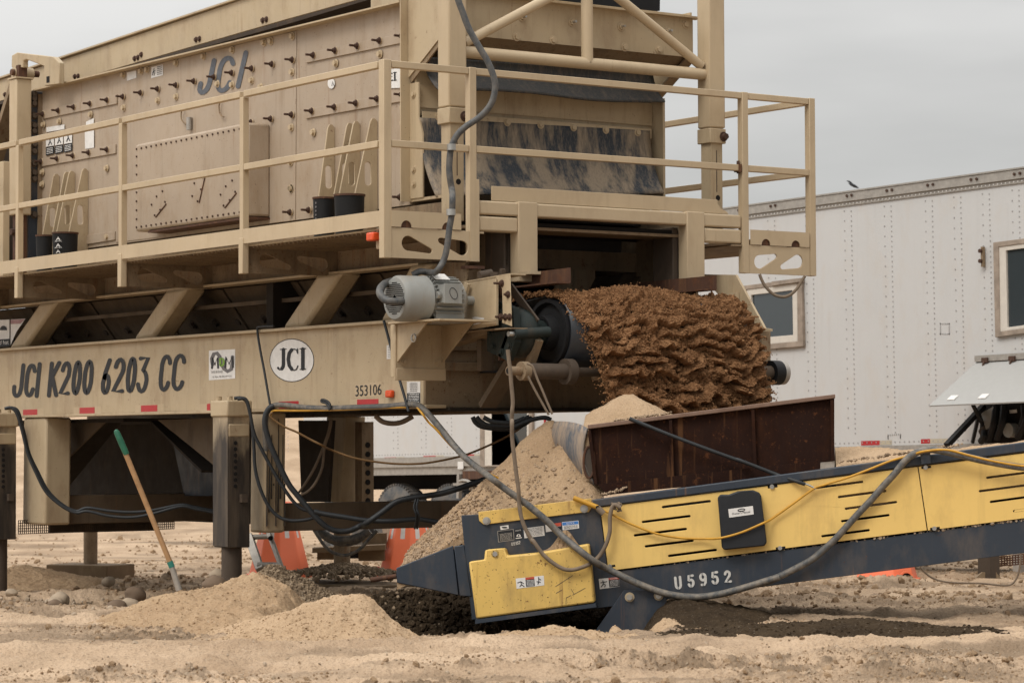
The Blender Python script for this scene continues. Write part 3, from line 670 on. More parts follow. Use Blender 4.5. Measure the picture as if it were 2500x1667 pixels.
b = MB('tan_clean')
T1 = [(1015, 618), (1160, 586), (1210, 575), (1447, 519), (1672, 465), (1907, 411), (2167, 352), (2225, 340), (1017, 885), (1297, 826), (1447, 795), (2065, 661), (747, 939), (490, 997), (360, 1022), (877, 1381), (1787, 690), (1907, 697), (2140, 716), (352, 1412), (350, 1512)]
T2 = [(385, 300), (382, 593), (740, 520), (1102, 446), (1299, 403), (377, 1046), (556, 1087), (1295, 884), (1295, 1008), (372, 1330), (374, 1545)]
b.bolt((0, 0, 0), (0, -1, 0), .021, .02)
copies(b, 'bolt', [on8(*px, .007) for px in [c1(*p) for p in T1] + [c2(*p) for p in T2] + [c5(882, 598), c6(375, 205), c5(1702, 385)]], box)
# vertical end flanges of the box
b = MB('tan'); pa, pb = on8(1001, 4), on8(1003, 500)
b.box(pa.x, pa.x + .012, .715, .86, 2.78, pa.z + .03)
for yy in (48, 95, 152, 278, 428): p = P(*c2(1378, yy), X=pa.x + .012); b.bolt(p, (1, 0, 0), .02, .016)
b.build('end_flange', box)
b = MB('navy'); pa = on8(104, 225); pb = on8(80, 610)
b.box(pa.x - .03, pa.x - .018, .68, .86, 2.7, pa.z); b.use('tan_dirty'); b.box(pa.x - .018, pa.x, .76, .82, 2.75, pa.z - .02); b.use('grime')
for i, yy in enumerate((775, 810, 850, 950, 1030, 1075, 1180, 1240, 1340, 1415, 1465, 1760)):
    p = P(82.5, yy / 3.357, X=pa.x - .018); b.bolt(p, (1, 0, 0), .024, .022)
b.build('end_flange', box)
# big bolted cover box on the side plate
TLc, TRc, BRc, BLc = (330, 352), (604, 300), (604, 528), (328, 566)
fr = onY(.60); q = [fr(*p) for p in (TLc, TRc, BRc, BLc)]
xa, xb = q[0].x, q[1].x; zt_, zb_ = (q[0].z + q[1].z) / 2, (q[2].z + q[3].z) / 2
b = MB('tan_panel'); b.box(xa, xb, .60, SY - .002, zb_, zt_); cov = b.build('vibrator_cover', plant, bevel=.02)
cp = []
for i in range(22): u = xa + .03 + (xb - xa - .06) * i / 21; cp += [(u, .60, zt_ - .04), (u, .60, zb_ + .035)]
for i in range(8): cp.append((xa + .03, .60, zb_ + .1 + (zt_ - zb_ - .2) * i / 7))
f6 = lambda x, y: (x / 3.357, 400 + y / 3.357)
for x, y in ((1334, 225), (1286, 268), (1245, 335), (1355, 313), (1315, 378), (1270, 422), (1595, 160), (1650, 210), (1578, 265), (1622, 308), (1905, 138), (1853, 185), (1810, 253), (1930, 230), (1885, 298), (1835, 343), (1665, 108)): cp.append(P(*f6(x, y), Y=.60))
b = MB('rustbolt'); b.cyl((0, 0, 0), (0, -.008, 0), .0085, n=6); copies(b, 'screw', cp, cov)
b = MB('rust')
for a, c in (((1362, 330), (1275, 438)), ((1680, 108), (1632, 320)), ((1938, 240), (1842, 362))):
    b.bar(P(*f6(*a), Y=.597), P(*f6(*c), Y=.597), .008, .008, up=(0, 1, 0))
b.build('cover_rods', cov)
b = MB('rust'); b.box(xa + .2, xb, .61, SY, zb_ - .02, zb_ - .004); b.build('cover_lip', cov)
# painted name on the side plate
m = MB('fadeblue'); on_ = lambda x, y, l=0: P(x, y, Y=SY - .008 - l)
glyphs(m, [('J', c1(1615, 775), c1(1720, 752), c1(1770, 495), c1(1690, 510)), ('C', c1(1755, 768), c1(1880, 735), c1(1925, 465), c1(1800, 480)), ('I', c1(1925, 712), c1(1975, 705), c1(2040, 430), c1(1990, 440))], 11.5, on_, .3, .002)
m.build('faded_lettering', box)
# stickers on the side plate
def sticker(name, par, quad, onto, parts=(), rows=None, rowmat='greyink', lift=.009):
    m = MB('sticker'); decal(m, quad, onto, lift)
    for mat_, qd in parts: m.use(mat_); decal(m, qd, onto, lift + .001)
    if rows: m.use(rowmat); lines_of_print(m, rows[0], onto, rows[1], lift + .002)
    return m.build(name, par)
sticker('torn_sticker', box, [c1(1040, 598), c1(1117, 580), c1(1117, 640), c1(1040, 665)], on8)
m = MB('sticker'); decal(m, [c1(1240, 553), c1(1335, 530), c1(1335, 618), c1(1240, 643)], on8, .009); m.use('ink')
for pts in ([(1262, 565), (1256, 590), (1268, 600), (1262, 622)], [(1250, 600), (1270, 580)], [(1256, 590), (1250, 618)]): ribbon(m, [c1(*p) for p in pts], 1.6, on8, .0105)
m.use('greyink'); lines_of_print(m, [c1(1285, 545), c1(1330, 535), c1(1330, 612), c1(1285, 622)], on8, 5, .011); m.build('warning_sticker', box)
for i in range(3):
    x0 = 376 + i * 74; m = MB('sticker'); decal(m, [c1(x0, 1120 - i * 17), c1(x0 + 66, 1105 - i * 17), c1(x0 + 66, 1195 - i * 12), c1(x0, 1205 - i * 12)], on8, .009)
    m.use('ink'); decal(m, [c1(x0, 1210 - i * 12), c1(x0 + 66, 1200 - i * 12), c1(x0 + 66, 1262 - i * 12), c1(x0, 1278 - i * 12)], on8, .0095)
    ribbon(m, [c1(x0 + 30, 1125 - i * 15), c1(x0 + 34, 1160 - i * 15), c1(x0 + 22, 1190 - i * 15)], 2.2, on8, .011); ribbon(m, [c1(x0 + 34, 1160 - i * 15), c1(x0 + 48, 1185 - i * 15)], 2, on8, .0112)
    m.use('sticker'); lines_of_print(m, [c1(x0 + 3, 1215 - i * 12), c1(x0 + 60, 1206 - i * 12), c1(x0 + 60, 1256 - i * 12), c1(x0 + 3, 1270 - i * 12)], on8, 4, .011); m.build('warning_sticker', box)
for q_ in ([c1(380, 1045), c1(528, 1022), c1(528, 1060), c1(380, 1085)], [c1(695, 1075), c1(770, 1060), c1(770, 1212), c1(697, 1222)], [c1(705, 1000), c1(768, 970), c1(768, 1010), c1(705, 1030)]): m = MB('sticker'); decal(m, q_, on8, .009); m.build('torn_sticker', box)
m = MB('sticker'); m.add([on8(*c2(700 + 30 * math.cos(t), 685 + 44 * math.sin(t)), .009) for t in [k * .5236 for k in range(12)]], [tuple(range(12))]); m.use('ink'); ribbon(m, [c2(705, 705), c2(712, 670), c2(722, 705)], 1.6, on8, .0105); m.build('torn_sticker', box)
m = MB('sticker'); decal(m, [c2(1168, 575), c2(1272, 558), c2(1268, 722), c2(1165, 725)], on8, .009); m.use('ink')
serif(m, on8, [(3.4, [c2(1205, 605), c2(1190, 602), c2(1180, 630), c2(1190, 668), c2(1208, 660)]), (1.8, [c2(1178, 632), c2(1205, 628)]), (3.8, [c2(1228, 597), c2(1228, 660)]), (1.6, [c2(1216, 598), c2(1242, 595)]), (1.6, [c2(1216, 662), c2(1242, 658)])])
for i in range(len(m.v)):
    if m.v[i][1] > SY - .0085: m.v[i] = (m.v[i][0], m.v[i][1] - .0075, m.v[i][2])
m.build('torn_emblem', box)
m = MB('sticker'); decal(m, [c6(1280, 88), c6(1322, 84), c6(1320, 225), c6(1277, 230)], on8, .009); m.use('ink'); ribbon(m, [c6(1296, 110), c6(1302, 140), c6(1292, 165)], 3.5, on8, .0105); lines_of_print(m, [c6(1280, 172), c6(1320, 168), c6(1320, 222), c6(1280, 226)], on8, 4, .0107, .6); m.build('warning_sticker', box)
# small hanging wires and grease fitting
m = MB('tan_dirty'); m.tube(smooth_path([on8(*c1(x, y), .03) for x, y in ((1500, 880), (1485, 930), (1490, 985), (1525, 1022))]), .006); m.tube(smooth_path([on8(*c1(x, y), .03) for x, y in ((1802, 830), (1795, 880), (1805, 935), (1835, 962))]), .006)
m.use('alu'); p = on8(*c1(1550, 1015), .03); m.cyl(p + V(0, 0, -.05), p + V(0, 0, .05), .022); m.build('grease_lines', box)

# --- spring brackets: three fins and two black spring covers each
def spring_set(fin_px, cover_px, name_a):
    root = None
    for i, (top, outb, inb) in enumerate(fin_px):
        px = P(top[0], top[1], Y=SY).x
        zt = P(top[0], top[1], X=px).z; zb = 2.62
        yo_t = P(top[0] - 17, top[1] + 2, X=px).y; yo_b = P(outb[0], outb[1], X=px).y
        zo = P(outb[0], outb[1], X=px).z; yt_ = max(yo_t, SY - .055)
        pts = [(px, SY - .001, zb), (px, SY - .001, zt - .02), (px, SY - .02, zt), (px, yt_ + .01, zt), (px, yt_ - .005, zt - .025), (px, yo_b, zo), (px, yo_b, zb)]
        cy, cz = (yo_b + SY) / 2 + .015, zo + .16
        hole = [(px, cy + .028 * math.cos(t), cz + (.055 if math.sin(t) > 0 else -.055) + .028 * math.sin(t)) for t in [2 * math.pi * k / 14 for k in range(14)]]
        b = MB('tan'); b.prism(pts, (-.014, 0, 0), [hole])
        if root is None: root = b.build('spring_bracket', plant, bevel=.003)
        else: b.build('fin', root, bevel=.003)
    for x0, x1, yt, yb in cover_px:
        xm = P((x0 + x1) / 2, yt, Y=.50); r = .5 * (x1 - x0) / (F_PX / (np.dot(np.array(xm) - CAM, RM[:, 2])))
        b = MB('rubber'); b.cyl((xm.x, .50, 2.5), (xm.x, .50, xm.z), r * .90, r, n=32)
        cv = b.build('spring_cover', plant)
        b = MB('rust'); b.cyl((xm.x, .50, xm.z), (xm.x, .50, xm.z + .014), r * 1.06, n=32); b.build('top_plate', cv)
        yield cv, xm, r
A = [((818, 305), (778, 485), 0), ((864, 301), (815, 480), 0), ((880, 297), (828, 478), 0), ((922, 290), (866, 478), 0)]
for cv, xm, r in spring_set(A, [(764, 818, 487, 533), (816, 890, 480, 528)], 'a'):
    if r < .1:
        m = MB('greyink')
        for k in range(6): m.cyl((xm.x + r * .2, .50 - r * .955, xm.z - .03 - k * .028), (xm.x + r * .2, .5 - r * .99, xm.z - .03 - k * .028), .008, n=10)
        m.build('cover_marks', cv)
B = [((146, 425), (104, 575), 0), ((172, 420), (128, 572), 0), ((184, 418), (138, 570), 0), ((216, 412), (168, 570), 0)]
for cv, xm, r in spring_set(B, [(88, 128, 578, 624), (128, 190, 572, 620)], 'b'):
    if r > .09:
        m = MB('sticker')
        cyl = lambda x, y, l=0: (lambda p: p)(P(x, y, Y=.50 - r * (.96 - .012) - l))
        for yc in (614, 667, 718):
            bl, br = c5(463, yc + 14), c5(490, yc + 12)
            glyphs(m, [('A', c5(460, yc + 12), c5(492, yc + 9), c5(492, yc - 14), c5(460, yc - 11))], 1.9, cyl, 0, .004)
            if yc < 700: type_text(m, 'ASTEC', c5(447, yc + 27), c5(506, yc + 22), c5(447, yc + 17), cyl, .004)
        m.build('cover_lettering', cv)
b = MB('tan_dirty'); b.box(-1.35, -1.1, .56, .79, 2.513, 2.62); b.use('tan'); b.box(-1.36, -1.09, .55, .79, 2.62, 2.632); b.build('spring_seat', plant)

# --- discharge hood, flaps and apron at the box end
xe = P(1001, 7, Y=SY).x; XH = -.45
zh = [P(1500, 28, X=XH).z, P(1400, 125, X=XH).z]
zt_h, zb_h = P(1640, 42, X=XH).z, P(1640, 136, X=XH).z
b = MB('tan'); b.prism([(XH, .79, zb_h), (XH, 2.94, zb_h), (XH, 2.94, zt_h), (XH, .79, zt_h)], (-.012, 0, 0)); hood = b.build('discharge_hood', plant)
for y in (.775, 2.928):
    b = MB('tan'); b.prism([(xe + .015, y, zt_h + .05), (XH - .014, y, zt_h + .05), (XH - .014, y, zb_h - .0), (xe + .015, y, 3.64)], (0, .014, 0)); b.build('hood_side', hood)
b = MB('tan'); b.bar((XH + .01, .75, zt_h + .006), (XH + .01, 2.99, zt_h + .006), .09, .012); b.box(XH - .25, XH - .01, .79, 2.93, zt_h + .012, zt_h + .03); b.build('hood_lip', hood)
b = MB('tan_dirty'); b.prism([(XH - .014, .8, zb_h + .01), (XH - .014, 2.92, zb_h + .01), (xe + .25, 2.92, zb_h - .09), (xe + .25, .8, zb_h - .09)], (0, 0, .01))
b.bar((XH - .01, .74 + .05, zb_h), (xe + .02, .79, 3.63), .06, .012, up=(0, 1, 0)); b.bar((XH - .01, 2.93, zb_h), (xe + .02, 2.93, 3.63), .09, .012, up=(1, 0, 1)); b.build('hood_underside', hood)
b = MB('tan_clean')
for x, y in ((250, 143), (660, 185), (1060, 222), (1445, 258), (205, 303), (505, 330), (1090, 388), (1372, 408), (1590, 203), (1590, 430)):
    b = MB('tan_clean'); p = P(1200 + x / 3.357, y / 3.357, X=XH); b.bolt(p, (1, 0, 0), .022, .014); b.use('steel'); (b.cyl(p, p + V(.05, 0, 0), .009) if (x, y) in ((250, 143), (660, 185), (1060, 222), (1445, 258)) else None); b.build('hood_bolt', hood)
# dark load above the hood
b = MB('rubber'); q = [P(x, y, X=-1.0) for x, y in ((1130, -40), (1612, -40), (1611, 27), (1130, 27))]; b.prism(q, (-.05, 0, 0)); b.build('upper_flap', hood)
def flap(mat, px_top, px_bot, X0, curl, name, sag=0.0, nseg=40, rag=0):
    (xa, ya), (xb, yb) = px_top; (xc, yc), (xd, yd) = px_bot
    y0, y1 = P(xa, ya, X=X0).y, P(xb, yb, X=X0).y; zA, zB = P(xa, ya, X=X0).z, P(xb, yb, X=X0).z
    zc, zd = P(xc, yc, X=X0 + curl).z, P(xd, yd, X=X0 + curl).z
    vs, fs = [], []; R_ = 16
    for j in range(R_ + 1):
        v = j / R_
        for i in range(nseg + 1):
            u = i / nseg; wv = math.sin(u * 7 + 1) * .02 + math.sin(u * 17) * .008
            x = X0 + curl * v ** 2.2 * (1 + .25 * math.sin(u * 5)) + wv * v
            z = (zA + (zB - zA) * u) * (1 - v) + (zc + (zd - zc) * u) * v + sag * math.sin(u * 6.3) * v
            vs.append((x, y0 + (y1 - y0) * u, z))
    n = nseg + 1
    fs = [(j * n + i, j * n + i + 1, (j + 1) * n + i + 1, (j + 1) * n + i) for j in range(R_) for i in range(nseg)]
    b = MB(mat); b.add(vs, fs, True); ob = b.build(name, hood)
    s_ = ob.modifiers.new('thick', 'SOLIDIFY'); s_.thickness = .012; return ob
flap('flap2', ((1034, 140), (1592, 175)), ((1036, 222), (1596, 247)), -.82, .18, 'rubber_flap', .015)
flap('flap', ((1022, 288), (1585, 320)), ((1038, 482), (1592, 470)), -.80, .20, 'rubber_flap', .01)
b = MB('tan'); za, zb2 = P(1300, 230, X=-.84).z, P(1300, 302, X=-.84).z
b.box(-.86, -.84, .80, 2.87, zb2, za + .12)
vs = []; n = 50
for i in range(n + 1):
    y = .82 + 2.03 * i / n; vs += [(-.835 + .02 * math.sin(y * 4) ** 2, y, za), (-.825, y, zb2 + .05)]
b.add(vs, [(2 * i, 2 * i + 1, 2 * i + 3, 2 * i + 2) for i in range(n)], True)
b.box(-.80, -.79, .82, 2.82, zb2 - .05, zb2 + .02)
for i in range(7): b.bolt((-.79, .95 + i * .29, zb2 - .012), (1, 0, 0), .02, .012)
b.box(-.90, -.70, 2.855, 2.875, 2.84, 3.62); b.build('apron', hood)
b = MB('tan'); b.prism([(xe + .012, .79, 3.60), (xe + .12, .79, 3.60), (xe + .12, .79, 3.36), (xe + .17, .79, 3.24), (xe + .17, .79, 2.80), (xe + .012, .79, 2.80)], (0, .012, 0))
for z in (3.52, 3.0, 2.9): b.bolt((xe + .06, .79, z), (0, -1, 0), .018, .012)
b.box(xe + .012, xe + .4, .80, .86, 2.78, 2.80); b.build('end_cheek', hood)
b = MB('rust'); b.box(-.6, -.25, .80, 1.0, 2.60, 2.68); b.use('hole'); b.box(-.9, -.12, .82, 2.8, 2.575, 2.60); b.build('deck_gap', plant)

# --- overhead feed conveyor pan rising along the top
oq = onY(.98)
b = MB('tan'); b.prism([oq(x, y) for x, y in ((-300, 292), (230, 122), (600, -3), (760, -60), (960, -25), (700, 47), (232, 182), (-300, 330))], (0, .02, 0)); pan = b.build('feed_pan', plant)
b = MB('tan'); b.bar(oq(-300, 292), oq(760, -60), .06, .014); b.build('pan_lip', pan)
b = MB('grime'); b.prism([oq(x, y, -.35) for x, y in ((-300, 300), (760, -60), (1000, -30), (700, 60), (232, 190), (-300, 340))], (0, 1.4, 0)); b.build('pan_body', pan)
b = MB('rustbolt')
for x, y in ((615, 630), (643, 627), (1105, 482), (1132, 474), (1160, 450), (1608, 328), (1637, 321), (2155, 170), (2185, 162), (42, 778), (85, 765), (42, 845), (85, 835)):
    b = MB('rustbolt'); b.bolt(oq(*c1(x, y)), (0, -1, 0), .016, .012); b.build('pan_bolt', pan)
b = MB('tan'); q = [P(*c2(x, y), Y=.95) for x, y in ((1025, -60), (1300, -60), (1250, 10), (1025, 100))]; b.prism(q, (0, .02, 0)); b.build('pan_gusset', pan)

# --- left hand support post with its bent bracket
XL = P(50, 400, Y=.62).x
b = MB('tan_clean'); b.box(XL - .075, XL + .075, .545, .69, 3.10, P(50, 195, Y=.62).z); pst = b.build('support_post', plant, bevel=.01)
b = MB('rust'); b.box(XL - .045, XL + .045, .57, .66, 2.53, 3.10); b.use('rustbolt'); b.bolt((XL + .03, .55, 2.95), (0, -1, 0), .03, .03); b.build('inner_tube', pst)
b = MB('tan_clean'); b.box(XL - .09, XL + .09, .535, .70, P(50, 195, Y=.62).z, P(50, 195, Y=.62).z + .012); b.build('cap', pst)
ob_ = lambda x, y: P(*c1(x, y), Y=.64)
b = MB('tan'); b.prism([ob_(*p) for p in ((95, 455), (135, 432), (440, 468), (485, 515), (485, 690), (360, 705), (360, 545), (215, 490), (190, 500), (190, 555), (92, 552))], (0, .05, 0)); b.use('hole'); q = [P(*c1(x, y), Y=.638) for x, y in ((380, 630), (405, 625), (405, 678), (380, 682))]; b.add(q, [(0, 1, 2, 3)]); b.build('pivot_arm', pst, bevel=.008)
b = MB('tan_clean'); p = ob_(135, 600); b.cyl(p + V(0, -.03, 0), p + V(0, .15, 0), .05, n=20); b.use('rust'); b.cyl(p + V(.02, -.06, 0), p + V(.02, .2, 0), .028); b.box(p.x + .03, p.x + .09, .62, .7, p.z - .12, p.z + .06); b.build('pivot_pin', pst)
# machinery further left, glimpsed past the post
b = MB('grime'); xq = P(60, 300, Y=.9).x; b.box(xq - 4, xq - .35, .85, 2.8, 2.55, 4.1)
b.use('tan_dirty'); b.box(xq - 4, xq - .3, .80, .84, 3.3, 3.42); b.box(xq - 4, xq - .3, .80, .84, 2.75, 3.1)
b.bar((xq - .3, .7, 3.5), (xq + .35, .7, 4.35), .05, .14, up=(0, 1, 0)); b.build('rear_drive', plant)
b = MB('tan_clean'); p = P(8, 500, Y=.3); b.box(p.x - .04, p.x + .04, .28, .34, 2.513, P(8, 395, Y=.3).z); b.build('ladder_post', plant, bevel=.004)
m = MB('sticker')
q = [P(x, y, Y=.72) for x, y in ((-40, 783), (23, 780), (23, 845), (-40, 850))]; m.add(q, [(0, 1, 2, 3)]); q2 = [P(x, y, Y=.72) for x, y in ((26, 780), (62, 778), (40, 810), (26, 842))]; m.add(q2, [(0, 1, 2, 3)])
m.use('pinkink'); m.add([P(x, y, Y=.717) for x, y in ((26, 781), (61, 779), (50, 790), (26, 791))], [(0, 1, 2, 3)])
m.use('ink'); m.add([P(8 + 9 * math.cos(t), 806 + 11 * math.sin(t) if math.sin(t) < 0 else 806, Y=.716) for t in [k * .4488 for k in range(14)]], [tuple(range(14))])
m.add([P(x, y, Y=.717) for x, y in ((-40, 830), (23, 827), (23, 845), (-40, 849))], [(0, 1, 2, 3)])
m.use('sticker'); type_text(m, 'hard hat', (-16, 842), (21, 840), (-16, 832), lambda x, y, l=0: P(x, y, Y=.717 - l), .003)
m.build('hard_hat_sign', plant)

# --- legs, jacks and cross members
def leg(x0, x1, y0, y1, z0, z1, mat='tan', dx=0, side='tan_dirty'):
    b = MB(mat); b.prism([(x0, y0, z1), (x1, y0, z1), (x1 + dx, y0, z0), (x0 + dx, y0, z0)], (0, y1 - y0, 0)); return b
X1 = lambda x, y, Y: P(x, y, Y=Y).x
la, lb = X1(612, 1100, .62), X1(648, 1100, .62)
zl = P(630, 1300, Y=.62).z; l2 = leg(la, lb, .62, .80, zl, 1.346, dx=-.02).build('leg', plant, bevel=.02)
la0, lb0 = X1(57, 1100, .62), X1(112, 1100, .62); zl0 = P(80, 1280, Y=.62).z; leg(la0, lb0, .62, .86, zl0, 1.346, dx=-.02).build('leg', plant, bevel=.02)
m = MB('oil')
for k in range(9): y = .635 + .019 * k; m.box(lb - .02, lb + .0025, y, y + .0015 + .003 * ((k * 7) % 4) / 3, zl + .05 + .1 * ((k * 5) % 4), 1.3 - .12 * ((k * 3) % 5))
m.build('oil_runs', l2)
fa, fb = X1(797, 1120, 2.95), X1(845, 1120, 2.95); leg(fa, fb, 2.95, 3.15, P(820, 1225, Y=2.95).z, 1.346, dx=-.1).build('leg', plant, bevel=.01)
b = MB('tan_dirty'); xx = X1(862, 1120, 2.95); b.box(xx - .08, xx + .03, 3.02, 3.14, .45, 1.3); b.use('hole')
for k in range(7): b.cyl((xx + .03, 3.08, .62 + .08 * k), (xx + .034, 3.08, .62 + .08 * k), .025)
b.build('far_jack_plate', plant)
b = MB('undershade'); b.prism([P(x, y, Y=2.3) for x, y in ((728, 1026), (812, 1026), (800, 1225), (736, 1225))], (0, .03, 0)); b.build('crossmember_web', plant)
def jack(xl, xm, xr, ztop_px, zbot_px, pipe_px, ybot, name_big=True):
    Y0 = .30
    x0, x1 = X1(xl, 1100, Y0), X1(xm, 1100, Y0)
    y1 = P(xr, 1100, X=x1).y; zt, zb = P(xl, ztop_px, Y=Y0).z, P(xl, zbot_px, Y=Y0).z
    b = MB('oilfade'); b.box(x0, x1, Y0 + .004, y1, zb, zt - .10); jk = b.build('hydraulic_jack', plant, bevel=.006)
    b = MB('oilfade'); b.box(x0, x1, Y0 - .004, Y0 + .003, zb + .01, zt - .1); b.build('front_plate', jk)
    b = MB('tan'); b.box(x0 - .018, x1 + .018, Y0 - .018, y1 + .012, zt - .15, zt - .03); b.prism([(x0, Y0, zt - .3), (x0, y1, zt - .3), (x0, y1, zt - .2), (x0, Y0, zt - .2)], (x1 - x0 + .004, 0, 0))
    for xx in (x0 + .03, x1 - .03): b.cyl((xx, Y0 + .03, zt - .03), (xx, Y0 + .03, zt), .025, n=6); b.cyl((xx, y1 - .06, zt - .03), (xx, y1 - .06, zt), .025, n=6)
    b.build('jack_head', jk, bevel=.012)
    b = MB('hole')
    for k in range(8): b.cyl((x1 + .0, Y0 + .06, zb + .45 + k * .045), (x1 + .004, Y0 + .06, zb + .45 + k * .045), .015, n=10)
    b.use('grime'); b.obox((x1 + .015, Y0 + .12, zb + .36), (.02, 0, 0), (0, .025, 0), (0, 0, .03)); b.build('pin_holes', jk)
    xc = (x0 + x1) / 2; yc = (Y0 + y1) / 2; wd = (pipe_px[1] - pipe_px[0]) / (F_PX / np.dot(np.array([xc, yc, .3]) - CAM, RM[:, 2])) / 2
    b = MB('grime'); b.cyl((xc, yc, ybot), (xc, yc, zb + .05), wd, n=28); b.build('jack_ram', jk); return xc, yc
jx2 = jack(521, 557, 610, 968, 1335, (534, 584), -.1)
jx1 = jack(-45, -8, 40, 1000, 1315, (-20, 22), -.28)
def farpipe(x, ytop, ybot, wpx, Y=3.1):
    p = P(x, ybot, Y=Y); r = wpx / 2 / (F_PX / np.dot(np.array(p) - CAM, RM[:, 2])); b = MB('tan_dirty'); b.cyl((p.x, Y, p.z - .03), (p.x, Y, .9), r, n=24); b.build('jack_ram', plant); return p, r
fp1 = farpipe(221, 1380, 1376, 34); fp2 = farpipe(835, 1400, 1394, 40)
# crosswise outrigger beams behind the jacks
def crossbeam(pl, pr, X0, zh):
    a, c = P(*pl, X=X0), P(*pr, X=X0); b = MB('mudshade'); b.obox(((X0 - .08), (a.y + c.y) / 2, (a.z + c.z) / 2), (.08, 0, 0), (0, abs(c.y - a.y) / 2, 0), (0, 0, zh / 2)); return b.build('outrigger_beam', plant, bevel=.008)
crossbeam((655, 1260), (1230, 1254), lb - .06, .205)
crossbeam((122, 1243), (560, 1237), lb0 - .1, .245)
b = MB('undershade'); xq = lb0 - .5
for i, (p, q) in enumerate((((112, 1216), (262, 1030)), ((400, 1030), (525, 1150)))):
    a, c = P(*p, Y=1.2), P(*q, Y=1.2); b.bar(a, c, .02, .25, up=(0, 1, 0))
b.use('mudshade'); b.prism([P(x, y, Y=1.0) for x, y in ((110, 1020), (255, 1030), (112, 1170))], (0, .02, 0)); b.prism([P(x, y, Y=1.0) for x, y in ((385, 1025), (535, 1020), (540, 1150), (460, 1085))], (0, .02, 0))
b.use('undershade'); a, c = P(100, 1030, Y=2.3), P(660, 1030, Y=2.3); b.box(a.x, c.x, 2.3, 2.33, .42, 1.34); b.box(a.x, c.x, .9, 2.3, 1.30, 1.33)  # near-black plates paint the shade inside the undercarriage
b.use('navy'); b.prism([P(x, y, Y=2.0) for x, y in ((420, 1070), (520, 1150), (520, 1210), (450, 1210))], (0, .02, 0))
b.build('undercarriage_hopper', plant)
b = MB('grime')
def meshpanel(q, nx, nz, wd=.006):
    q = [V(p) for p in q]
    for i in range(nx + 1):
        u = i / nx; b.bar(q[0].lerp(q[1], u), q[3].lerp(q[2], min(1, u + 0.0)), wd, wd, up=(0, 1, 0))
    for j in range(nz + 1):
        v = j / nz; b.bar(q[0].lerp(q[3], v), q[1].lerp(q[2], v), wd, wd, up=(0, 1, 0))
X0g = lb0 - .35
gq = [P(x, y, X=X0g) for x, y in ((45, 1270), (425, 1262), (425, 1290), (45, 1303))]; meshpanel(gq, 80, 5); b.box(X0g - .03, X0g - .02, gq[0].y + .3, gq[1].y - .15, gq[3].z, gq[0].z); b.build('mesh_guard', plant)

# --- conveyor drive at the end: motor, shelf, guard, gearbox, head pulley, belt, cleaner
MY0 = .05
pm = P(963, 728, Y=MY0); mc = V(pm.x, MY0, pm.z); R_ = .150
prof = [(0, .02), (0, .115), (.002, .135), (.02, .148), (.045, R_), (.20, R_), (.215, R_ + .004), (.217, .130)]
b = MB('motor'); b.lathe(mc, (0, 1, 0), [(.21, .115), (.22, .130), (.45, .130), (.47, .135), (.48, .12), (.52, .08), (.53, .03), (.64, .03)], 40)
for k in range(30):
    a = 2 * math.pi * k / 30
    if -2.3 < math.atan2(math.sin(a), math.cos(a)) < -.9: continue
    d = V(math.cos(a), 0, math.sin(a)); t = V(-math.sin(a), 0, math.cos(a)); b.obox(mc + V(0, .345, 0) + d * .140, d * .014, t * .003, (0, .105, 0))
for k in (-1, 1): b.obox(mc + V(k * .11, .36, -.145), (.04, 0, 0), (0, .12, 0), (0, 0, .012)); b.obox(mc + V(k * .10, .36, -.12), (.012, 0, 0), (0, .11, 0), (0, 0, .03))
motor = b.build('electric_motor', plant)
b = MB('motor'); b.lathe(mc, (0, 1, 0), prof, 40); b.use('hole')
for j in range(-8, 9):
    zz = j * .0125; wv = math.sqrt(max(0, .105 ** 2 - zz ** 2)); k = int(wv / .011)
    for i in range(-k, k + 1):
        if abs(i) < 2 and abs(j) < 2: continue
        b.obox(mc + V(i * .0125, -.001, zz), (.0045, 0, 0), (0, .001, 0), (0, 0, .0035))
b.build('fan_cover', motor)
b = MB('motor'); jb = P(1083, 710, Y=.36); jq = mc + V(.155, .32, .03)
b.obox(jq, (.045, 0, 0), (0, .065, 0), (0, 0, .06)); b.use('motor'); b.obox(jq + V(.048, 0, 0), (.006, 0, 0), (0, .068, 0), (0, 0, .064)); b.use('ink')
b.tube([jq + V(.056, .03 * math.cos(t), .035 * math.sin(t) - .012 * math.cos(t)) for t in [k * .3307 for k in range(20)]], .002, 5); b.use('steel'); b.cyl(jq + V(0, -.10, -.01), jq + V(0, -.065, -.01), .026)
b.build('junction_box', motor, bevel=.008)
m = MB('sticker'); q = mc + V(.07, .31, .145)
m.obox(q, (.035, 0, -.02), (0, .055, 0), (.001, 0, .002)); m.build('rating_plate', motor)
# shelf bracket
YS0, YS1 = .25, .645; zs = P(1000, 784, Y=YS0).z; XB = P(963, 860, Y=YS0).x
b = MB('tan'); b.box(XB, XB + .62, YS0 - .05, YS1, zs - .012, zs); shelf = b.build('motor_shelf', plant)
zb_ = P(965, 928, Y=YS0).z
b = MB('tan'); b.box(XB - .004, XB + .012, YS0, YS1, zb_, zs - .013); b.box(XB - .05, XB - .005, YS0, YS0 + .012, zb_ + .02, zs - .014); b.use('tan_clean'); b.box(XB + .013, XB + .02, YS0 + .005, YS1, zb_, zb_ + .08); b.use('tan')
for yy in (YS0 + .07, YS1 - .06): b.bolt((XB + .012, yy, zb_ + .12), (1, 0, 0), .016, .012)
b.build('shelf_back', shelf, bevel=.003)
for yy in (YS0 + .013, YS1 - .03):
    b = MB('tan'); b.prism([(XB + .013, yy, zb_ + .12), (XB + .37, yy, zs - .014), (XB + .013, yy, zs - .014)], (0, .012, 0)); b.build('gusset', shelf)
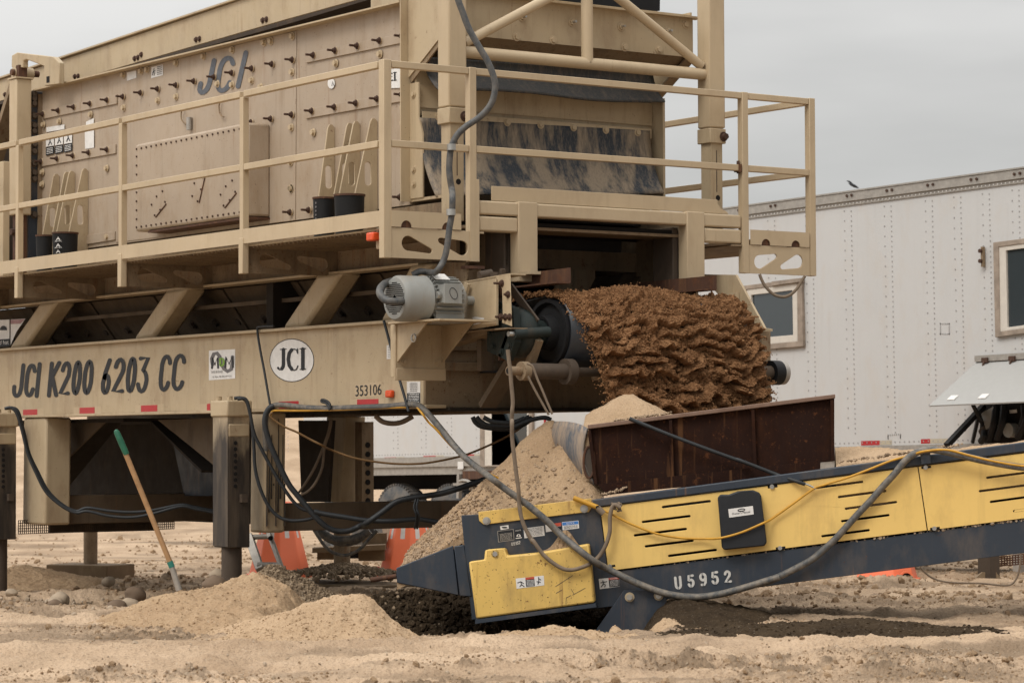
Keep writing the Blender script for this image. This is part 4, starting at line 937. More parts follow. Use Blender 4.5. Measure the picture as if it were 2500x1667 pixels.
b = MB('steel'); p = P(1013, 825, Y=YS0); b.tube([p + V(.025 * math.cos(t), -.01, .025 * math.sin(t)) for t in [k * .4488 for k in range(15)]], .006, 6); b.build('lifting_eye', shelf)
# belt guard
YG = .66; og = onY(YG); cg = lambda x, y: (1000 + x / 5.873, 600 + y / 5.873)
b = MB('tan'); b.prism([og(*cg(*p)) for p in ((640, 545), (860, 498), (1240, 440), (1240, 1140), (640, 1245))], (0, .02, 0))
for p in ((1320, 540),): pass
b.prism([og(*cg(*p), .004) for p in ((1230, 442), (1440, 405), (1465, 1155), (1325, 1105), (1335, 1000), (1325, 620))], (0, .004, 0)); guard = b.build('belt_guard', plant, bevel=.004)
b = MB('tan'); b.bar(og(*cg(640, 545)) + V(0, .06, 0), og(*cg(1440, 405)) + V(0, .06, 0), .13, .008); b.use('tan_dirty'); b.bar(og(*cg(600, 1255)) + V(0, .06, 0), og(*cg(1440, 1180)) + V(0, .06, 0), .16, .008); b.build('guard_rim', guard)
b = MB('rustbolt')
for x, y, l in ((1325, 540, .05), (1415, 698, .02), (1310, 1020, .03), (1375, 1022, .03), (1437, 1022, .02)): b = MB('rustbolt'); b.bolt(og(*cg(x, y), .004), (0, -1, 0), .016, .014, True, l); b.build('guard_bolt', guard)
m = MB('sticker'); m.prism([og(*cg(*p), .004) for p in ((895, 1030), (940, 1015), (1070, 1035), (1055, 1080), (1020, 1110), (910, 1140), (935, 1090))], (0, .001, 0)); m.use('ink'); ribbon(m, [cg(915, 1080), cg(940, 1110)], 2.5, og, .0062); m.build('torn_sticker', guard)
b = MB('tan'); b.bar(P(1117, 786, Y=.61), P(1141, 692, Y=.63), .02, .05, up=(1, 0, 0)); b.build('guard_stay', guard)
b = MB('tan_dirty'); q = [P(x, y, Y=.72) for x, y in ((1085, 845), (1200, 812), (1240, 806), (1090, 800))]; b.prism(q, (0, .12, 0)); b.build('guard_trough', guard)
# lugs under the platform
b = MB('rust'); p = P(1155, 650, X=-.05); b.box(-.06, .0, p.y - .09, p.y + .06, p.z - .02, p.z); b.use('tan_dirty')
for yy in (p.y - .07, p.y + .03): b.prism([(-.02, yy, p.z - .02), (-.16, yy, p.z - .02), (-.14, yy, p.z - .16), (-.05, yy, p.z - .16)], (0, .015, 0))
b.use('grime'); b.cyl(P(1170, 673, Y=.66), P(1200, 668, Y=.75), .03); b.bar(P(1170, 668, Y=.70), P(1215, 670, Y=.75), .02, .03); b.build('hanger_lug', plant)
b = MB('tan_dirty'); b.prism([P(x, y, Y=.83) for x, y in ((1030, 640), (1140, 640), (1110, 690), (1012, 670))], (0, .02, 0)); b.build('corner_gusset', plant)
# gearbox on the pulley shaft
PC = V(.30, 0, 1.835)
b = MB('green'); b.lathe(PC + V(0, .70, 0), (0, 1, 0), [(.06, .05), (.06, .11), (.08, .14), (.11, .165), (.18, .17), (.21, .15), (.24, .12), (.28, .09), (.36, .08)], 28)
b.prism([PC + V(x, .72, z) for x, z in ((-.17, -.12), (.06, -.19), (.15, -.07), (.13, .15), (-.04, .2), (-.17, .14))], (0, .05, 0))
for k in range(8): a = k * .785; b.bolt(PC + V(.13 * math.cos(a), .72, .13 * math.sin(a)), (0, -1, 0), .016, .014)
b.use('green'); b.cyl(PC + V(.16, .70, -.02), PC + V(.16, .98, .0), .035); b.use('steel'); b.cyl(PC + V(.16, .66, -.02), PC + V(.16, .70, -.02), .018)
gb = b.build('gearbox', plant)
b = MB('rust'); b.cyl(PC + V(-.1, .74, .27), PC + V(-.1, .84, .30), .05); b.use('grime'); b.bar(PC + V(-.02, .8, .30), PC + V(.14, .9, .06), .06, .014, up=(0, 1, 0)); b.bar(PC + V(-.15, .8, .2), PC + V(-.1, .8, .42), .03, .03, up=(0, 1, 0)); b.use('tan_dirty'); b.bar(PC + V(.16, .9, -.05), PC + V(.02, .9, -.28), .05, .05, up=(0, 1, 0)); b.build('torque_arm', gb)
b = MB('tan_dirty')
b.use('mudshade'); b.bar(P(1190, 990, Y=.9), P(1275, 850, Y=.9), .04, .13, up=(0, 1, 0)); b.bar(P(1185, 905, Y=.85), P(1185, 830, Y=.85), .05, .1, up=(0, 1, 0)); b.use('rust'); b.bar(P(1225, 880, Y=.75), P(1230, 815, Y=.75), .012, .05, up=(0, 1, 0)); b.use('grime'); b.bar(P(1250, 800, Y=.74), P(1225, 870, Y=.74), .03, .04, up=(0, 1, 0)); b.build('take_up_arm', plant)
RP = .225
b = MB('rubber'); b.lathe(PC, (0, 1, 0), [(1.11, .03), (1.11, .06), (1.06, .07), (1.03, .09), (1.03, .11), (1.10, .12), (1.11, .19), (1.08, .20), (1.08, RP), (1.14, RP + .008)], 48); b.lathe(PC, (0, 1, 0), [(1.1, RP), (2.68, RP), (2.68, .05)], 48); b.use('grime'); b.cyl(PC + V(0, .95, 0), PC + V(0, 1.06, 0), .05)
b.use('tan_dirty'); b.cyl(P(1297, 842, Y=.95), P(1297, 842, Y=1.0) , .035); b.build('head_pulley', plant)
# conveyor belt wrapped round the pulley
b = MB('belt'); path = []; r0 = RP + .014
sl = .115
path.append((-6, r0 - sl * 6 * .55)); path.append((-1.5, r0 - .19)); path.append((-.5, r0 - .05))
for k in range(25): a = math.radians(96 - 192 * k / 24); path.append((r0 * math.cos(a), r0 * math.sin(a)))
path += [(-.8, -r0 + .01), (-6, -.42)]
vs = []
for y in (1.10, 2.66):
    vs += [(PC.x + x, y, PC.z + z) for x, z in path]
n = len(path); b.add(vs, [(i, i + 1, n + i + 1, n + i) for i in range(n - 1)], True); bl = b.build('conveyor_belt', plant); so_ = bl.modifiers.new('thick', 'SOLIDIFY'); so_.thickness = .016; so_.offset = 1
# belt cleaner shaft
cl0, cl1 = P(1240, 905, Y=.62), P(1912, 910, X=P(1240, 905, Y=.62).x)
XC_ = cl0.x; zc = cl0.z
b = MB('tan_dirty'); b.cyl((XC_, cl0.y, zc), (XC_, cl0.y + .16, zc), .03, n=20); b.use('grime'); b.cyl((XC_, cl0.y + .12, zc), (XC_, cl0.y + .5, zc), .052, n=24); b.cyl((XC_, cl0.y + .5, zc), (XC_, cl0.y + .75, zc), .03); b.use('tan_dirty'); b.cyl((XC_, cl0.y + .1, zc), (XC_, cl0.y + .15, zc), .062, n=24); b.use('hole'); b.cyl((XC_, cl0.y - .001, zc), (XC_, cl0.y + .001, zc), .02)
b.use('grime'); b.lathe((XC_, cl0.y + .45, zc), (0, 1, 0), [(0, .05), (0, .085), (.06, .085), (.06, .05)], 24)
zr = P(1900, 910, X=XC_).z; yr = P(1912, 910, X=XC_).y
b.cyl((XC_, cl0.y + .7, zc), (XC_, yr - .1, zr), .03, n=20); b.cyl((XC_, 2.6, zc + .0), (XC_, yr - .1, zr), .05, n=20); b.use('rubber'); b.lathe((XC_, yr - .12, zr), (0, 1, 0), [(0, .05), (0, .085), (.08, .085), (.09, .07)], 24); b.use('alu'); b.cyl((XC_, yr - .04, zr), (XC_, yr, zr), .082, n=24)
b.build('belt_cleaner', plant)
b = MB('tan_dirty'); b.box(XC_ - .1, XC_ + .07, cl0.y + .74, 2.2, zc - .05, zc + .045); b.box(XC_ - .1, XC_ + .05, cl0.y + .8, 2.2, zc + .045, zc + .17); b.use('green'); b.box(XC_ - .03, XC_ + .06, cl0.y + .78, cl0.y + .96, zc + .09, zc + .2); b.build('scraper_block', plant, bevel=.008)
# far pulley mount plate
on_f = onY(2.86); cq = lambda x, y: (1200 + x / 3.357, 400 + y / 3.357)
b = MB('tan'); b.prism([on_f(*cq(*p)) for p in ((1700, 905), (2000, 910), (2235, 1345), (2285, 1352), (2285, 1372), (2125, 1372), (1840, 1050))], (0, .02, 0)); b.use('tan_clean'); b.prism([on_f(*cq(*p), .03) for p in ((1935, 1060), (2005, 1055), (2012, 1180), (1960, 1140))], (0, .025, 0)); b.use('tan_dirty'); q0, q1 = on_f(*cq(2140, 1372)), on_f(*cq(2205, 1372)); b.box(q0.x, q1.x, 2.87, 2.95, 1.4, q0.z)
b.build('pulley_mount', plant)
b = MB('tan_clean'); b.box(.0, .01, 2.6, 2.85, 2.0, 2.04); b.build('mount_lip', plant)
b = MB('amber'); q = P(915, 574, Y=.03); b.obox(q + V(-.02, .0, -.01), (.045, 0, 0), (0, .03, 0), (0, 0, .028)); b.use('tan_clean'); b.obox(q + V(-.01, .04, -.02), (.03, 0, 0), (0, .01, 0), (0, 0, .07)); b.build('marker_lamp', plant, bevel=.01)
# ================================================================== stacking conveyor (navy and yellow)
AN = math.radians(6)
UH = RGT * math.cos(AN) - FWD * math.sin(AN); VD = FWD * math.cos(AN) + RGT * math.sin(AN)
Q0 = W(1650, 1300, 17.2)
def C(px, py, off=0.0):
    d = Vector(ray(px, py)); c0 = Vector(CAM); t = (Q0 + VD * off - c0).dot(VD) / d.dot(VD); return c0 + d * t
def onC(off=0.0): return lambda x, y, l=0: C(x, y, off - l)
conv = thing('stacking_conveyor', tuple(Vector((Q0.x, Q0.y, -.15)) + VD * .5), 'navy blue and yellow stacking conveyor under the falling sand', 'conveyor')
k3 = lambda x, y: (1200 + x / 3.357, 800 + y / 3.357)
k7 = lambda x, y: (1200 + x / 3.357, 1200 + y / 3.357)
k6 = lambda x, y: (600 + x / 3.357, 1200 + y / 3.357)
k8 = lambda x, y: (1800 + x / 3.357, 1200 + y / 3.357)
k4 = lambda x, y: (1800 + x / 3.357, 800 + y / 3.357)
k9 = lambda x, y: (960 + x / 4.3556, 1000 + y / 4.3556)
PITCH = (C(2500, 1349) - C(1800, 1435)).normalized()
def plate(mat, px, off, depth, name, par=None, holes=(), bevel=.003):
    b = MB(mat); b.prism([C(x, y, off) for x, y in px], VD * depth, [[C(x, y, off) for x, y in h] for h in holes]); return b.build(name, par or conv, bevel=bevel)
frame = plate('navy', [(1126, 1258), (1448, 1238), (1464, 1240), (1484, 1397), (2700, 1244), (2700, 1323), (1459, 1484), (1152, 1512)], .012, .09, 'frame_beam')
plate('navy', [(1126, 1258), (1448, 1238), (2700, 1065), (2700, 1323), (1459, 1484), (1152, 1512)], 1.05, .05, 'frame_beam')
b = MB('hole'); b.prism([C(x, y, .13) for x, y in ((1140, 1262), (1462, 1236), (2700, 1085), (2700, 1300), (1470, 1450), (1165, 1490))], VD * .01); b.build('dark_backing', conv)  # black sheet behind the slots paints the shade inside the frame
plate('navy', [(1446, 1219), (2700, 1052), (2700, 1077), (1447, 1239)], -.012, .07, 'top_rail', bevel=.008)
plate('navy', [(1446, 1219), (2700, 1052), (2700, 1077), (1447, 1239)], 1.03, .07, 'top_rail', bevel=.008)
b = MB('belt'); q = [C(x, y, .10) for x, y in ((1160, 1300), (2700, 1090), (2700, 1096), (1160, 1306))]; b.prism(q, VD * .95); b.build('belt', conv)
def slot(p, q, w_=2.9):
    dx, dy = q[0] - p[0], q[1] - p[1]; a = math.atan2(dy, dx); o = []
    for c_, s_ in ((q, -90), (p, 90)):
        for k in range(7): t = a + math.radians(s_ + 30 * k); o.append((c_[0] + w_ * math.cos(t), c_[1] + w_ * math.sin(t)))
    return o
sl1 = [(k7(1406, 125), k7(1788, 77)), (k7(1242, 247), k7(1622, 199)), (k7(1176, 357), k7(1592, 304)), (k7(1266, 447), k7(1648, 400)), (k7(1456, 525), k7(1838, 476)),
       (k4(649, 1310), k4(1022, 1261)), (k4(834, 1386), k4(1212, 1336)), (k4(891, 1481), k4(1300, 1427)), (k8(861, 240), k8(1238, 191)), (k8(699, 363), k8(1076, 314))]
plate('yellow', [(1466, 1238), (2240, 1139), (2263, 1294), (1485, 1393)], 0, .008, 'side_panel', holes=[slot(*s) for s in sl1], bevel=.002)
sl2 = [(k4(2049, 1227), k4(2440, 1176)), (k4(1989, 1337), k4(2400, 1284)), (k4(2079, 1425), k4(2470, 1372)), (k4(2269, 1500), k4(2640, 1452)), (k8(2280, 158), k8(2560, 120))]
plate('yellow', [(2242.5, 1139), (2690, 1082), (2690, 1240), (2265.5, 1294)], 0, .008, 'side_panel', holes=[slot(*s) for s in sl2], bevel=.002)
for p in (k4(285, 1302), k4(1543, 1143), k8(350, 460), k8(1615, 300), k7(970, 610), k3(2298, 1300)): b = MB('steel'); q = C(*p); b.cyl(q, q - VD * .012, .014, n=10); b.use('hole'); b.obox(q + PITCH * .004, PITCH * .03, VD * .0006, VD.cross(PITCH) * .007); b.build('panel_bolt', conv)
# stones caught on the ledge under the panels
b = MB('stone'); rnd = random.Random(4); pts, sz = [], []
for i in range(150):
    u = rnd.random() ** .6; x = 1490 + u * 1010; y = 1397 - (x - 1484) * .1258 - 1; pts.append(C(x, y, .012 + rnd.uniform(-.004, .02))); sz.append(rnd.uniform(.003, .007 + .006 * u))
lumps(b, pts, sz); o = b.build('caught_stones', conv); o['kind'] = 'stuff'
# tail plate, trim, nose
plate('yellow_worn', [k9(905, 1085), k9(2105, 940), k9(2112, 1035), k9(2080, 1085), k9(962, 1220), k9(912, 1178)], 0, .010, 'tail_trim')
for p in (k9(993, 1180), k9(2030, 1052), k6(2045, 508)): q = C(*p, 0 if p[1] < 1300 else -.11); b = MB('steel'); b.bolt(q, -VD, .017, .014); b.build('trim_bolt', conv)
plate('navy', [(967, 1386), (1106, 1331), (1120, 1453), (969, 1422)], .02, .95, 'tail_nose', bevel=.006)
plate('navy', [(1108, 1333), (1132, 1329), (1152, 1456), (1122, 1454)], .006, .97, 'tail_nose', bevel=.006)
b = MB('rust'); b.cyl(C(905, 1415, .4), C(968, 1406, .4), .017); b.build('tow_pin', conv)
# yellow tail guard
gpx = [(1144, 1371), (1182, 1366), (1184, 1342), (1232, 1338), (1238, 1356), (1310, 1349), (1437, 1327), (1452, 1470), (1162, 1510)]
guard_ = plate('yellow_worn', gpx, -.115, .12, 'tail_guard', bevel=.012)
b = MB('navy'); b.prism([C(x, y, -.12) for x, y in ((1160, 1512), (1454, 1472), (1456, 1481), (1160, 1522))], VD * .2); b.build('guard_lip', guard_)
gon = onC(-.115)
m = MB('sticker'); decal(m, [k7(198, 710), k7(428, 685), k7(433, 765), k7(205, 793)], gon); m.use('ink'); decal(m, [k7(278, 720), k7(350, 712), k7(355, 770), k7(284, 778)], gon, .0022); m.use('redink'); decal(m, [k7(277, 702), k7(350, 694), k7(350, 712), k7(278, 720)], gon, .0022)
m.use('ink')
for st in ([(215, 745), (240, 735), (262, 750)], [(240, 735), (245, 760), (232, 775)], [(245, 760), (268, 775)], [(385, 700), (388, 735), (380, 755)], [(372, 735), (400, 740)], [(392, 712), (404, 722)]): ribbon(m, [k7(*p) for p in st], 2.0, gon, .003)
m.use('sticker'); lines_of_print(m, [k7(282, 724), k7(350, 716), k7(352, 768), k7(287, 775)], gon, 5, .0034); m.build('warning_sticker', guard_)
b = MB('navy')
for st in (((525, 775), (665, 685)), ((530, 830), (580, 802)), ((665, 845), (768, 788)), ((610, 920), (612, 870), (650, 848)), ((655, 800), (675, 835))):
    ribbon(b, [k7(*p) for p in st], 1.1, gon, .0015)
b.build('scratches', guard_)
# foot
plate('navy', [(1522, 1441), (1626, 1437), (1632, 1580), (1500, 1580), (1452, 1541)], -.035, .03, 'skid_foot')
for p in (k7(1132, 862), k7(1370, 850)): q = C(*p, -.035); b = MB('tan'); b.cyl(q, q - VD * .006, .030, n=20); b.use('steel'); b.bolt(q - VD * .006, -VD, .02, .014, False); b.build('foot_bolt', conv)
plate('navy', [(1522, 1441), (1626, 1437), (1632, 1580), (1500, 1580), (1452, 1541)], 1.05, .03, 'skid_foot')
# rusty hopper side
hop = plate('rustplate', [(1436, 1046), (2037, 970), (2037, 1125), (1457, 1184)], .14, .012, 'hopper_side')
b = MB('rustrim'); b.prism([C(x, y, .10) for x, y in ((1434, 1037), (2039, 962), (2039, 972), (1436, 1047))], VD * .07); b.build('hopper_rim', hop, bevel=.004)
b = MB('rustplate')
for (xa, ya, xb, yb) in ((1637, 1025, 1643, 1172), (1838, 999, 1844, 1147), (2031, 975, 2034, 1124), (1439, 1050, 1455, 1182)): b.bar(C(xa, ya, .125), C(xb, yb, .125), .02, .035, up=VD)
b.prism([C(x, y, .10) for x, y in ((1458, 1182), (2003, 1124), (2003, 1152), (1482, 1208))], VD * .03); b.build('hopper_ribs', hop)
b = MB('rustplate'); b.prism([C(x, y, .95) for x, y in ((1436, 1046), (2037, 970), (2037, 1125), (1457, 1184))], VD * .012); b.build('hopper_side', conv)
# curved rubber skirt at the hopper end
T = [((1352, 1032), .80), ((1362, 1030), .55), ((1385, 1030), .36), ((1415, 1035), .22), ((1437, 1046), .145)]
B_ = [((1362, 1095), .75), ((1380, 1118), .5), ((1405, 1145), .32), ((1432, 1170), .2), ((1456, 1183), .145)]
tp, bp_ = smooth_path([C(*p, o) for p, o in T], 6), smooth_path([C(*p, o) for p, o in B_], 6)
n = len(tp); vs = []
for j in range(9):
    v = j / 8
    for a, c in zip(tp, bp_): vs.append(a.lerp(c, v) - UH * .05 * math.sin(v * 3.14))
b = MB('skirt'); b.add(vs, [(j * n + i, j * n + i + 1, (j + 1) * n + i + 1, (j + 1) * n + i) for j in range(8) for i in range(n - 1)], True); sk = b.build('rubber_skirt', conv); mo = sk.modifiers.new('thick', 'SOLIDIFY'); mo.thickness = .012
b = MB('oil'); b.add([C(1438 + 13 * math.cos(t), 1128 + 38 * math.sin(t), .138) for t in [k * .2618 for k in range(24)]], [tuple(range(24))]); b.use('rust'); b.tube([C(1438 + 13 * math.cos(t), 1128 + 38 * math.sin(t), .138) for t in [k * .2618 for k in range(25)]], .008, 6); b.build('dark_opening', conv)  # dark disc paints the shade of a round opening
# clip over the rail, manual box, stencil, stickers
plate('navy', [k4(1495, 980), k4(1575, 970), k4(1590, 1110), k4(1508, 1120)], -.05, .03, 'rail_clip')
mpx = [(1752, 1214), (1758, 1207), (1778, 1207), (1800, 1199), (1838, 1196), (1853, 1202), (1858, 1210), (1872, 1324), (1866, 1332), (1769, 1342), (1762, 1336)]
mb_ = plate('blackpaint', mpx, -.075, .074, 'manual_case', bevel=.012)
mon = onC(-.075); m = MB('sticker'); decal(m, [k7(1940, 142), k7(2142, 115), k7(2149, 184), k7(1948, 211)], mon); m.use('ink'); m.add([mon(1810 + 9.5 * math.cos(t), 1244.5 + 4 * math.sin(t) - .13 * 9.5 * math.cos(t), .0025) for t in [k * .3491 for k in range(18)]], [tuple(range(18))]); m.use('sticker'); m.add([mon(1810 + 7 * math.cos(t), 1244.5 + 1.3 * math.sin(t) - .13 * 7 * math.cos(t), .0032) for t in [k * .5236 for k in range(12)]], [tuple(range(12))]); m.use('ink'); type_text(m, "Owner's Manual", k7(1972, 190), k7(2120, 170), k7(1970, 172), mon, .003); m.build('manual_sticker', mb_)
fon = onC(.012)
m = MB('stencil'); its = []
for ch, x0, x1, y0, y1 in (('U', 1500, 1562, 800, 690), ('5', 1605, 1668, 785, 675), ('9', 1702, 1770, 772, 660), ('5', 1800, 1868, 760, 648), ('2', 1905, 1968, 748, 640)):
    s_ = (x1 - x0) * .12; its.append((ch, k7(x0 + 9, y0 - 5), k7(x1 - 3, y0 - s_ - 5), k7(x1 - 12, y1 - s_ + 14), k7(x0 - 1, y1 + 14)))
glyphs(m, its, 6.2, fon, .15); m.use('navy')
for ch, bl, br, tr, tl in its:
    for u in (.42,):
        x0, y0 = bl[0] * (1 - u) + br[0] * u, bl[1] * (1 - u) + br[1] * u; x1, y1 = tl[0] * (1 - u) + tr[0] * u, tl[1] * (1 - u) + tr[1] * u
        if ch == 'U': ribbon(m, [(x0, y0 + 4), (x0 - .3, y0 - 8)], 1.4, fon, .0055)
        elif ch == '2': ribbon(m, [(x0 + 1, y0 + 4), (x0 + .7, y0 - 7)], 1.4, fon, .0055)
        else: ribbon(m, [(x0, y0 + 4), (x0 - .3, y0 - 7)], 1.4, fon, .0055); ribbon(m, [(x1, y1 - 4), (x1 + .2, y1 + 7)], 1.4, fon, .0055)
m.build('stencilled_number', frame)
m = MB('sticker'); decal(m, [k7(878, 713), k7(1045, 697), k7(1050, 775), k7(888, 797)], fon); m.use('ink'); decal(m, [k7(960, 722), k7(1045, 714), k7(1049, 773), k7(966, 782)], fon, .0022); m.use('redink'); decal(m, [k7(958, 706), k7(1045, 698), k7(1045, 714), k7(960, 722)], fon, .0024); m.use('sticker'); type_text(m, 'DANGER', k7(972, 718), k7(1034, 712), k7(972, 708), fon, .0036); lines_of_print(m, [k7(965, 726), k7(1044, 718), k7(1046, 768), k7(970, 777)], fon, 5, .0034)
m.use('ink')
for st in ([(895, 745), (918, 740), (945, 735)], [(912, 728), (916, 742)], [(918, 740), (912, 762), (898, 778)], [(916, 755), (934, 762), (928, 778)]): ribbon(m, [k7(*p) for p in st], 2.2, fon, .003)
m.build('danger_sticker', frame)
m = MB('alu'); decal(m, [k7(48, 322), k7(180, 305), k7(186, 395), k7(55, 413)], fon); m.use('ink'); decal(m, [k7(52, 325), k7(176, 309), k7(182, 391), k7(59, 408)], fon, .0022); m.use('alu'); lines_of_print(m, [k7(60, 345), k7(172, 330), k7(178, 388), k7(64, 403)], fon, 6, .0034)
m.use('sticker'); decal(m, [k7(70, 282), k7(138, 272), k7(142, 302), k7(75, 312)], fon); m.use('ink'); m.add([fon(*k7(106 + 24 * math.cos(t), 292 + 7 * math.sin(t)), .003) for t in [k * .4488 for k in range(14)]], [tuple(range(14))]); m.build('serial_plate', frame)
m = MB('ink'); decal(m, [k7(188, 305), k7(250, 296), k7(256, 384), k7(194, 392)], fon); m.use('sticker'); type_text(m, 'PARTS', k7(197, 325), k7(240, 318), k7(197, 315), fon, .003); m.add([fon(*k7(222 + 18 * math.cos(t), 366 - 20 * abs(math.sin(t))), .003) for t in [k * .314 for k in range(11)]], [tuple(range(11))]); decal(m, [k7(198, 378), k7(248, 371), k7(248, 378), k7(198, 385)], fon, .003); m.use('ink'); m.add([fon(*k7(222 + 7 * math.cos(t), 357 + 7 * math.sin(t)), .0038) for t in [k * .628 for k in range(10)]], [tuple(range(10))])
m.use('sticker'); decal(m, [k7(262, 300), k7(428, 278), k7(436, 358), k7(270, 380)], fon); m.use('greyink'); lines_of_print(m, [k7(268, 306), k7(424, 285), k7(430, 352), k7(275, 374)], fon, 6, .003, .35); m.build('parts_sticker', frame)
m = MB('sticker'); decal(m, [k7(440, 272), k7(570, 252), k7(573, 312), k7(446, 330)], fon); m.use('redink'); decal(m, [k7(505, 260), k7(570, 251), k7(571, 278), k7(507, 287)], fon, .0022); m.use('ink'); decal(m, [k7(507, 289), k7(571, 280), k7(573, 310), k7(510, 318)], fon, .0022); m.build('warning_sticker', frame)
m = MB('sticker'); decal(m, [k7(577, 248), k7(713, 235), k7(718, 298), k7(583, 315)], fon); m.use('blueink'); decal(m, [k7(580, 251), k7(710, 239), k7(712, 264), k7(582, 277)], fon, .0022); m.use('sticker'); type_text(m, 'NOTICE', k7(612, 270), k7(678, 262), k7(612, 254), fon, .0034); m.use('greyink'); lines_of_print(m, [k7(585, 282), k7(712, 268), k7(715, 292), k7(588, 308)], fon, 3, .0032); m.build('notice_sticker', frame)
m = MB('stencil'); cx = [('U', 163), ('5', 180), ('9', 196), ('5', 208), ('2', 222)]
glyphs(m, [(c, k7(x, 441 - i * 3), k7(x + 13, 439 - i * 3), k7(x + 14, 414 - i * 3), k7(x + 1, 416 - i * 3)) for i, (c, x) in enumerate(cx)], 1.1, fon, .1); m.build('handwritten_number', frame)
# ------------------------------------------------------------------ sand heaped on the conveyor
def conv_floor(U, V_): return C(2040, 1138, 0).z + PITCH.z / PITCH.dot(UH) * (U - (C(2040, 1138, 0) - Q0).dot(UH))
def conv_heap(name, mat, x0, x1, v0, v1, hf, label, seed, open_=.16, nu=260, nv=120, amp=.022):
    """height field over the conveyor: u measured along it, v across it"""
    us, vs_ = np.linspace(x0, x1, nu), np.linspace(v0, v1, nv); U, Vv = np.meshgrid(us, vs_)
    base = np.array(Q0)
    H = hf(U, Vv) + amp * fbm(U * 9, Vv * 9, 0, seed, 5, .6) + .005 * fbm(U * 45, Vv * 45, 0, seed + 9, 2)
    Xw = base[0] + UH.x * U + VD.x * Vv; Yw = base[1] + UH.y * U + VD.y * Vv
    v = np.stack([Xw, Yw, H], -1).reshape(-1, 3); fl_ = conv_floor(U, Vv) - open_
    f = [(j * nu + i, j * nu + i + 1, (j + 1) * nu + i + 1, (j + 1) * nu + i) for j in range(nv - 1) for i in range(nu - 1) if H[j, i] > fl_[j, i] or H[j + 1, i + 1] > fl_[j + 1, i + 1]]
    b = MB(mat); b.add([tuple(p) for p in v], f, True)
    u_nose = (C(1130, 1300, .03) - Q0).dot(UH); edge = [i for i in range(nu)]; k = len(b.v)
    b.add([(b.v[i][0], b.v[i][1], b.v[i][2] - (.06 if us[i] < u_nose else .3)) for i in edge], []); b.f += [(edge[i], k + i, k + i + 1, edge[i + 1]) for i in range(nu - 1) if H[0, i] > fl_[0, i]]; b.mi += [0] * (len(b.f) - len(b.mi)); b.sm += [True] * (len(b.f) - len(b.sm))
    c = np.array(v.mean(0)); o = b.build(name, origin=(c[0], c[1], float(H.min())))
    return tag(o, label, 'sand pile')
uv = lambda p: ((p - Q0).dot(UH), (p - Q0).dot(VD))
def cone(px, py, off, slope, rnd_=.04, su=1.0):
    p = C(px, py, off); u0, v0 = uv(p); z0 = p.z
    return lambda U, V_: z0 + rnd_ * slope - slope * np.sqrt(((U - u0) * su) ** 2 + (V_ - v0) ** 2 + rnd_ ** 2)
cA, cA2, cB = cone(1347, 1020, .66, .93, .02), cone(1383, 1062, .42, 1.02, .012), cone(1534, 960, .55, .62, .05)
uL = uv(C(969, 1386, .03))[0]; uR = uv(C(1478, 1200, .3))[0]
wob = lambda U, V_: .05 * fbm(U * 3, V_ * 3, 0, 31, 3)
conv_heap('sand_pile', 'sandp', uL, uR, .03, 1.02, lambda U, V_: np.maximum(cA(U, V_), cA2(U, V_)) + wob(U, V_), 'steep spilled sand heap covering the conveyor tail', 41, 9)
uL2, uR2 = uv(C(1425, 1050, .3))[0], uv(C(1760, 1000, .3))[0]
cB2 = cone(1400, 1020, .5, .5, .1)
conv_heap('sand_pile', 'sand', uL2, uR2, .16, .93, lambda U, V_: np.maximum(cB(U, V_), cB2(U, V_)) + .5 * wob(U, V_), 'pale pointed sand pile behind the rusty hopper plate', 42)
uL3, uR3 = uv(C(2040, 1110, .3))[0], uv(C(2700, 1050, .3))[0]
zline = lambda U: Q0.z + PITCH.z / PITCH.dot(UH) * (U - uv(C(2040, 1138, 0))[0]) + (C(2040, 1138, 0).z - Q0.z)
conv_heap('sand_pile', 'sand', uL3, uR3, .06, 1.0, lambda U, V_: zline(U) - .03 + .15 * np.exp(-((V_ - .5) / .3) ** 2) * (.75 + .25 * np.cos((U - uL3) * 4)) * np.clip(1 - (U - uL3) / 1.6, .15, 1), 'low sand layer riding the conveyor belt past the hopper', 43)
def hem(p, q, n, off, rnd_, lo, hi):
    pts, sz = [], []
    for i in range(n): t = rnd_.random(); pts.append(C(p[0] + (q[0] - p[0]) * t, p[1] + (q[1] - p[1]) * t + rnd_.uniform(-3, 2), off + rnd_.uniform(0, .08))); sz.append(rnd_.uniform(lo, hi))
    return pts, sz
b = MB('gravelpale'); rnd = random.Random(8)
hA = lambda U, V_: np.maximum(cA(U, V_), cA2(U, V_)) + wob(U, V_)
rq = np.random.default_rng(3); n = 2600; uu_ = rq.uniform(uL, uR, n); vv_ = .03 + np.abs(rq.normal(0, .22, n)); kp = (vv_ < .95) & (rq.random(n) < np.clip((uR - uu_) / (uR - uL) * 1.5 - .25, .08, 1)); uu_, vv_ = uu_[kp], vv_[kp]
pp = np.stack([Q0.x + UH.x * uu_ + VD.x * vv_, Q0.y + UH.y * uu_ + VD.y * vv_, hA(uu_, vv_) + .004], -1); lumps(b, pp, rq.uniform(.004, .012, len(uu_)), seed=4)
for p, q, n, off in (((2050, 1128), (2350, 1085), 160, .06), ((1500, 1028), (1640, 1008), 140, .2), ((1470, 1208), (1530, 1192), 60, .05)):
    a, c = hem(p, q, n, off, rnd, .004, .011); lumps(b, a, c, seed=n)
tag(b.build('gravel', origin=tuple(C(1200, 1240, .1))), 'loose pebbles on the conveyor sand heap', 'gravel', kind='stuff')
b = MB('sandp'); pts = []
n = 26; vs = []
apx = C(1388, 1300, -.06)
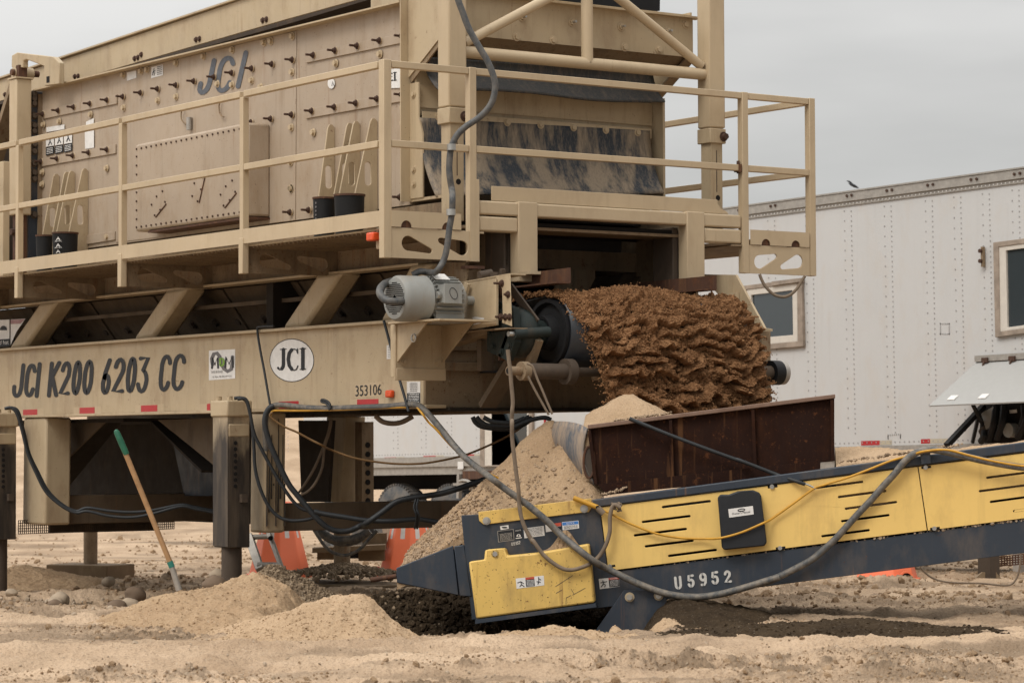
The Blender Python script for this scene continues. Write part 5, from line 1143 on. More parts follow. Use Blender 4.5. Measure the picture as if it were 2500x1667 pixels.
for j in range(10):
    for i in range(n):
        u = i / (n - 1); v = j / 9; x = 1318 + (1432 - 1318) * u; top = 1345 - 52 * math.exp(-((u - .55) / .26) ** 2); y = top + (1352 - top) * v
        vs.append(C(x, y, .0 - .10 * v * (1 if 0 < i < n - 1 else .9) + .01 * math.sin(i * 2.1 + j)))
b.add(vs, [(j * n + i, j * n + i + 1, (j + 1) * n + i + 1, (j + 1) * n + i) for j in range(9) for i in range(n - 1)], True)
tag(b.build('sand_pile', origin=tuple(apx)), 'small sand patch lying on the yellow tail guard top', 'sand pile')

# ================================================================== falling curtain of moist sand
pth = smooth_path([V(-1.2, 0, 1.97), V(-.5, 0, 2.035), V(-.05, 0, 2.075), V(.26, 0, 2.10), V(.45, 0, 2.06), V(.575, 0, 1.95), V(.66, 0, 1.78), V(.72, 0, 1.55), V(.765, 0, 1.3), V(.80, 0, 1.05), V(.83, 0, .9)], 60)
px_ = np.array([p.x for p in pth]); pz_ = np.array([p.z for p in pth]); d0_ = np.r_[0, np.cumsum(np.hypot(np.diff(px_), np.diff(pz_)))]
nu, nv = 900, 620; ds = np.linspace(0, d0_[-1], nu); px_ = np.interp(ds, d0_, px_); pz_ = np.interp(ds, d0_, pz_)
tx_, tz_ = np.gradient(px_), np.gradient(pz_); ln = np.hypot(tx_, tz_); nx_, nz_ = -tz_ / ln, tx_ / ln
YA, YW = 1.05, 1.61
Sg, Yg = np.meshgrid(ds, np.linspace(YA, YA + YW, nv), indexing='ij')
fall = sstep(1.45, 2.4, Sg); mid = np.sin(np.clip((Yg - YA) / YW, 0, 1) * math.pi)
warp = .35 * fbm(Yg * 2.2, Sg * 2.2, 0, 3, 3)
ph = Sg / .074 + 1.5 * warp / .35 * .5 + 1.5 * fbm(Yg * 3.4, Sg * 3, 0, 4, 3) + .9 * fbm(Yg * 10, Sg * 5, 0, 5, 3)
fr = ph % 1.0; own = _h(np.floor(ph).astype(np.int64), np.zeros_like(ph, dtype=np.int64), np.zeros_like(ph, dtype=np.int64), 7)
mod = sstep(-.30, .22, fbm(Yg * 6.5 + 9 * own, np.floor(ph) * 3.7, 0, 51, 3))          # each row breaks into separate clods
rip = fr ** .8 * (1 - sstep(.62, 1.0, fr)) * 1.5 * (.10 + .90 * mod)                   # shingled rows: bulging foot, undercut below
clod = fbm(Yg * 20, Sg * 20, 0, 53, 5, .7)
D_ = .035 * np.sqrt(np.clip(mid, 0, 1)) + .034 * clod + (.22 + .78 * fall) * (.100 * (rip - .5)) + .022 * fbm(Yg * 60, Sg * 60, 0, 57, 3, .65) + .022 * vn(Yg * 2.2, Sg * .7, 0, 77) * (1 - fall)
Xg = px_[:, None] + nx_[:, None] * D_; Zg = pz_[:, None] + nz_[:, None] * D_ - fall * .03 * (rip - .4)
Yj = Yg + .010 * fbm(Yg * 24, Sg * 24, 0, 58, 3)
edge_l = .02 + .03 * np.abs(fbm(Sg * 14, 0 * Sg, 0, 59, 4)) + .20 * fall ** 1.3; edge_r = .01 + .06 * np.abs(fbm(Sg * 12, 0 * Sg + 3, 0, 60, 4)) * (.4 + fall)
keep = (Yg > YA + edge_l) & (Yg < YA + YW - edge_r)
keep &= ~((fall > .15) & (rip + .3 * clod < -.10 + .10 * fall))
idx = np.arange(nu * nv).reshape(nu, nv); kk = keep[:-1, :-1] & keep[1:, :-1] & keep[:-1, 1:] & keep[1:, 1:]
A_ = np.stack([idx[:-1, :-1], idx[:-1, 1:], idx[1:, 1:], idx[1:, :-1]], -1)[kk]
used = np.unique(A_); remap = np.zeros(nu * nv, int); remap[used] = np.arange(len(used))
b = MB('wet'); b.v = [tuple(p) for p in np.stack([Xg, Yj, Zg], -1).reshape(-1, 3)[used].tolist()]; b.f = [tuple(q) for q in remap[A_].tolist()]; b.mi = [0] * len(b.f); b.sm = [True] * len(b.f)
# a second, ragged sheet a hand's breadth behind closes the view through the gaps
st_ = 3; Xb = (px_[:, None] - nx_[:, None] * (.09 - .03 * clod))[::st_, ::st_]; Zb = (pz_[:, None] - nz_[:, None] * .09 + 0 * rip)[::st_, ::st_]; Yb = Yj[::st_, ::st_]; kb = ((Yg > YA + edge_l + .03) & (Yg < YA + YW - edge_r - .01) & (Sg > 1.3))[::st_, ::st_]
m0, m1 = Xb.shape; idb = np.arange(m0 * m1).reshape(m0, m1); kq = kb[:-1, :-1] & kb[1:, :-1] & kb[:-1, 1:] & kb[1:, 1:]
b.add([tuple(p) for p in np.stack([Xb, Yb, Zb], -1).reshape(-1, 3).tolist()], [tuple(q) for q in np.stack([idb[:-1, :-1], idb[:-1, 1:], idb[1:, 1:], idb[1:, :-1]], -1)[kq].tolist()], True)
rg = np.random.default_rng(12); n = 60000; s_ = rg.uniform(.85, ds[-1], n); fl = np.clip((s_ - 1.45) / 1.0, 0, 1); e = rg.random(n)
el = .02 + .20 * fl ** 1.3
y_ = np.where(e < .03, YA + el + rg.normal(.0, .010 + .028 * fl, n), np.where(e < .06, YA + YW - .03 + rg.normal(-.004, .008 + .022 * fl, n), rg.uniform(YA + el + .02, YA + YW - .04, n)))
ki = np.clip(np.searchsorted(ds, s_), 0, nu - 1); ji = np.clip(((y_ - YA) / YW * (nv - 1)).astype(int), 0, nv - 1)
dd = D_[ki, ji] + rg.normal(.0, .003, n); far = (rg.random(n) < .012) & (s_ > 1.5); dd = dd + far * rg.normal(.01, .02, n)
lumps(b, np.stack([px_[ki] + nx_[ki] * dd, y_, pz_[ki] + nz_[ki] * dd], -1), rg.uniform(.0022, .0062, n) * (1 + .9 * (rg.random(n) < .06)), seed=2)
fs_ = b.build('falling_sand', origin=(.3, 1.9, 2.0)); tag(fs_, 'wide curtain of moist brown sand pouring off the head pulley', 'falling sand', kind='stuff')

# ================================================================== white trailer behind
YT = W(2000, 1092, 29.0).y
ot = onY(YT); PT = .0145
TX = V(math.cos(PT), 0, math.sin(PT)); TZ = V(-math.sin(PT), 0, math.cos(PT))
tA = ot(2041, 1090.4); tH = (ot(1997, 479) - tA).dot(TZ)
tr = thing('office_trailer', (tA.x - 2, YT + 1.2, -.35), 'long white riveted box trailer with framed windows behind the plant', 'trailer')
def tp_(u, h, o=0): return tA + TX * u + TZ * h + V(0, o, 0)
u0, u1 = (ot(742, 1100) - tA).dot(TX), (ot(2960, 1050) - tA).dot(TX)
b = MB('white'); b.obox(tp_((u0 + u1) / 2, (tH - .14) / 2, 1.25), TX * (u1 - u0) / 2, V(0, 1.25, 0), TZ * (tH - .14) / 2); body = b.build('body', tr)
b = MB('alu'); b.obox(tp_((u0 + u1) / 2, tH - .075, 1.25), TX * ((u1 - u0) / 2 + .01), V(0, 1.265, 0), TZ * .07); b.obox(tp_((u0 + u1) / 2, tH - .055, 1.25), TX * ((u1 - u0) / 2 + .01), V(0, 1.285, 0), TZ * .045); b.obox(tp_((u0 + u1) / 2, tH + .0, 1.25), TX * ((u1 - u0) / 2 + .01), V(0, 1.295, 0), TZ * .008); top = b.build('top_rail', tr)
b = MB('alu'); b.obox(tp_((u0 + u1) / 2, -.065, 1.25), TX * ((u1 - u0) / 2), V(0, 1.262, 0), TZ * .0645); b.obox(tp_((u0 + u1) / 2 - 1, -.18, 1.25), TX * ((u1 - u0) / 2 - 1), V(0, 1.235, 0), TZ * .05); low = b.build('bottom_rail', tr)
for x, y in ((275, 348), (313, 342), (582, 306), (12, 382), (900, 263), (938, 258), (1227, 220), (1269, 214), (1562, 176), (1605, 170), (1917, 130), (1963, 125), (2272, 85), (2318, 78), (2640, 40), (2690, 34)):
    p = P(1800 + x / 3.357, 400 + y / 3.357, Y=YT - .037); b = MB('rustbolt'); b.cyl(p, p + V(0, -.012, 0), .015, n=8); b.build('rail_bolt', top)
b = MB('rivet'); rv = lambda p, r: b.cyl(p, p + V(0, -.004, 0), r, n=6, cap=True)
cols = [(250, 468), (560, 430), (878, 388), (1205, 348), (1542, 305), (1775, 275), (2010, 247), (2252, 217), (2640, 180)]
for x, y in cols:
    for dx, st in ((0, .103), (56, .0515)):
        p0 = ot(1800 + (x + dx) / 3.357, 400 + y / 3.357); uu, hh = (p0 - tA).dot(TX), (p0 - tA).dot(TZ)
        while hh > .1: rv(tp_(uu, hh), .0085); hh -= st
for x in (1000, 1210, 1440, 1650, 1890, 640, 810, 310, 470):
    for dx, st in ((0, .103), (36, .0515)):
        p0 = ot(600 + (x + dx) / 3.357, 1030); uu = (p0 - tA).dot(TX); hh = .12
        while hh < 1.0: rv(tp_(uu, hh), .0085); hh += st
uu = u0 + .05
while uu < u1: rv(tp_(uu, .035), .009); uu += .07
for (cx, cy, wx, wy) in ((1702, 1352, 36, 42),):
    for k in range(6):
        for sx_, sy_ in ((-1 + k * .4, -1), (-1 + k * .4, 1), (-1, -1 + k * .4), (1, -1 + k * .4)): rv(ot(1800 + (cx + wx * sx_) / 3.357, 400 + (cy + wy * sy_) / 3.357), .008)
for k in range(7): rv(ot(*k4(1237 + k * 17, 878 - k * 1)), .009); rv(ot(*k4(1237, 885 + k * 4)), .007); rv(ot(*k4(1338, 880 + k * 4)), .007)
b.build('rivets', body)
b = MB('sticker'); uu = u0 + .05
while uu < u1: p = tp_(uu, tH - .125, -.016); b.cyl(p, p + V(0, -.004, 0), .008, n=6); uu += .055
b.build('rail_rivets', top)
for q in ([k4(1015, 927), k4(1167, 924), k4(1265, 921)], [k4(1505, 912), k4(1580, 910), k4(1760, 905)], [c2b(880, 1077), c2b(925, 1073), c2b(988, 1070)], [c2b(1138, 1062), c2b(1230, 1059), c2b(1297, 1056)], [c2b(1455, 1050), c2b(1557, 1047), c2b(1625, 1044)], [c2b(1800, 1038), c2b(1872, 1035), c2b(1925, 1034)]):
    h = 36 / 3.357 if q[0][0] > 1500 else 28 / 3.357; m = MB('red'); decal(m, [q[0], q[1], (q[1][0], q[1][1] + h), (q[0][0], q[0][1] + h)], ot, .003); m.use('silver'); decal(m, [q[1], q[2], (q[2][0], q[2][1] + h), (q[1][0], q[1][1] + h)], ot, .003); m.build('reflector_tape', body)
def window(outer, inner, glass, name='window'):
    b = MB('weathered'); b.prism([P(x, y, Y=YT - .04) for x, y in outer], (0, .038, 0), [[P(x, y, Y=YT - .04) for x, y in inner]]); wn = b.build(name, tr, bevel=.004)
    b = MB('offwhite'); b.prism([P(x, y, Y=YT - .03) for x, y in inner], (0, .028, 0), [[P(x, y, Y=YT - .03) for x, y in glass]]); b.build('frame', wn, bevel=.003)
    b = MB('glass'); q = [P(x, y, Y=YT - .006) for x, y in glass]; b.add(q, [(0, 1, 2, 3)]); b.build('pane', wn); return wn
c8w = lambda x, y: (1800 + x / 3.357, 400 + y / 3.357)
w1 = window([c8w(40, 1000), c8w(525, 938), c8w(540, 1495), c8w(60, 1535)], [c8w(70, 1030), c8w(488, 978), c8w(494, 1455), c8w(90, 1492)], [c8w(112, 1075), c8w(450, 1035), c8w(457, 1402), c8w(125, 1430)])
b = MB('weathered'); q = [P(*c8w(x, y), Y=YT - .06) for x, y in ((280, 965), (520, 935), (522, 965), (282, 998))]; b.prism(q, (0, .05, 0)); b.build('trim_strip', w1)
window([c8w(2095, 645), c8w(2780, 555), c8w(2800, 1325), c8w(2112, 1422)], [c8w(2140, 680), c8w(2735, 600), c8w(2752, 1290), c8w(2150, 1375)], [c8w(2200, 710), c8w(2690, 645), c8w(2705, 1275), c8w(2212, 1340)])
b = MB('tan_dirty'); b.bar(P(*c8w(2012, 680), Y=YT - .03), P(*c8w(2015, 845), Y=YT - .03), .03, .03, up=(0, 1, 0)); b.use('rustbolt')
for y in (715, 798): p = P(*c8w(2008, y), Y=YT - .03); b.cyl(p, p + V(0, -.04, 0), .02)
b.build('door_latch', tr)
# door seen under the plant
k96 = k9
window([k96(920, -300), k96(1475, -345), k96(1475, 600), k96(920, 605)], [k96(965, -270), k96(1440, -310), k96(1440, 580), k96(965, 592)], [k96(1045, -230), k96(1420, -250), k96(1420, 575), k96(1050, 590)], 'door')
b = MB('red'); b.bar(P(*k96(1613, 95), Y=YT - .01), P(*k96(1613, 220), Y=YT - .01), .02, .02, up=(0, 1, 0)); b.use('sticker'); q = [ot(*k96(x, y), .016) for x, y in ((685, 550), (745, 550), (745, 630), (685, 630))]; b.add(q, [(0, 1, 2, 3)]); b.build('door_marks', body)
# raised service flap and what hangs in the compartment
b = MB('alu'); h0, h1 = ot(*k4(1968, 272), .02), ot(*k4(2750, 225), .02); f0 = P(*k4(1573, 637), Y=YT - .62); f1 = f0 + (h1 - h0)
b.mats = [plain('grey_flap_paint', (0.34, 0.335, 0.32), .5, var=.95)]; b.prism([h0, h1, f1, f0], (0, .004, -.012)); fl = b.build('service_flap', tr)
b = MB('alu'); b.bar(h0 + V(0, -.02, .02), h1 + V(0, -.02, .02), .04, .06); b.use('rustbolt')
for t in (.12, .41, .7): p = h0.lerp(h1, t); b.obox(p + V(0, -.04, 0), (.04, 0, 0), (0, .02, 0), (0, 0, .025)); b.bar(p + V(0, -.05, 0), p + (f0 - h0) * .12, .02, .015)
b.use('sticker')
for t in (.18, .51): p = h0.lerp(h1, t) + (f0 - h0) * .85 + V(0, -.004, -.014); b.obox(p + V(0, 0, .018), (.05, 0, 0), (0, .03, .02), (0, .0, .004))
b.build('flap_hinge', fl)
b = MB('hole'); q = [ot(*k4(x, y), .006) for x, y in ((1985, 560), (2760, 500), (2760, 960), (1990, 950))]; b.add(q, [(0, 1, 2, 3)]); b.use('rubber')
for i, (x0, y0, x1, y1) in enumerate(((2120, 640, 2060, 920), (2190, 640, 2130, 910), (2350, 640, 2330, 800), (2400, 640, 2300, 900), (2020, 840, 2000, 930))): b.tube(smooth_path([ot(*k4(x0, y0), .05), ot(*k4((x0 + x1) / 2 + 15, (y0 + y1) / 2), .12), ot(*k4(x1, y1), .06)]), .035, 8)
b.use('motor'); p = ot(*k4(2230, 840), .08); b.cyl(p + V(0, .1, 0), p + V(0, -.02, 0), .07); p = ot(*k4(2090, 740), .06); b.obox(p, (.08, 0, .03), (0, .04, 0), (-.03, 0, .08)); b.use('sticker'); b.add([ot(*k4(x, y), .02) for x, y in ((2230, 675), (2290, 668), (2293, 695), (2233, 702))], [(0, 1, 2, 3)])
b.use('grime'); b.cyl(P(*k4(2020, 830), Y=YT - .05), P(*k4(2065, 900), Y=YT - .05), .06); b.build('engine_compartment', tr)
b = MB('rubber'); b.bar(P(*k4(1715, 965), Y=YT - .7), P(*k4(2020, 640), Y=YT - .06), .05, .05); b.bar(P(*k4(1930, 628), Y=YT - .5), P(*k4(2010, 790), Y=YT - .05), .03, .03); b.bar(P(*k4(1928, 940), Y=YT - .1), P(*k4(1985, 690), Y=YT - .2), .03, .03); b.build('flap_strut', tr)
# wheels and running gear
for x in (962, 1092, 832):
    c = P(x, 1178 + 104, Y=YT + .05); r = c.z - P(x, 1178 + 205, Y=YT + .05).z
    b = MB('tyre'); b.lathe(c, (0, 1, 0), [(.0, r * .55), (-.03, r * .62), (-.02, r * .8), (.03, r * .95), (.08, r), (.2, r), (.26, r * .95), (.28, r * .6)], 56)
    for k in range(56): a = k * 2 * math.pi / 56; b.obox(c + V(math.cos(a) * r * .985, .10, math.sin(a) * r * .985), V(math.cos(a) * .014, 0, math.sin(a) * .014), (0, .07, 0), V(-math.sin(a) * .018, 0, math.cos(a) * .018))
    wh = b.build('wheel', tr); b = MB('rim'); b.lathe(c, (0, 1, 0), [(.0, r * .55), (.05, r * .5), (.03, r * .3), (.0, r * .15), (0, .02)], 32); b.build('rim', wh)
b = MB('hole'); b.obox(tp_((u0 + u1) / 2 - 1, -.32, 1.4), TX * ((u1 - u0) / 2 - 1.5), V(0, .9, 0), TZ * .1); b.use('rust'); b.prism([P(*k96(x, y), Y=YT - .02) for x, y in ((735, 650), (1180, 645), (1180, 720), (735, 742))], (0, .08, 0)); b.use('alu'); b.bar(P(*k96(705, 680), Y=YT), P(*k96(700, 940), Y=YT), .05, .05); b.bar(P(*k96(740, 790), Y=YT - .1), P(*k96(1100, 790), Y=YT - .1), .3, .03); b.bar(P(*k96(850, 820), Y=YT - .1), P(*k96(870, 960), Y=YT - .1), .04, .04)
b.tube(smooth_path([P(*k96(x, y), Y=YT - .05) for x, y in ((710, 760), (740, 750), (800, 760), (830, 800), (820, 850))]), .02, 8); b.build('running_gear', tr)
b = MB('alu'); b.box(u1 + tA.x - 2.6, u1 + tA.x - 2.5, YT + .1, YT + .2, -.5, 1.0); b.build('landing_leg', tr)
# ================================================================== ground
def sd_of(x, y):
    dx, dy = x - CAM[0], y - CAM[1]; return dx * RGT.x + dy * RGT.y, dx * FWD.x + dy * FWD.y
def px_sd(px, d): return (px - 1250) / F_PX * d
def ground_height(s, d, fine=True):
    """height and dampness of the yard at s metres right and d metres ahead of the camera"""
    z = -.02 * np.clip(d - 16, 0, 22) - .0
    z = z + .05 * fbm(s * .35, d * .35, 0, 11, 3)
    pitm = sstep(-1.45, -.95, s + .12 * vn(d * 2, s * 2, 0, 5)) * (1 - sstep(.45, .95, s)) * sstep(15.75, 16.15, d + .10 * vn(s * 3, d * 3, 0, 6)) * (1 - sstep(16.7, 18.85, d + .35 * fbm(s * 2.2, d * 1.5, 0, 8, 4)))
    z = z - .62 * pitm
    bank = np.exp(-((d - 18.95) / .35) ** 2) * sstep(-1.35, -.7, s) * (1 - sstep(.3, 1.0, s)); z = z + .12 * bank
    hole = np.exp(-((s + 3.25) / .75) ** 2 - ((d - 21.2) / 1.1) ** 2); z = z - .2 * hole
    moist = np.clip(sstep(-1.35, -1.05, s + .1 * vn(d * 3, s * 3, 0, 9)) * (1 - sstep(.9, 1.3, s)) * sstep(15.95, 16.2, d) * (1 - sstep(18.9, 19.25, d + .25 * fbm(s * 3, d * 3, 0, 10, 3))) * sstep(.04, .2, pitm + bank), 0, 1)
    m2 = sstep(.25, .55, hole + .35 * fbm(s * 2, d * 1.1, 0, 15, 4)); moist = np.maximum(moist, .95 * m2)
    if fine:
        near = 1 - sstep(26, 40, d)
        wide = 1 - sstep(40, 58, d)
        patch = sstep(.0, .35, fbm(s * .55 + 3, d * 1.5, 0, 21, 4))
        cl = np.clip(fbm(s * 9, d * 9, 0, 22, 5, .68) + .05, 0, 1)
        ck = 1 - np.abs(fbm(s * 15, d * 15, 0, 29, 4, .6)) * 2.2
        z = z + near * patch * (.045 * cl + .02 * ck) + near * .015 * fbm(s * 22, d * 22, 0, 23, 4, .65)
        # wheel ruts running across the view
        for dc, wd, dep in ((13.4, .26, .06), (14.6, .3, .06), (17.6, .3, .05), (20.2, .35, .05), (22.6, .4, .05), (26., .5, .05)):
            dd = d - dc - .25 * vn(s * .3, dc, 0, 33) - .03 * s
            z = z + .35 * dep * np.exp(-(dd / (wd * .8)) ** 4) * sstep(-.2, .5, np.sin((s + .25 * dd) * 2 * math.pi / .14)) * sstep(-.3, .4, vn(s * .6, dc, 0, 35))
            z = z - dep * np.exp(-(dd / wd) ** 2) + dep * .7 * np.exp(-((np.abs(dd) - wd * 1.5) / (wd * .5)) ** 2) * (1 + .8 * vn(s * 6, dc, 0, 34))
        z = z + pitm * .22 * fbm(s * 3.5, d * 3.5, 0, 25, 6, .62) + hole * .05 * fbm(s * 6, d * 6, 0, 26, 4)
        z = z + near * .05 * np.clip(fbm(s * 3, d * 9, 0, 27, 4) - .1, 0, 1)
        moist = np.maximum(moist, near * .5 * patch * sstep(.05, .35, cl))
        moist = np.maximum(moist, wide * .72 * sstep(.0, .38, fbm(s * .9, d * 8, 0, 30, 5, .6)) * sstep(-.2, .3, fbm(s * .4, d * .7, 0, 36, 2)))
        moist = np.maximum(moist, wide * .45 * sstep(.05, .45, fbm(s * 1.1, d * 3.4, 0, 28, 5)))
    # far earth bank
    z = z + 3.2 * sstep(52, 75, d + 6 * vn(s * .05, 3, 0, 41)) + .25 * fbm(s * .3, d * .3, 0, 42, 4) * sstep(40, 60, d)
    return z, moist
az = np.r_[np.linspace(-70, -13, 40)[:-1], np.linspace(-13, 13, 1050), np.linspace(13, 70, 40)[1:]]
az = np.tan(np.radians(az))
dist = np.r_[2.0, 4.0, 7.0, 9.5, 1 / np.linspace(1 / 10.8, 1 / 34, 560), np.linspace(35, 90, 70), np.geomspace(95, 1500, 20)]
Dg, Ag = np.meshgrid(dist, az, indexing='ij'); Sg2 = Ag * Dg
zg, mg = ground_height(Sg2, Dg)
fall_ = sstep(90, 140, Dg)
Xw = CAM[0] + RGT.x * Sg2 + FWD.x * Dg; Yw = CAM[1] + RGT.y * Sg2 + FWD.y * Dg
nr, na = Sg2.shape; idx = np.arange(nr * na).reshape(nr, na)
me = bpy.data.meshes.new('ground')
vv = np.stack([Xw, Yw, zg], -1).reshape(-1, 3).astype(np.float32)
ff = np.stack([idx[:-1, :-1], idx[:-1, 1:], idx[1:, 1:], idx[1:, :-1]], -1).reshape(-1, 4).astype(np.int32)
me.vertices.add(len(vv)); me.vertices.foreach_set('co', vv.ravel()); me.loops.add(ff.size); me.loops.foreach_set('vertex_index', ff.ravel())
me.polygons.add(len(ff)); me.polygons.foreach_set('loop_start', np.arange(0, ff.size, 4, dtype=np.int32)); me.polygons.foreach_set('loop_total', np.full(len(ff), 4, np.int32)); me.polygons.foreach_set('use_smooth', np.ones(len(ff), bool))
at = me.attributes.new('moist', 'FLOAT', 'POINT'); at.data.foreach_set('value', mg.reshape(-1).astype(np.float32)); me.update(); me.validate()
if me.polygons[0].normal.z < 0: me.flip_normals()
me.materials.append(M['ground']); go = bpy.data.objects.new('ground', me); sc.collection.objects.link(go); go['kind'] = 'structure'; go['label'] = 'pale sandy yard with ruts, clods and a dug pit'
def gz(x, y):
    s, d = sd_of(x, y); return float(ground_height(np.array([s]), np.array([d]), False)[0][0])

# ------------------------------------------------------------------ mounds
def mound(label, mat, px, py, d, rl, rr, rn, rf, seed, cat='sand mound', name='sand_mound', amp=.03, pw=1.0, lump=0, lsz=(.003, .008), n=230, rnd_=.12):
    """heap whose top shows at photo px,py, d metres ahead; reach left, right, near, far in metres"""
    a = W(px, py, d); s0, d0 = sd_of(a.x, a.y)
    ss, dd = np.meshgrid(np.linspace(-rl, rr, n), np.linspace(-rn, rf, n)); q = np.hypot(np.where(ss < 0, ss / rl, ss / rr), np.where(dd < 0, dd / rn, dd / rf))
    S_, D2 = s0 + ss, d0 + dd; base = ground_height(S_, D2, False)[0]
    prof = np.clip(1 - (np.sqrt(q ** 2 + rnd_ ** 2) - rnd_) / (1 - .1), -.3, 1); prof = np.where(prof > 0, prof ** pw, prof)
    H = a.z - ground_height(np.array([s0]), np.array([d0]), False)[0][0]
    Z = base + H * prof - .03 * (1 - np.clip(prof, 0, 1)) + amp * fbm(S_ * 4, D2 * 4, 0, seed, 5, .6) * (np.clip(prof, 0, 1) ** .5 + .1) + .008 * fbm(S_ * 30, D2 * 30, 0, seed + 1, 2) + .004 * vn(S_ * 60, D2 * 60, 0, seed + 4)
    Z = np.where(q > 1.02, base - .1, Z)
    Xw = CAM[0] + RGT.x * S_ + FWD.x * D2; Yw = CAM[1] + RGT.y * S_ + FWD.y * D2
    b = MB(mat); b.v = [tuple(p) for p in np.stack([Xw, Yw, Z], -1).reshape(-1, 3)]
    b.f = [(j * n + i, j * n + i + 1, (j + 1) * n + i + 1, (j + 1) * n + i) for j in range(n - 1) for i in range(n - 1) if q[j, i] < 1.02]
    b.mi = [0] * len(b.f); b.sm = [True] * len(b.f)
    if lump:
        rnd = random.Random(seed); pts, sz = [], []
        for k in range(lump):
            j, i = rnd.randrange(n), rnd.randrange(n)
            if q[j, i] < .98: pts.append((Xw[j, i] + rnd.uniform(-.01, .01), Yw[j, i], Z[j, i])); sz.append(rnd.uniform(*lsz))
        lumps(b, pts, sz, seed=seed)
    return tag(b.build(name, origin=(a.x, a.y, a.z - H)), label, cat)
mound('broad tan sand mound in front of the oil stained jack', 'sandp', 640, 1404, 17.5, 1.2, .62, 2.1, .8, 101, pw=1.12, amp=.085, lump=2500, lsz=(.003, .009))
mound('low pale sand mound at the near left rim of the pit', 'sand', 885, 1507, 15.9, 1.15, .42, 1.1, .42, 102, pw=1.35, lump=3000, amp=.05)
mound('pale sand berm along the near rim of the pit', 'sand', 1325, 1533, 15.7, .75, .75, .8, .35, 103, pw=1.0, amp=.05, lump=1800)
mound('small pale sand heap against the conveyor foot', 'sand', 1492, 1528, 16.4, .3, .22, .5, .28, 104, pw=1.1, lump=400)
mound('small pale sand heap right of the conveyor foot', 'sand', 1588, 1536, 16.5, .22, .35, .5, .3, 105, pw=1.1, lump=400)
mound('dark damp sand heap behind the conveyor foot', 'darksoil', 1655, 1455, 17.25, .35, .85, 1.25, .6, 106, pw=1.05, amp=.04)
mound('long low dark damp berm right of the conveyor', 'darksoil', 2080, 1515, 15.8, 1.3, 1.1, .32, .6, 107, pw=.7, lump=900, lsz=(.004, .012))
mound('dark gravel heap spilling behind the broad sand mound', 'gravel', 662, 1379, 19.6, .32, .65, .7, .5, 108, name='gravel_heap', cat='gravel heap', lump=4200, lsz=(.007, .018), amp=.03)
mound('grey brown dirt heap behind the left jack', 'sandp', 45, 1380, 25.5, .9, 1.3, 1.4, .9, 109, cat='dirt heap', name='dirt_heap')

# ------------------------------------------------------------------ stones
STN = [(132, 1473, 21.4, .062, 'stone', 'round pale stone beside the left timber pad'), (146, 1463, 21.8, .075, 'stone', 'large round tan stone in the dug hollow'), (220, 1499, 20.6, .07, 'stone', 'pale blocky stone alone on the near rim of the hollow'),
       (283, 1483, 20.9, .078, 'stoned', 'dark brown boulder on the right side of the hollow'), (318, 1478, 21.0, .075, 'stone', 'tan stone beside the dark brown boulder'), (330, 1453, 22.4, .09, 'stoned', 'flat brown stone half buried below the shovel'),
       (6, 1517, 19.8, .062, 'stone', 'white stone at the left edge of the yard'), (20, 1490, 21.0, .045, 'stone', 'small pale stone below the left timber pad'), (265, 1420, 24.5, .06, 'stone', 'pale stone behind the hollow near the far jack'), (135, 1478, 20.6, .06, 'stoned', 'brown stone lying under the round tan stone'),
       (523, 1427, 19.8, .085, 'stoned', 'dark grey stone at the foot of the oil stained jack'), (530, 1403, 21.0, .06, 'stone', 'tan stone behind the oil stained jack'), (28, 1447, 22.8, .05, 'stone', 'white stone resting on the left timber pad'), (282, 1508, 20.2, .035, 'stoned', 'small grey stone near the sand mound edge')]
for px, py, d, r, mt, lb in STN:
    p = W(px, py, d); b = MB(mt); v = np.array(ICO3[0]); nn = 1 + .16 * vn(v[:, 0] * 1.7 + px, v[:, 1] * 1.7, v[:, 2] * 1.7, 3) + .05 * vn(v[:, 0] * 5 + px, v[:, 1] * 5, v[:, 2] * 5, 4)
    vs = np.array(p) + v * nn[:, None] * r * np.array([1.15, 1, .8]); b.add(vs.tolist(), ICO3[1], True); tag(b.build('stone', origin=(p.x, p.y, p.z - r * .8)), lb, 'stone', 'stones around the jacks')
# pebbles and crumbs of soil strewn about the yard
rg = np.random.default_rng(77)
def strew(s, d, r, mb, k=.35, seed=1):
    z = ground_height(s, d)[0] + r * k; lumps(mb, np.stack([CAM[0] + RGT.x * s + FWD.x * d, CAM[1] + RGT.y * s + FWD.y * d, z], -1), r, seed=seed)
b = MB('stone'); n = 2600; d = 1 / rg.uniform(1 / 27, 1 / 11.2, n); s = rg.uniform(-.2, .2, n) * d; strew(s, d, rg.uniform(.003, .009, n) * (1 + 1.3 * (rg.random(n) < .06)), b)
n = 700; strew(-3.25 + rg.normal(0, .6, n), 21.2 + rg.normal(0, .8, n), rg.uniform(.006, .022, n), b, seed=2)
b.use('crumb'); n = 110000; d = 1 / rg.uniform(1 / 30, 1 / 11.2, n); s = rg.uniform(-.2, .2, n) * d
pt = sstep(.0, .35, fbm(s * .55 + 3, d * 1.5, 0, 21, 4)) * .85 + .5 * sstep(.15, .5, fbm(s * .9, d * 4, 0, 83, 4)); kp = (rg.random(n) < pt * .5) & (ground_height(s, d, False)[1] < .25); s, d = s[kp], d[kp]
strew(s, d, rg.uniform(.003, .008, len(s)) * (1 + 2.0 * (rg.random(len(s)) < .04)), b, .1, seed=3)
n = 26000; d = 1 / rg.uniform(1 / 48, 1 / 19, n); s = rg.uniform(-.2, .2, n) * d; kp = rg.random(n) < .12 + .8 * sstep(.05, .4, fbm(s * .6, d * 2.2, 0, 84, 4)); s, d = s[kp], d[kp]; strew(s, d, rg.uniform(.008, .024, len(s)) * (1 + 1.2 * (rg.random(len(s)) < .06)), b, .2, seed=5)
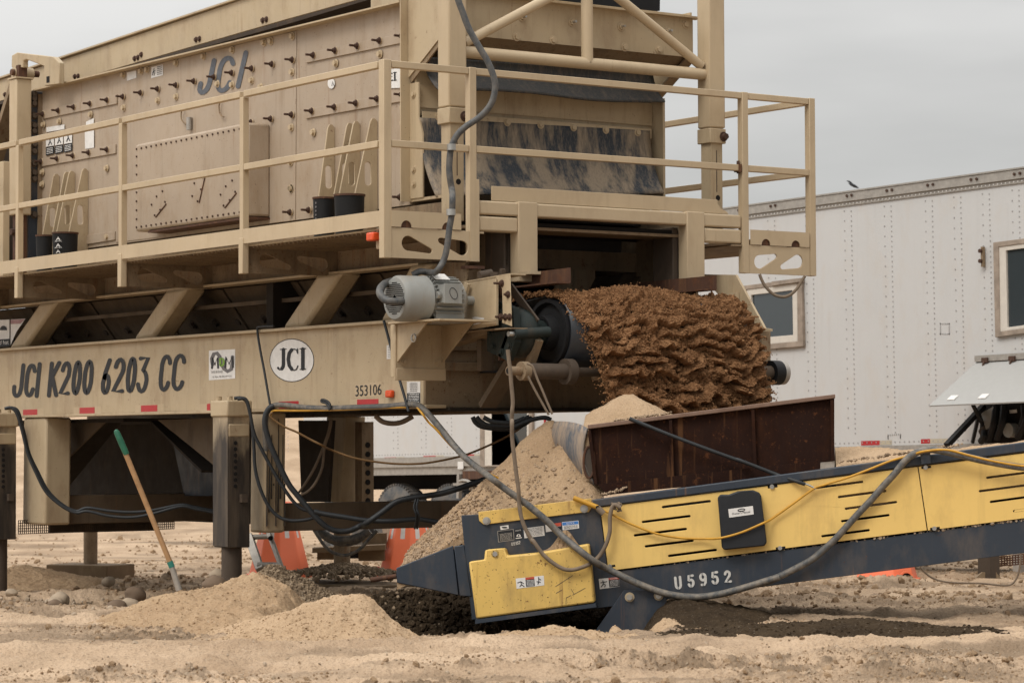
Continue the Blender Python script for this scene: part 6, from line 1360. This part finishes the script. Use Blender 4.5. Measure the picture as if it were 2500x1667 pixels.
b.use('darksoil'); n = 9000; s = rg.uniform(-1.5, .8, n); d = rg.uniform(16.1, 19.3, n); kp = ground_height(s, d, False)[1] > .5; s, d = s[kp], d[kp]; strew(s, d, rg.uniform(.006, .03, len(s)), b, .25, seed=4)
tag(b.build('pebbles', origin=(2, 0, 0)), 'loose pebbles and clods strewn over the sandy yard', 'pebbles', kind='stuff')
# gravel on the far right timber pad and around it
b = MB('gravel'); pts, sz = [], []; c = fp2[0]; rnd = random.Random(9)
for i in range(1300):
    a = rnd.uniform(0, 6.283); q = abs(rnd.gauss(0, .5)) % 1.0; rr = q * .62; h = .11 * (1 - q) + .02
    pts.append((c.x + rr * math.cos(a), c.y + rr * math.sin(a), P(835, 1412, Y=3.1).z + h)); sz.append(rnd.uniform(.012, .03))
n = 1500; s_ = px_sd(800, 19.5) + rg.normal(0, .35, n); d_ = 19.6 + rg.normal(0, .5, n); strew(s_, d_, rg.uniform(.008, .02, n), b, 1.0)
lumps(b, pts, sz, seed=11)
tag(b.build('gravel', origin=tuple(c)), 'grey brown gravel spilled over the far timber pad', 'gravel', kind='stuff')

# ------------------------------------------------------------------ timbers
def timber(c, lx, ly, h, rot, label):
    b = MB('timber'); ca, sa = math.cos(rot), math.sin(rot); b.obox((c[0], c[1], c[2] - h / 2), (ca * lx / 2, sa * lx / 2, 0), (-sa * ly / 2, ca * ly / 2, 0), (0, 0, h / 2))
    return tag(b.build('timber_pad', bevel=.012, origin=(c[0], c[1], c[2] - h)), label, 'timber', 'timber pads under the jacks')
p = P(0, 1455, Y=.55); timber((jx1[0] + .1, jx1[1] + .1, p.z), 1.1, .55, .17, -.1, 'dark timber pad under the left jack')
timber((jx2[0], jx2[1], -.1), .9, .6, .15, 0, 'timber pad buried under the oil stained jack')
p = fp1[0]; timber((p.x, p.y, p.z), .75, .5, .17, .5, 'brown timber pad under the far left jack ram')
p = fp2[0]; timber((p.x + .1, p.y, P(835, 1420, Y=3.1).z), 1.25, .7, .19, .05, 'brown timber pad under the gravel covered far ram')
b = MB('timber')
pp_ = W(845, 1362, 27.5); b.bar(W(765, 1342, 27.5), W(942, 1334, 27.5), .3, .05); b.obox(W(908, 1353, 27.6), RGT * .13, FWD * .1, (0, 0, .06)); b.obox(W(800, 1350, 27.7), RGT * .1, FWD * .1, (0, 0, .06)); b.obox(W(915, 1315, 27.8), RGT * .12, FWD * .1, (0, 0, .06)); b.use('hole'); b.obox(W(850, 1350, 27.9), RGT * .3, FWD * .05, (0, 0, .05))
tag(b.build('wooden_pallet', origin=(pp_.x, pp_.y, pp_.z)), 'weathered wooden pallet on the ground between the two cones', 'pallet')

# ------------------------------------------------------------------ orange channelizer cones
def cone_thing(px, py, d, h, rb, rt, label, hole=False):
    a = W(px, py, d); t = thing('traffic_cone', tuple(a), label, 'traffic cone', 'orange traffic cones')
    def ring(z, r): return [(a.x + r * math.cos(k * math.pi / 4 + .25), a.y + r * math.sin(k * math.pi / 4 + .25), a.z + z) for k in range(8)]
    b = MB('orange'); rings = [ring(0, rb * 1.12), ring(.05, rb * 1.12), ring(.055, rb), ring(h * .97, rt), ring(h, rt * .8)]
    for i in range(4): b.add(rings[i] + rings[i + 1], [(k, (k + 1) % 8, 8 + (k + 1) % 8, 8 + k) for k in range(8)])
    b.add(rings[4], [tuple(range(8))])
    for k in range(8):   # raised shoulder at each stripe foot
        th = (k + .5) * math.pi / 4 + .25; r = (rb + (rt - rb) * .30) * .925; c = V(a.x + r * math.cos(th), a.y + r * math.sin(th), a.z + h * .29); b.obox(c, V(-math.sin(th), math.cos(th), 0) * .045, V(math.cos(th), math.sin(th), 0) * .008, (0, 0, .012))
    b.build('cone_body', t, bevel=.008)
    b = MB('sticker')
    for k in range(8):
        th = (k + .5) * math.pi / 4 + .25; sl_ = []
        for z in (.34 * h, .93 * h): r = (rb + (rt - rb) * z / h) * .924 + .003; sl_.append(V(a.x + r * math.cos(th), a.y + r * math.sin(th), a.z + z))
        tn = V(-math.sin(th), math.cos(th), 0); b.add([sl_[0] - tn * .026, sl_[0] + tn * .026, sl_[1] + tn * .02, sl_[1] - tn * .02], [(0, 1, 2, 3)])
    b.build('stripe', t)
    if hole:
        b = MB('orange'); c = W(px + 47, py - 12, d - rb * .98); b.lathe(c, -FWD, [(-.02, .07), (.02, .07), (.02, .052), (-.02, .05)], 20); b.use('hole'); b.cyl(c - FWD * -.005, c - FWD * .004, .052, n=20); b.build('drain_hole', t)
cone_thing(683, 1412, 27.8, .78, .31, .135, 'orange cone with white stripes behind the ladder end')
cone_thing(1000, 1414, 27.8, .78, .31, .135, 'orange cone with white stripes left of the navy conveyor nose')
cone_thing(2166, 1423, 26.5, .70, .30, .12, 'orange cone base with a round hole under the right conveyor beam', True)
p = W(922, 1397, 27.2); b = MB('red'); b.cyl(p, p + V(0, 0, .06), .025, .018); tag(b.build('marker_bulb', origin=tuple(p)), 'small red bulb lamp at the foot of the middle cone', 'lamp')

# ------------------------------------------------------------------ ladder, shovel
def W2(pts, d): return [W(x, y, d) for x, y in pts]
lt = thing('ladder', tuple(W(650, 1385, 20.6)), 'short grey aluminium ladder end leaning behind the jack', 'ladder')
b = MB('alu'); b.bar(W(608, 1309, 20.7), W(636, 1392, 20.5), .06, .075, up=tuple(FWD)); b.build('stile', lt, bevel=.004)
b = MB('alu'); b.bar(W(657, 1302, 20.7), W(690, 1392, 20.5), .03, .10, up=tuple(FWD)); b.use('hole'); p = W(661, 1313, 20.6); b.cyl(p, p - FWD * .03, .018); b.build('stile', lt, bevel=.004)
b = MB('alu'); b.cyl(W(606, 1311, 20.7), W(659, 1309, 20.7), .02); b.build('rung', lt)
b = MB('alu'); b.cyl(W(628, 1378, 20.5), W(680, 1378, 20.5), .02); b.build('rung', lt)
DS = 18.9
sh = thing('shovel', tuple(W(441, 1453, DS)), 'long handled shovel with green grip stuck in the sand', 'shovel')
b = MB('wood'); b.cyl(W(306, 1105, DS), W(416, 1374, DS), .0185, n=16); b.build('handle', sh)
b = MB('grip'); a, c = W(282, 1048, DS), W(309, 1109, DS); b.lathe(a, c - a, [(0, .001), (.006, .014), (.02, .020), ((c - a).length * .5, .0225), ((c - a).length, .021), ((c - a).length + .001, .018)], 18); b.build('grip', sh)
b = MB('teal'); b.cyl(W(414, 1370, DS), W(420, 1384, DS), .021, n=16); b.build('band', sh)
b = MB('alu'); b.cyl(W(419, 1382, DS), W(437, 1440, DS), .019, .022, n=16); b.bar(W(442, 1458, DS), W(454, 1500, DS), .012, .16, up=tuple(FWD)); b.build('ferrule', sh)

# ------------------------------------------------------------------ hoses and cables
def cable(name, label, cat, mat, pts, r, conv_=None, k=10):
    b = MB(mat); ps = [(P(p[0], p[1], Y=p[2][1]) if isinstance(p[2], tuple) and p[2][0] == 'Y' else C(p[0], p[1], p[2][1]) if isinstance(p[2], tuple) else W(*p)) for p in pts]
    b.tube(smooth_path(ps, k), r, 10); lo = min(ps, key=lambda q: q.z); return tag(b.build(name, origin=tuple(lo)), label, cat)
k2 = lambda x, y: (600 + x / 3.357, 800 + y / 3.357)
kL = lambda x, y: (500 + x / 3.135, 950 + y / 3.135)
k5 = lambda x, y: (1150 + x / 5.8725, 780 + y / 5.8725)
def at(f, pts, d): return [(*f(*p), d) for p in pts]
dj = 20.0
cable('hydraulic_hose', 'black hydraulic hose hanging nearest the oil stained jack head', 'hose', 'cable', at(kL, [(225, 70), (270, 66), (318, 92), (345, 180), (365, 300), (376, 450), (385, 600), (418, 740), (480, 880), (560, 970), (650, 1003), (760, 1000), (840, 980), (900, 950)], dj), .013)
cable('hydraulic_hose', 'black hydraulic hose crossing the leg behind the oil stained jack', 'hose', 'cable', at(kL, [(250, 75), (310, 75), (340, 150), (375, 330), (430, 450), (520, 620), (600, 750), (680, 860), (745, 915), (860, 945), (1000, 975), (1250, 1000)], dj - .03), .013)
cable('power_cable', 'thick black cable sagging under the beam toward the sand heap', 'cable', 'cable', at(kL, [(530, 125), (490, 150), (463, 210), (463, 290), (500, 420), (560, 560), (640, 720), (700, 800), (790, 910), (850, 980), (930, 1050), (1010, 1083), (1110, 1080), (1200, 1040)], 19.7) + at(k6, [(1000, 250), (1120, 165), (1230, 85), (1330, 55), (1450, 38), (1600, 15)], 19.5) + at(k2, [(1700, 1330), (1850, 1280), (1980, 1235)], 19.4), .021)
cable('hydraulic_hose', 'pair of black hoses clipped along the right outrigger beam', 'hose', 'cable', at(k6, [(560, 160), (640, 180), (800, 205), (1000, 235), (1200, 240), (1400, 225), (1550, 245), (1750, 280)], 19.6), .018)
for i, (dx, dy, lb) in enumerate(((0, 0, 'upper black hose looping from the left jack head'), (-12, 14, 'lower black hose looping from the left jack head'))):
    cable('hydraulic_hose', lb, 'hose', 'cable', at(lambda x, y: (x / 3.357, 800 + y / 3.357), [(50 + dx, 662), (100 + dx, 655), (150 + dx, 690 + dy), (195 + dx, 850), (240 + dx, 1030), (310 + dx, 1180 + dy), (390 + dx, 1330 + dy), (500, 1440 + dy), (620, 1500 + dy), (720, 1475 + 2 * dy), (900, 1500 + 3 * dy), (1080, 1510 + 3 * dy), (1250, 1495 + 2 * dy), (1480, 1450 + dy), (1600, 1470 + dy), (1760, 1500 + dy)], 22.4 - i * .05), .013)
YB = ('Y', .585)
gc = [(*k2(165, 1010), ('Y', .60)), (*k2(158, 800), ('Y', .59)), (*k2(180, 690), YB), (*k2(225, 642), YB), (*k2(310, 633), YB), (*k2(500, 655), YB), (*k2(700, 660), YB), (*k2(900, 654), YB), (*k2(1150, 645), YB), (*k2(1300, 632), YB), (*k2(1390, 630), ('Y', .56))]
gc += [(*k2(1450, 660), 18.2), (*k2(1530, 745), 18.1), (*k2(1620, 855), 18.0), (*k2(1700, 955), 17.9), (*k2(1800, 1065), 17.8), (*k2(1900, 1145), 17.7)]
gc += [(*k2(x, y), ('C', -.06)) for x, y in ((2000, 1222), (2100, 1300), (2200, 1372), (2330, 1465))] + [(*k7(x, y), ('C', -.075)) for x, y in ((300, 110), (450, 235), (560, 345))] + [(*k7(x, y), ('C', -.15)) for x, y in ((700, 462), (830, 562))] + [(*k7(x, y), ('C', -.075)) for x, y in ((950, 630), (1100, 705), (1250, 772), (1400, 825), (1550, 855), (1700, 860), (1850, 842), (2050, 792), (2350, 700))]
gc += [(*k8(x, y), ('C', -.04)) for x, y in ((200, 755), (400, 668), (600, 562), (700, 482), (800, 390), (900, 280), (1000, 170), (1100, 65), (1190, -40))] + [(*k4(x, y), ('C', -.05)) for x, y in ((1290, 1195), (1380, 1085), (1470, 1022), (1560, 1000))] + [(*k4(x, y), ('C', -.08)) for x, y in ((1640, 1003), (1800, 1035), (2000, 1085), (2350, 1145), (2700, 1160))]
cable('power_cable', 'long dusty grey cable draped from the beam over the conveyor', 'cable', 'greycable', gc, .0215, k=8)
yc = [(*k2(x, y), ('Y', .575)) for x, y in ((205, 720), (215, 688), (260, 678), (400, 680), (700, 674), (1000, 662), (1300, 650), (1385, 642))] + [(*k2(x, y), 18.0) for x, y in ((1435, 690), (1500, 775), (1560, 832), (1700, 985), (1850, 1120))] + [(*k2(x, y), 17.7) for x, y in ((1980, 1188), (2070, 1232), (2160, 1275))]
cable('extension_cord', 'thin yellow cord running along the beam beside the grey cable', 'cord', 'yellowcord', yc, .0072)
yc = [(*k7(x, y), ('C', -.03)) for x, y in ((672, 50), (760, 85), (870, 128), (1000, 192), (1150, 267), (1350, 342), (1550, 378), (1750, 385))] + [(*k7(x, y), ('C', -.09)) for x, y in ((1880, 378), (2050, 332), (2230, 255))] + [(*k4(x, y), ('C', -.03)) for x, y in ((280, 1565), (450, 1445), (620, 1322), (700, 1290), (900, 1228), (1100, 1152), (1250, 1092), (1400, 1050))] + [(*k4(x, y), ('C', -.10)) for x, y in ((1540, 1010), (1720, 1000), (1900, 1045), (2100, 1092), (2350, 1132), (2700, 1150))]
cable('extension_cord', 'thin yellow cord looping across the yellow conveyor panels', 'cord', 'yellowcord', yc, .0072)
b = MB('yellowcord'); b.cyl(C(*k7(672, 50), -.03), C(*k7(870, 128), -.035), .016, n=10); b.use('hole'); p = C(*k7(870, 128), -.04); b.cyl(p, p - VD * .012, .012); b.use('tancord'); b.cyl(C(*k7(868, 130), -.035), C(*k7(918, 180), -.035), .02, n=10)
tag(b.build('cord_plug', origin=tuple(p)), 'yellow plug and coupler at the corner of the tail trim', 'plug')
cable('ochre_cord', 'muddy ochre cord sagging from the beam across the gap', 'cord', 'ochrecord', at(kL, [(520, 175), (500, 195), (512, 220), (600, 282), (700, 326), (800, 380), (900, 430)], 18.7) + at(k2, [(700, 1000), (890, 1066), (1100, 1102), (1300, 1116), (1500, 1105), (1750, 1055), (1900, 1003), (2100, 912), (2250, 822), (2340, 740)], 18.9), .0075)
cable('hanging_wire', 'thin black wire hanging over the beam left of the oval emblem', 'wire', 'cable', [(*k2(x, y), ('Y', .59)) for x, y in ((230, -12), (130, -8), (96, 12), (115, 160), (150, 345), (180, 520), (210, 690))], .009)
cable('hanging_wire', 'thin black wire hanging over the beam beside the motor shelf', 'wire', 'cable', [(*c6(1132, 1285), ('Y', .58))] + [(*k2(x, y), ('Y', .58)) for x, y in ((1150, 10), (1185, 140), (1212, 250))] + [(*k2(x, y), ('Y', .56)) for x, y in ((1265, 440), (1300, 560), (1335, 685))], .010)
cable('cable_tie', 'loose black tie loop around the grey cable on the beam', 'strap', 'cable', [(*kL(x, y), ('Y', .55)) for x, y in ((955, 160), (950, 130), (925, 105), (895, 95), (898, 80), (930, 88), (955, 110), (962, 150))], .009)
cable('hanging_hose', 'dusty tan hose hanging from the drive onto the conveyor tail', 'hose', 'tancord', at(k5, [(525, 430), (545, 600), (560, 720), (575, 900), (600, 1180), (590, 1300), (583, 1500)], 17.4) + at(k9, [(1264, 120), (1265, 300), (1290, 520), (1312, 700), (1332, 850)], 17.2) + [(*k9(x, y), ('C', -.1)) for x, y in ((1340, 1000), (1360, 1130), (1400, 1250), (1480, 1400))] + [(*k7(x, y), ('C', -.15)) for x, y in ((340, 400), (430, 520), (550, 612), (650, 640), (780, 603))] + [(*k7(x, y), ('C', -.06)) for x, y in ((870, 540), (930, 450), (968, 330), (972, 200), (1000, 110), (1060, 130))], .013)
b = MB('tancord'); a, c = [], []
for i in range(26): q = C(*k7(1020 + random.uniform(-40, 55), 115 + random.uniform(-25, 40)), -.05); a.append(q); c.append(random.uniform(.006, .014))
lumps(b, a, c); tag(b.build('mud_clump', origin=tuple(a[0])), 'clump of dried mud on the hose end over the yellow panel', 'mud clump')
cable('hanging_strap', 'left of two dusty straps hanging from the belt cleaner shaft', 'strap', 'tancord', at(k5, [(815, 810), (900, 980), (1010, 1180), (1115, 1365)], 17.45), .0075)
cable('hanging_strap', 'right of two dusty straps hanging from the belt cleaner shaft', 'strap', 'tancord', at(k5, [(800, 630), (870, 660), (905, 725), (950, 850), (1020, 1010), (1090, 1180), (1165, 1355)], 17.4), .0075)
for i, pts in enumerate(([(845, 75), (870, 130), (930, 175), (1050, 198), (1250, 203), (1400, 150), (1480, 80)], [(885, 75), (930, 125), (1010, 165), (1150, 180), (1300, 165), (1450, 70)], [(960, 80), (1040, 120), (1150, 138), (1280, 135), (1400, 90)], [(1250, 200), (1380, 140), (1520, 95), (1620, 85), (1680, 110)])):
    cable('hose_loop', ('lowest black hose loop below the end sill', 'middle black hose loop below the end sill', 'shortest black hose loop below the end sill', 'black hose running right below the end sill to the sand heap')[i], 'hose', 'cable', at(k9, pts, 18.7 - .1 * i), .016)
cable('hanging_hose', 'grey brown hose sagging just under the beam before the trailer', 'hose', 'tancord', at(k2, [(1060, 720), (1120, 768), (1200, 784), (1280, 772), (1370, 725)], 19.2), .018)
cable('hanging_rope', 'thin tan cord sagging in the dark gap between the legs', 'cord', 'tancord', at(kL, [(965, 230), (945, 330), (900, 460), (840, 600), (770, 720), (720, 790)], 20.6), .010)
cable('hanging_rope', 'second thin tan cord sagging lower in the dark gap between the legs', 'cord', 'tancord', at(kL, [(970, 230), (955, 320), (915, 450), (900, 590), (850, 710), (790, 780), (725, 812)], 20.5), .010)
for i, (pts, lb, r) in enumerate((([(835, 1075), (870, 1130), (920, 1200), (985, 1250), (1060, 1270), (1130, 1255), (1200, 1210), (1270, 1130), (1320, 1080)], 'lowest thin grey hose loop under the right outrigger beam', .014), ([(870, 1078), (930, 1120), (1000, 1150), (1100, 1150), (1200, 1120), (1260, 1080)], 'thick grey hose loop under the right outrigger beam', .034), ([(850, 1078), (900, 1130), (980, 1175), (1080, 1190), (1180, 1165), (1250, 1100)], 'middle thin grey hose loop under the right outrigger beam', .014))):
    cable('hose_loop', lb, 'hose', 'greycable', at(kL, pts, 22.6 + .1 * i), r)
cable('tie_down_strap', 'black bungee strap from the hopper to the yellow panel', 'strap', 'cable', [(*k3(x, y), ('C', .07)) for x, y in ((1130, 742), (1180, 765), (1480, 885), (1800, 1005), (2100, 1112))] + [(*k4(x, y), ('C', .03)) for x, y in ((0, 1078), (150, 1135), (330, 1205))] + [(*k4(x, y), ('C', -.03)) for x, y in ((480, 1255), (555, 1282))], .012, k=4)
b = MB('steel'); b.tube(smooth_path([C(*k4(x, y), -.03) for x, y in ((550, 1275), (590, 1290), (630, 1312), (640, 1325))]), .006); tag(b.build('strap_hook', origin=tuple(C(*k4(640, 1325), -.03))), 'wire hook at the lower end of the bungee strap', 'hook')
cable('power_conduit', 'grey ribbed conduit hanging in front of the support post', 'conduit', 'conduit', [(*c2(x, y), 17.9) for x, y in ((1715, -120), (1740, 0), (1775, 95), (1830, 240), (1920, 400), (1980, 500), (2028, 620), (2044, 720), (2012, 850), (1925, 955), (1800, 1042), (1725, 1120), (1682, 1220), (1668, 1350), (1672, 1450), (1690, 1560))] + [(*c6(x, y), 17.75) for x, y in ((1694, 270), (1690, 400), (1670, 520), (1650, 680), (1622, 790), (1565, 880))] + [(*c6(x, y), 18.0) for x, y in ((1510, 890), (1430, 882), (1365, 912))], .0215)
b = MB('steel')
for f, x, y, d in ((c6, 1682, 398, 17.74), (c2, 1685, 1208, 17.88)): p = W(*f(x, y), d); b.cyl(p + V(0, 0, -.02), p + V(0, 0, .02), .030, n=16)
tag(b.build('conduit_clamp', origin=tuple(p)), 'pair of bright steel clamps on the hanging conduit', 'clamp')
cable('motor_conduit', 'grey flexible conduit looping round the motor fan cover', 'conduit', 'conduit', [(*c6(x, y), d) for x, y, d in ((1540, 1078, 18.05), (1480, 1085, 17.95), (1350, 1112, 17.8), (1220, 1130, 17.6), (1130, 1105, 17.6), (1098, 1045, 17.65), (1130, 990, 17.8), (1200, 962, 18.0))], .025)
cable('sagging_cable', 'dusty tan cable sagging below the far catwalk bracket', 'cable', 'tancord', [(*c8w(x, y), 19.4) for x, y in ((183, 905), (200, 950), (235, 1010), (300, 1070), (370, 1090), (435, 1072), (490, 1020), (555, 918))], .011)
cable('ground_wire', 'thin pale wire drooping to the ground under the right conveyor end', 'wire', 'tancord', at(k8, [(1495, 612), (1560, 680), (1650, 725), (1790, 745), (2000, 750), (2215, 766), (2285, 715), (2315, 620), (2325, 480)], 22.5), .008)
b = MB('cable')
for x in (1395, 1415): b.tube(smooth_path([W(*k6(x, 60), 19.42), W(*k6(x - 15, 130), 19.4), W(*k6(x + 5, 200), 19.4), W(*k6(x - 10, 300), 19.5)]), .008)
tag(b.build('tie_wraps', origin=tuple(W(*k6(1400, 300), 19.5))), 'black wraps tying cables to the right outrigger beam', 'tie')
# post with mesh at the far right, bird
tp2 = thing('screen_stand', tuple(W(2421, 1412, 23.5)), 'dark steel stand with woven wire screen under the far right conveyor', 'stand')
b = MB('grime'); p = W(2414, 1385, 23.5); b.box(p.x - .07, p.x + .07, p.y - .06, p.y + .06, W(2414, 1410, 23.5).z, .9); b.use('tan_dirty'); b.prism([W(x, y, 23.45) for x, y in ((2383, 1410), (2445, 1412), (2432, 1396), (2398, 1396))], FWD * .1); b.build('post', tp2)
b = MB('rust'); q = W2([(2432, 1360), (2560, 1345), (2560, 1372), (2432, 1381)], 23.7)
for i in range(20): u = i / 19; b.bar(q[0].lerp(q[1], u), q[3].lerp(q[2], u), .010, .010, up=tuple(FWD))
for j in range(5): v = j / 4; b.bar(q[0].lerp(q[3], v), q[1].lerp(q[2], v), .010, .010, up=tuple(FWD))
b.build('woven_screen', tp2)
p = W(2083, 453, 60); b = MB('ink'); b.lathe(p, RGT + V(0, 0, -.5), [(-.12, .001), (-.06, .03), (.03, .035), (.1, .02), (.14, .001)], 8)
b.add([p, p + RGT * -.16 + V(0, 0, .11), p + RGT * -.07 + V(0, 0, .1), p + RGT * .04], [(0, 1, 2, 3)]); b.add([p, p + RGT * .13 + V(0, 0, -.02) + FWD * .1, p + RGT * .05 + FWD * .1], [(0, 1, 2)])
tag(b.build('bird', origin=tuple(p)), 'tiny dark bird flying above the trailer roof', 'bird')
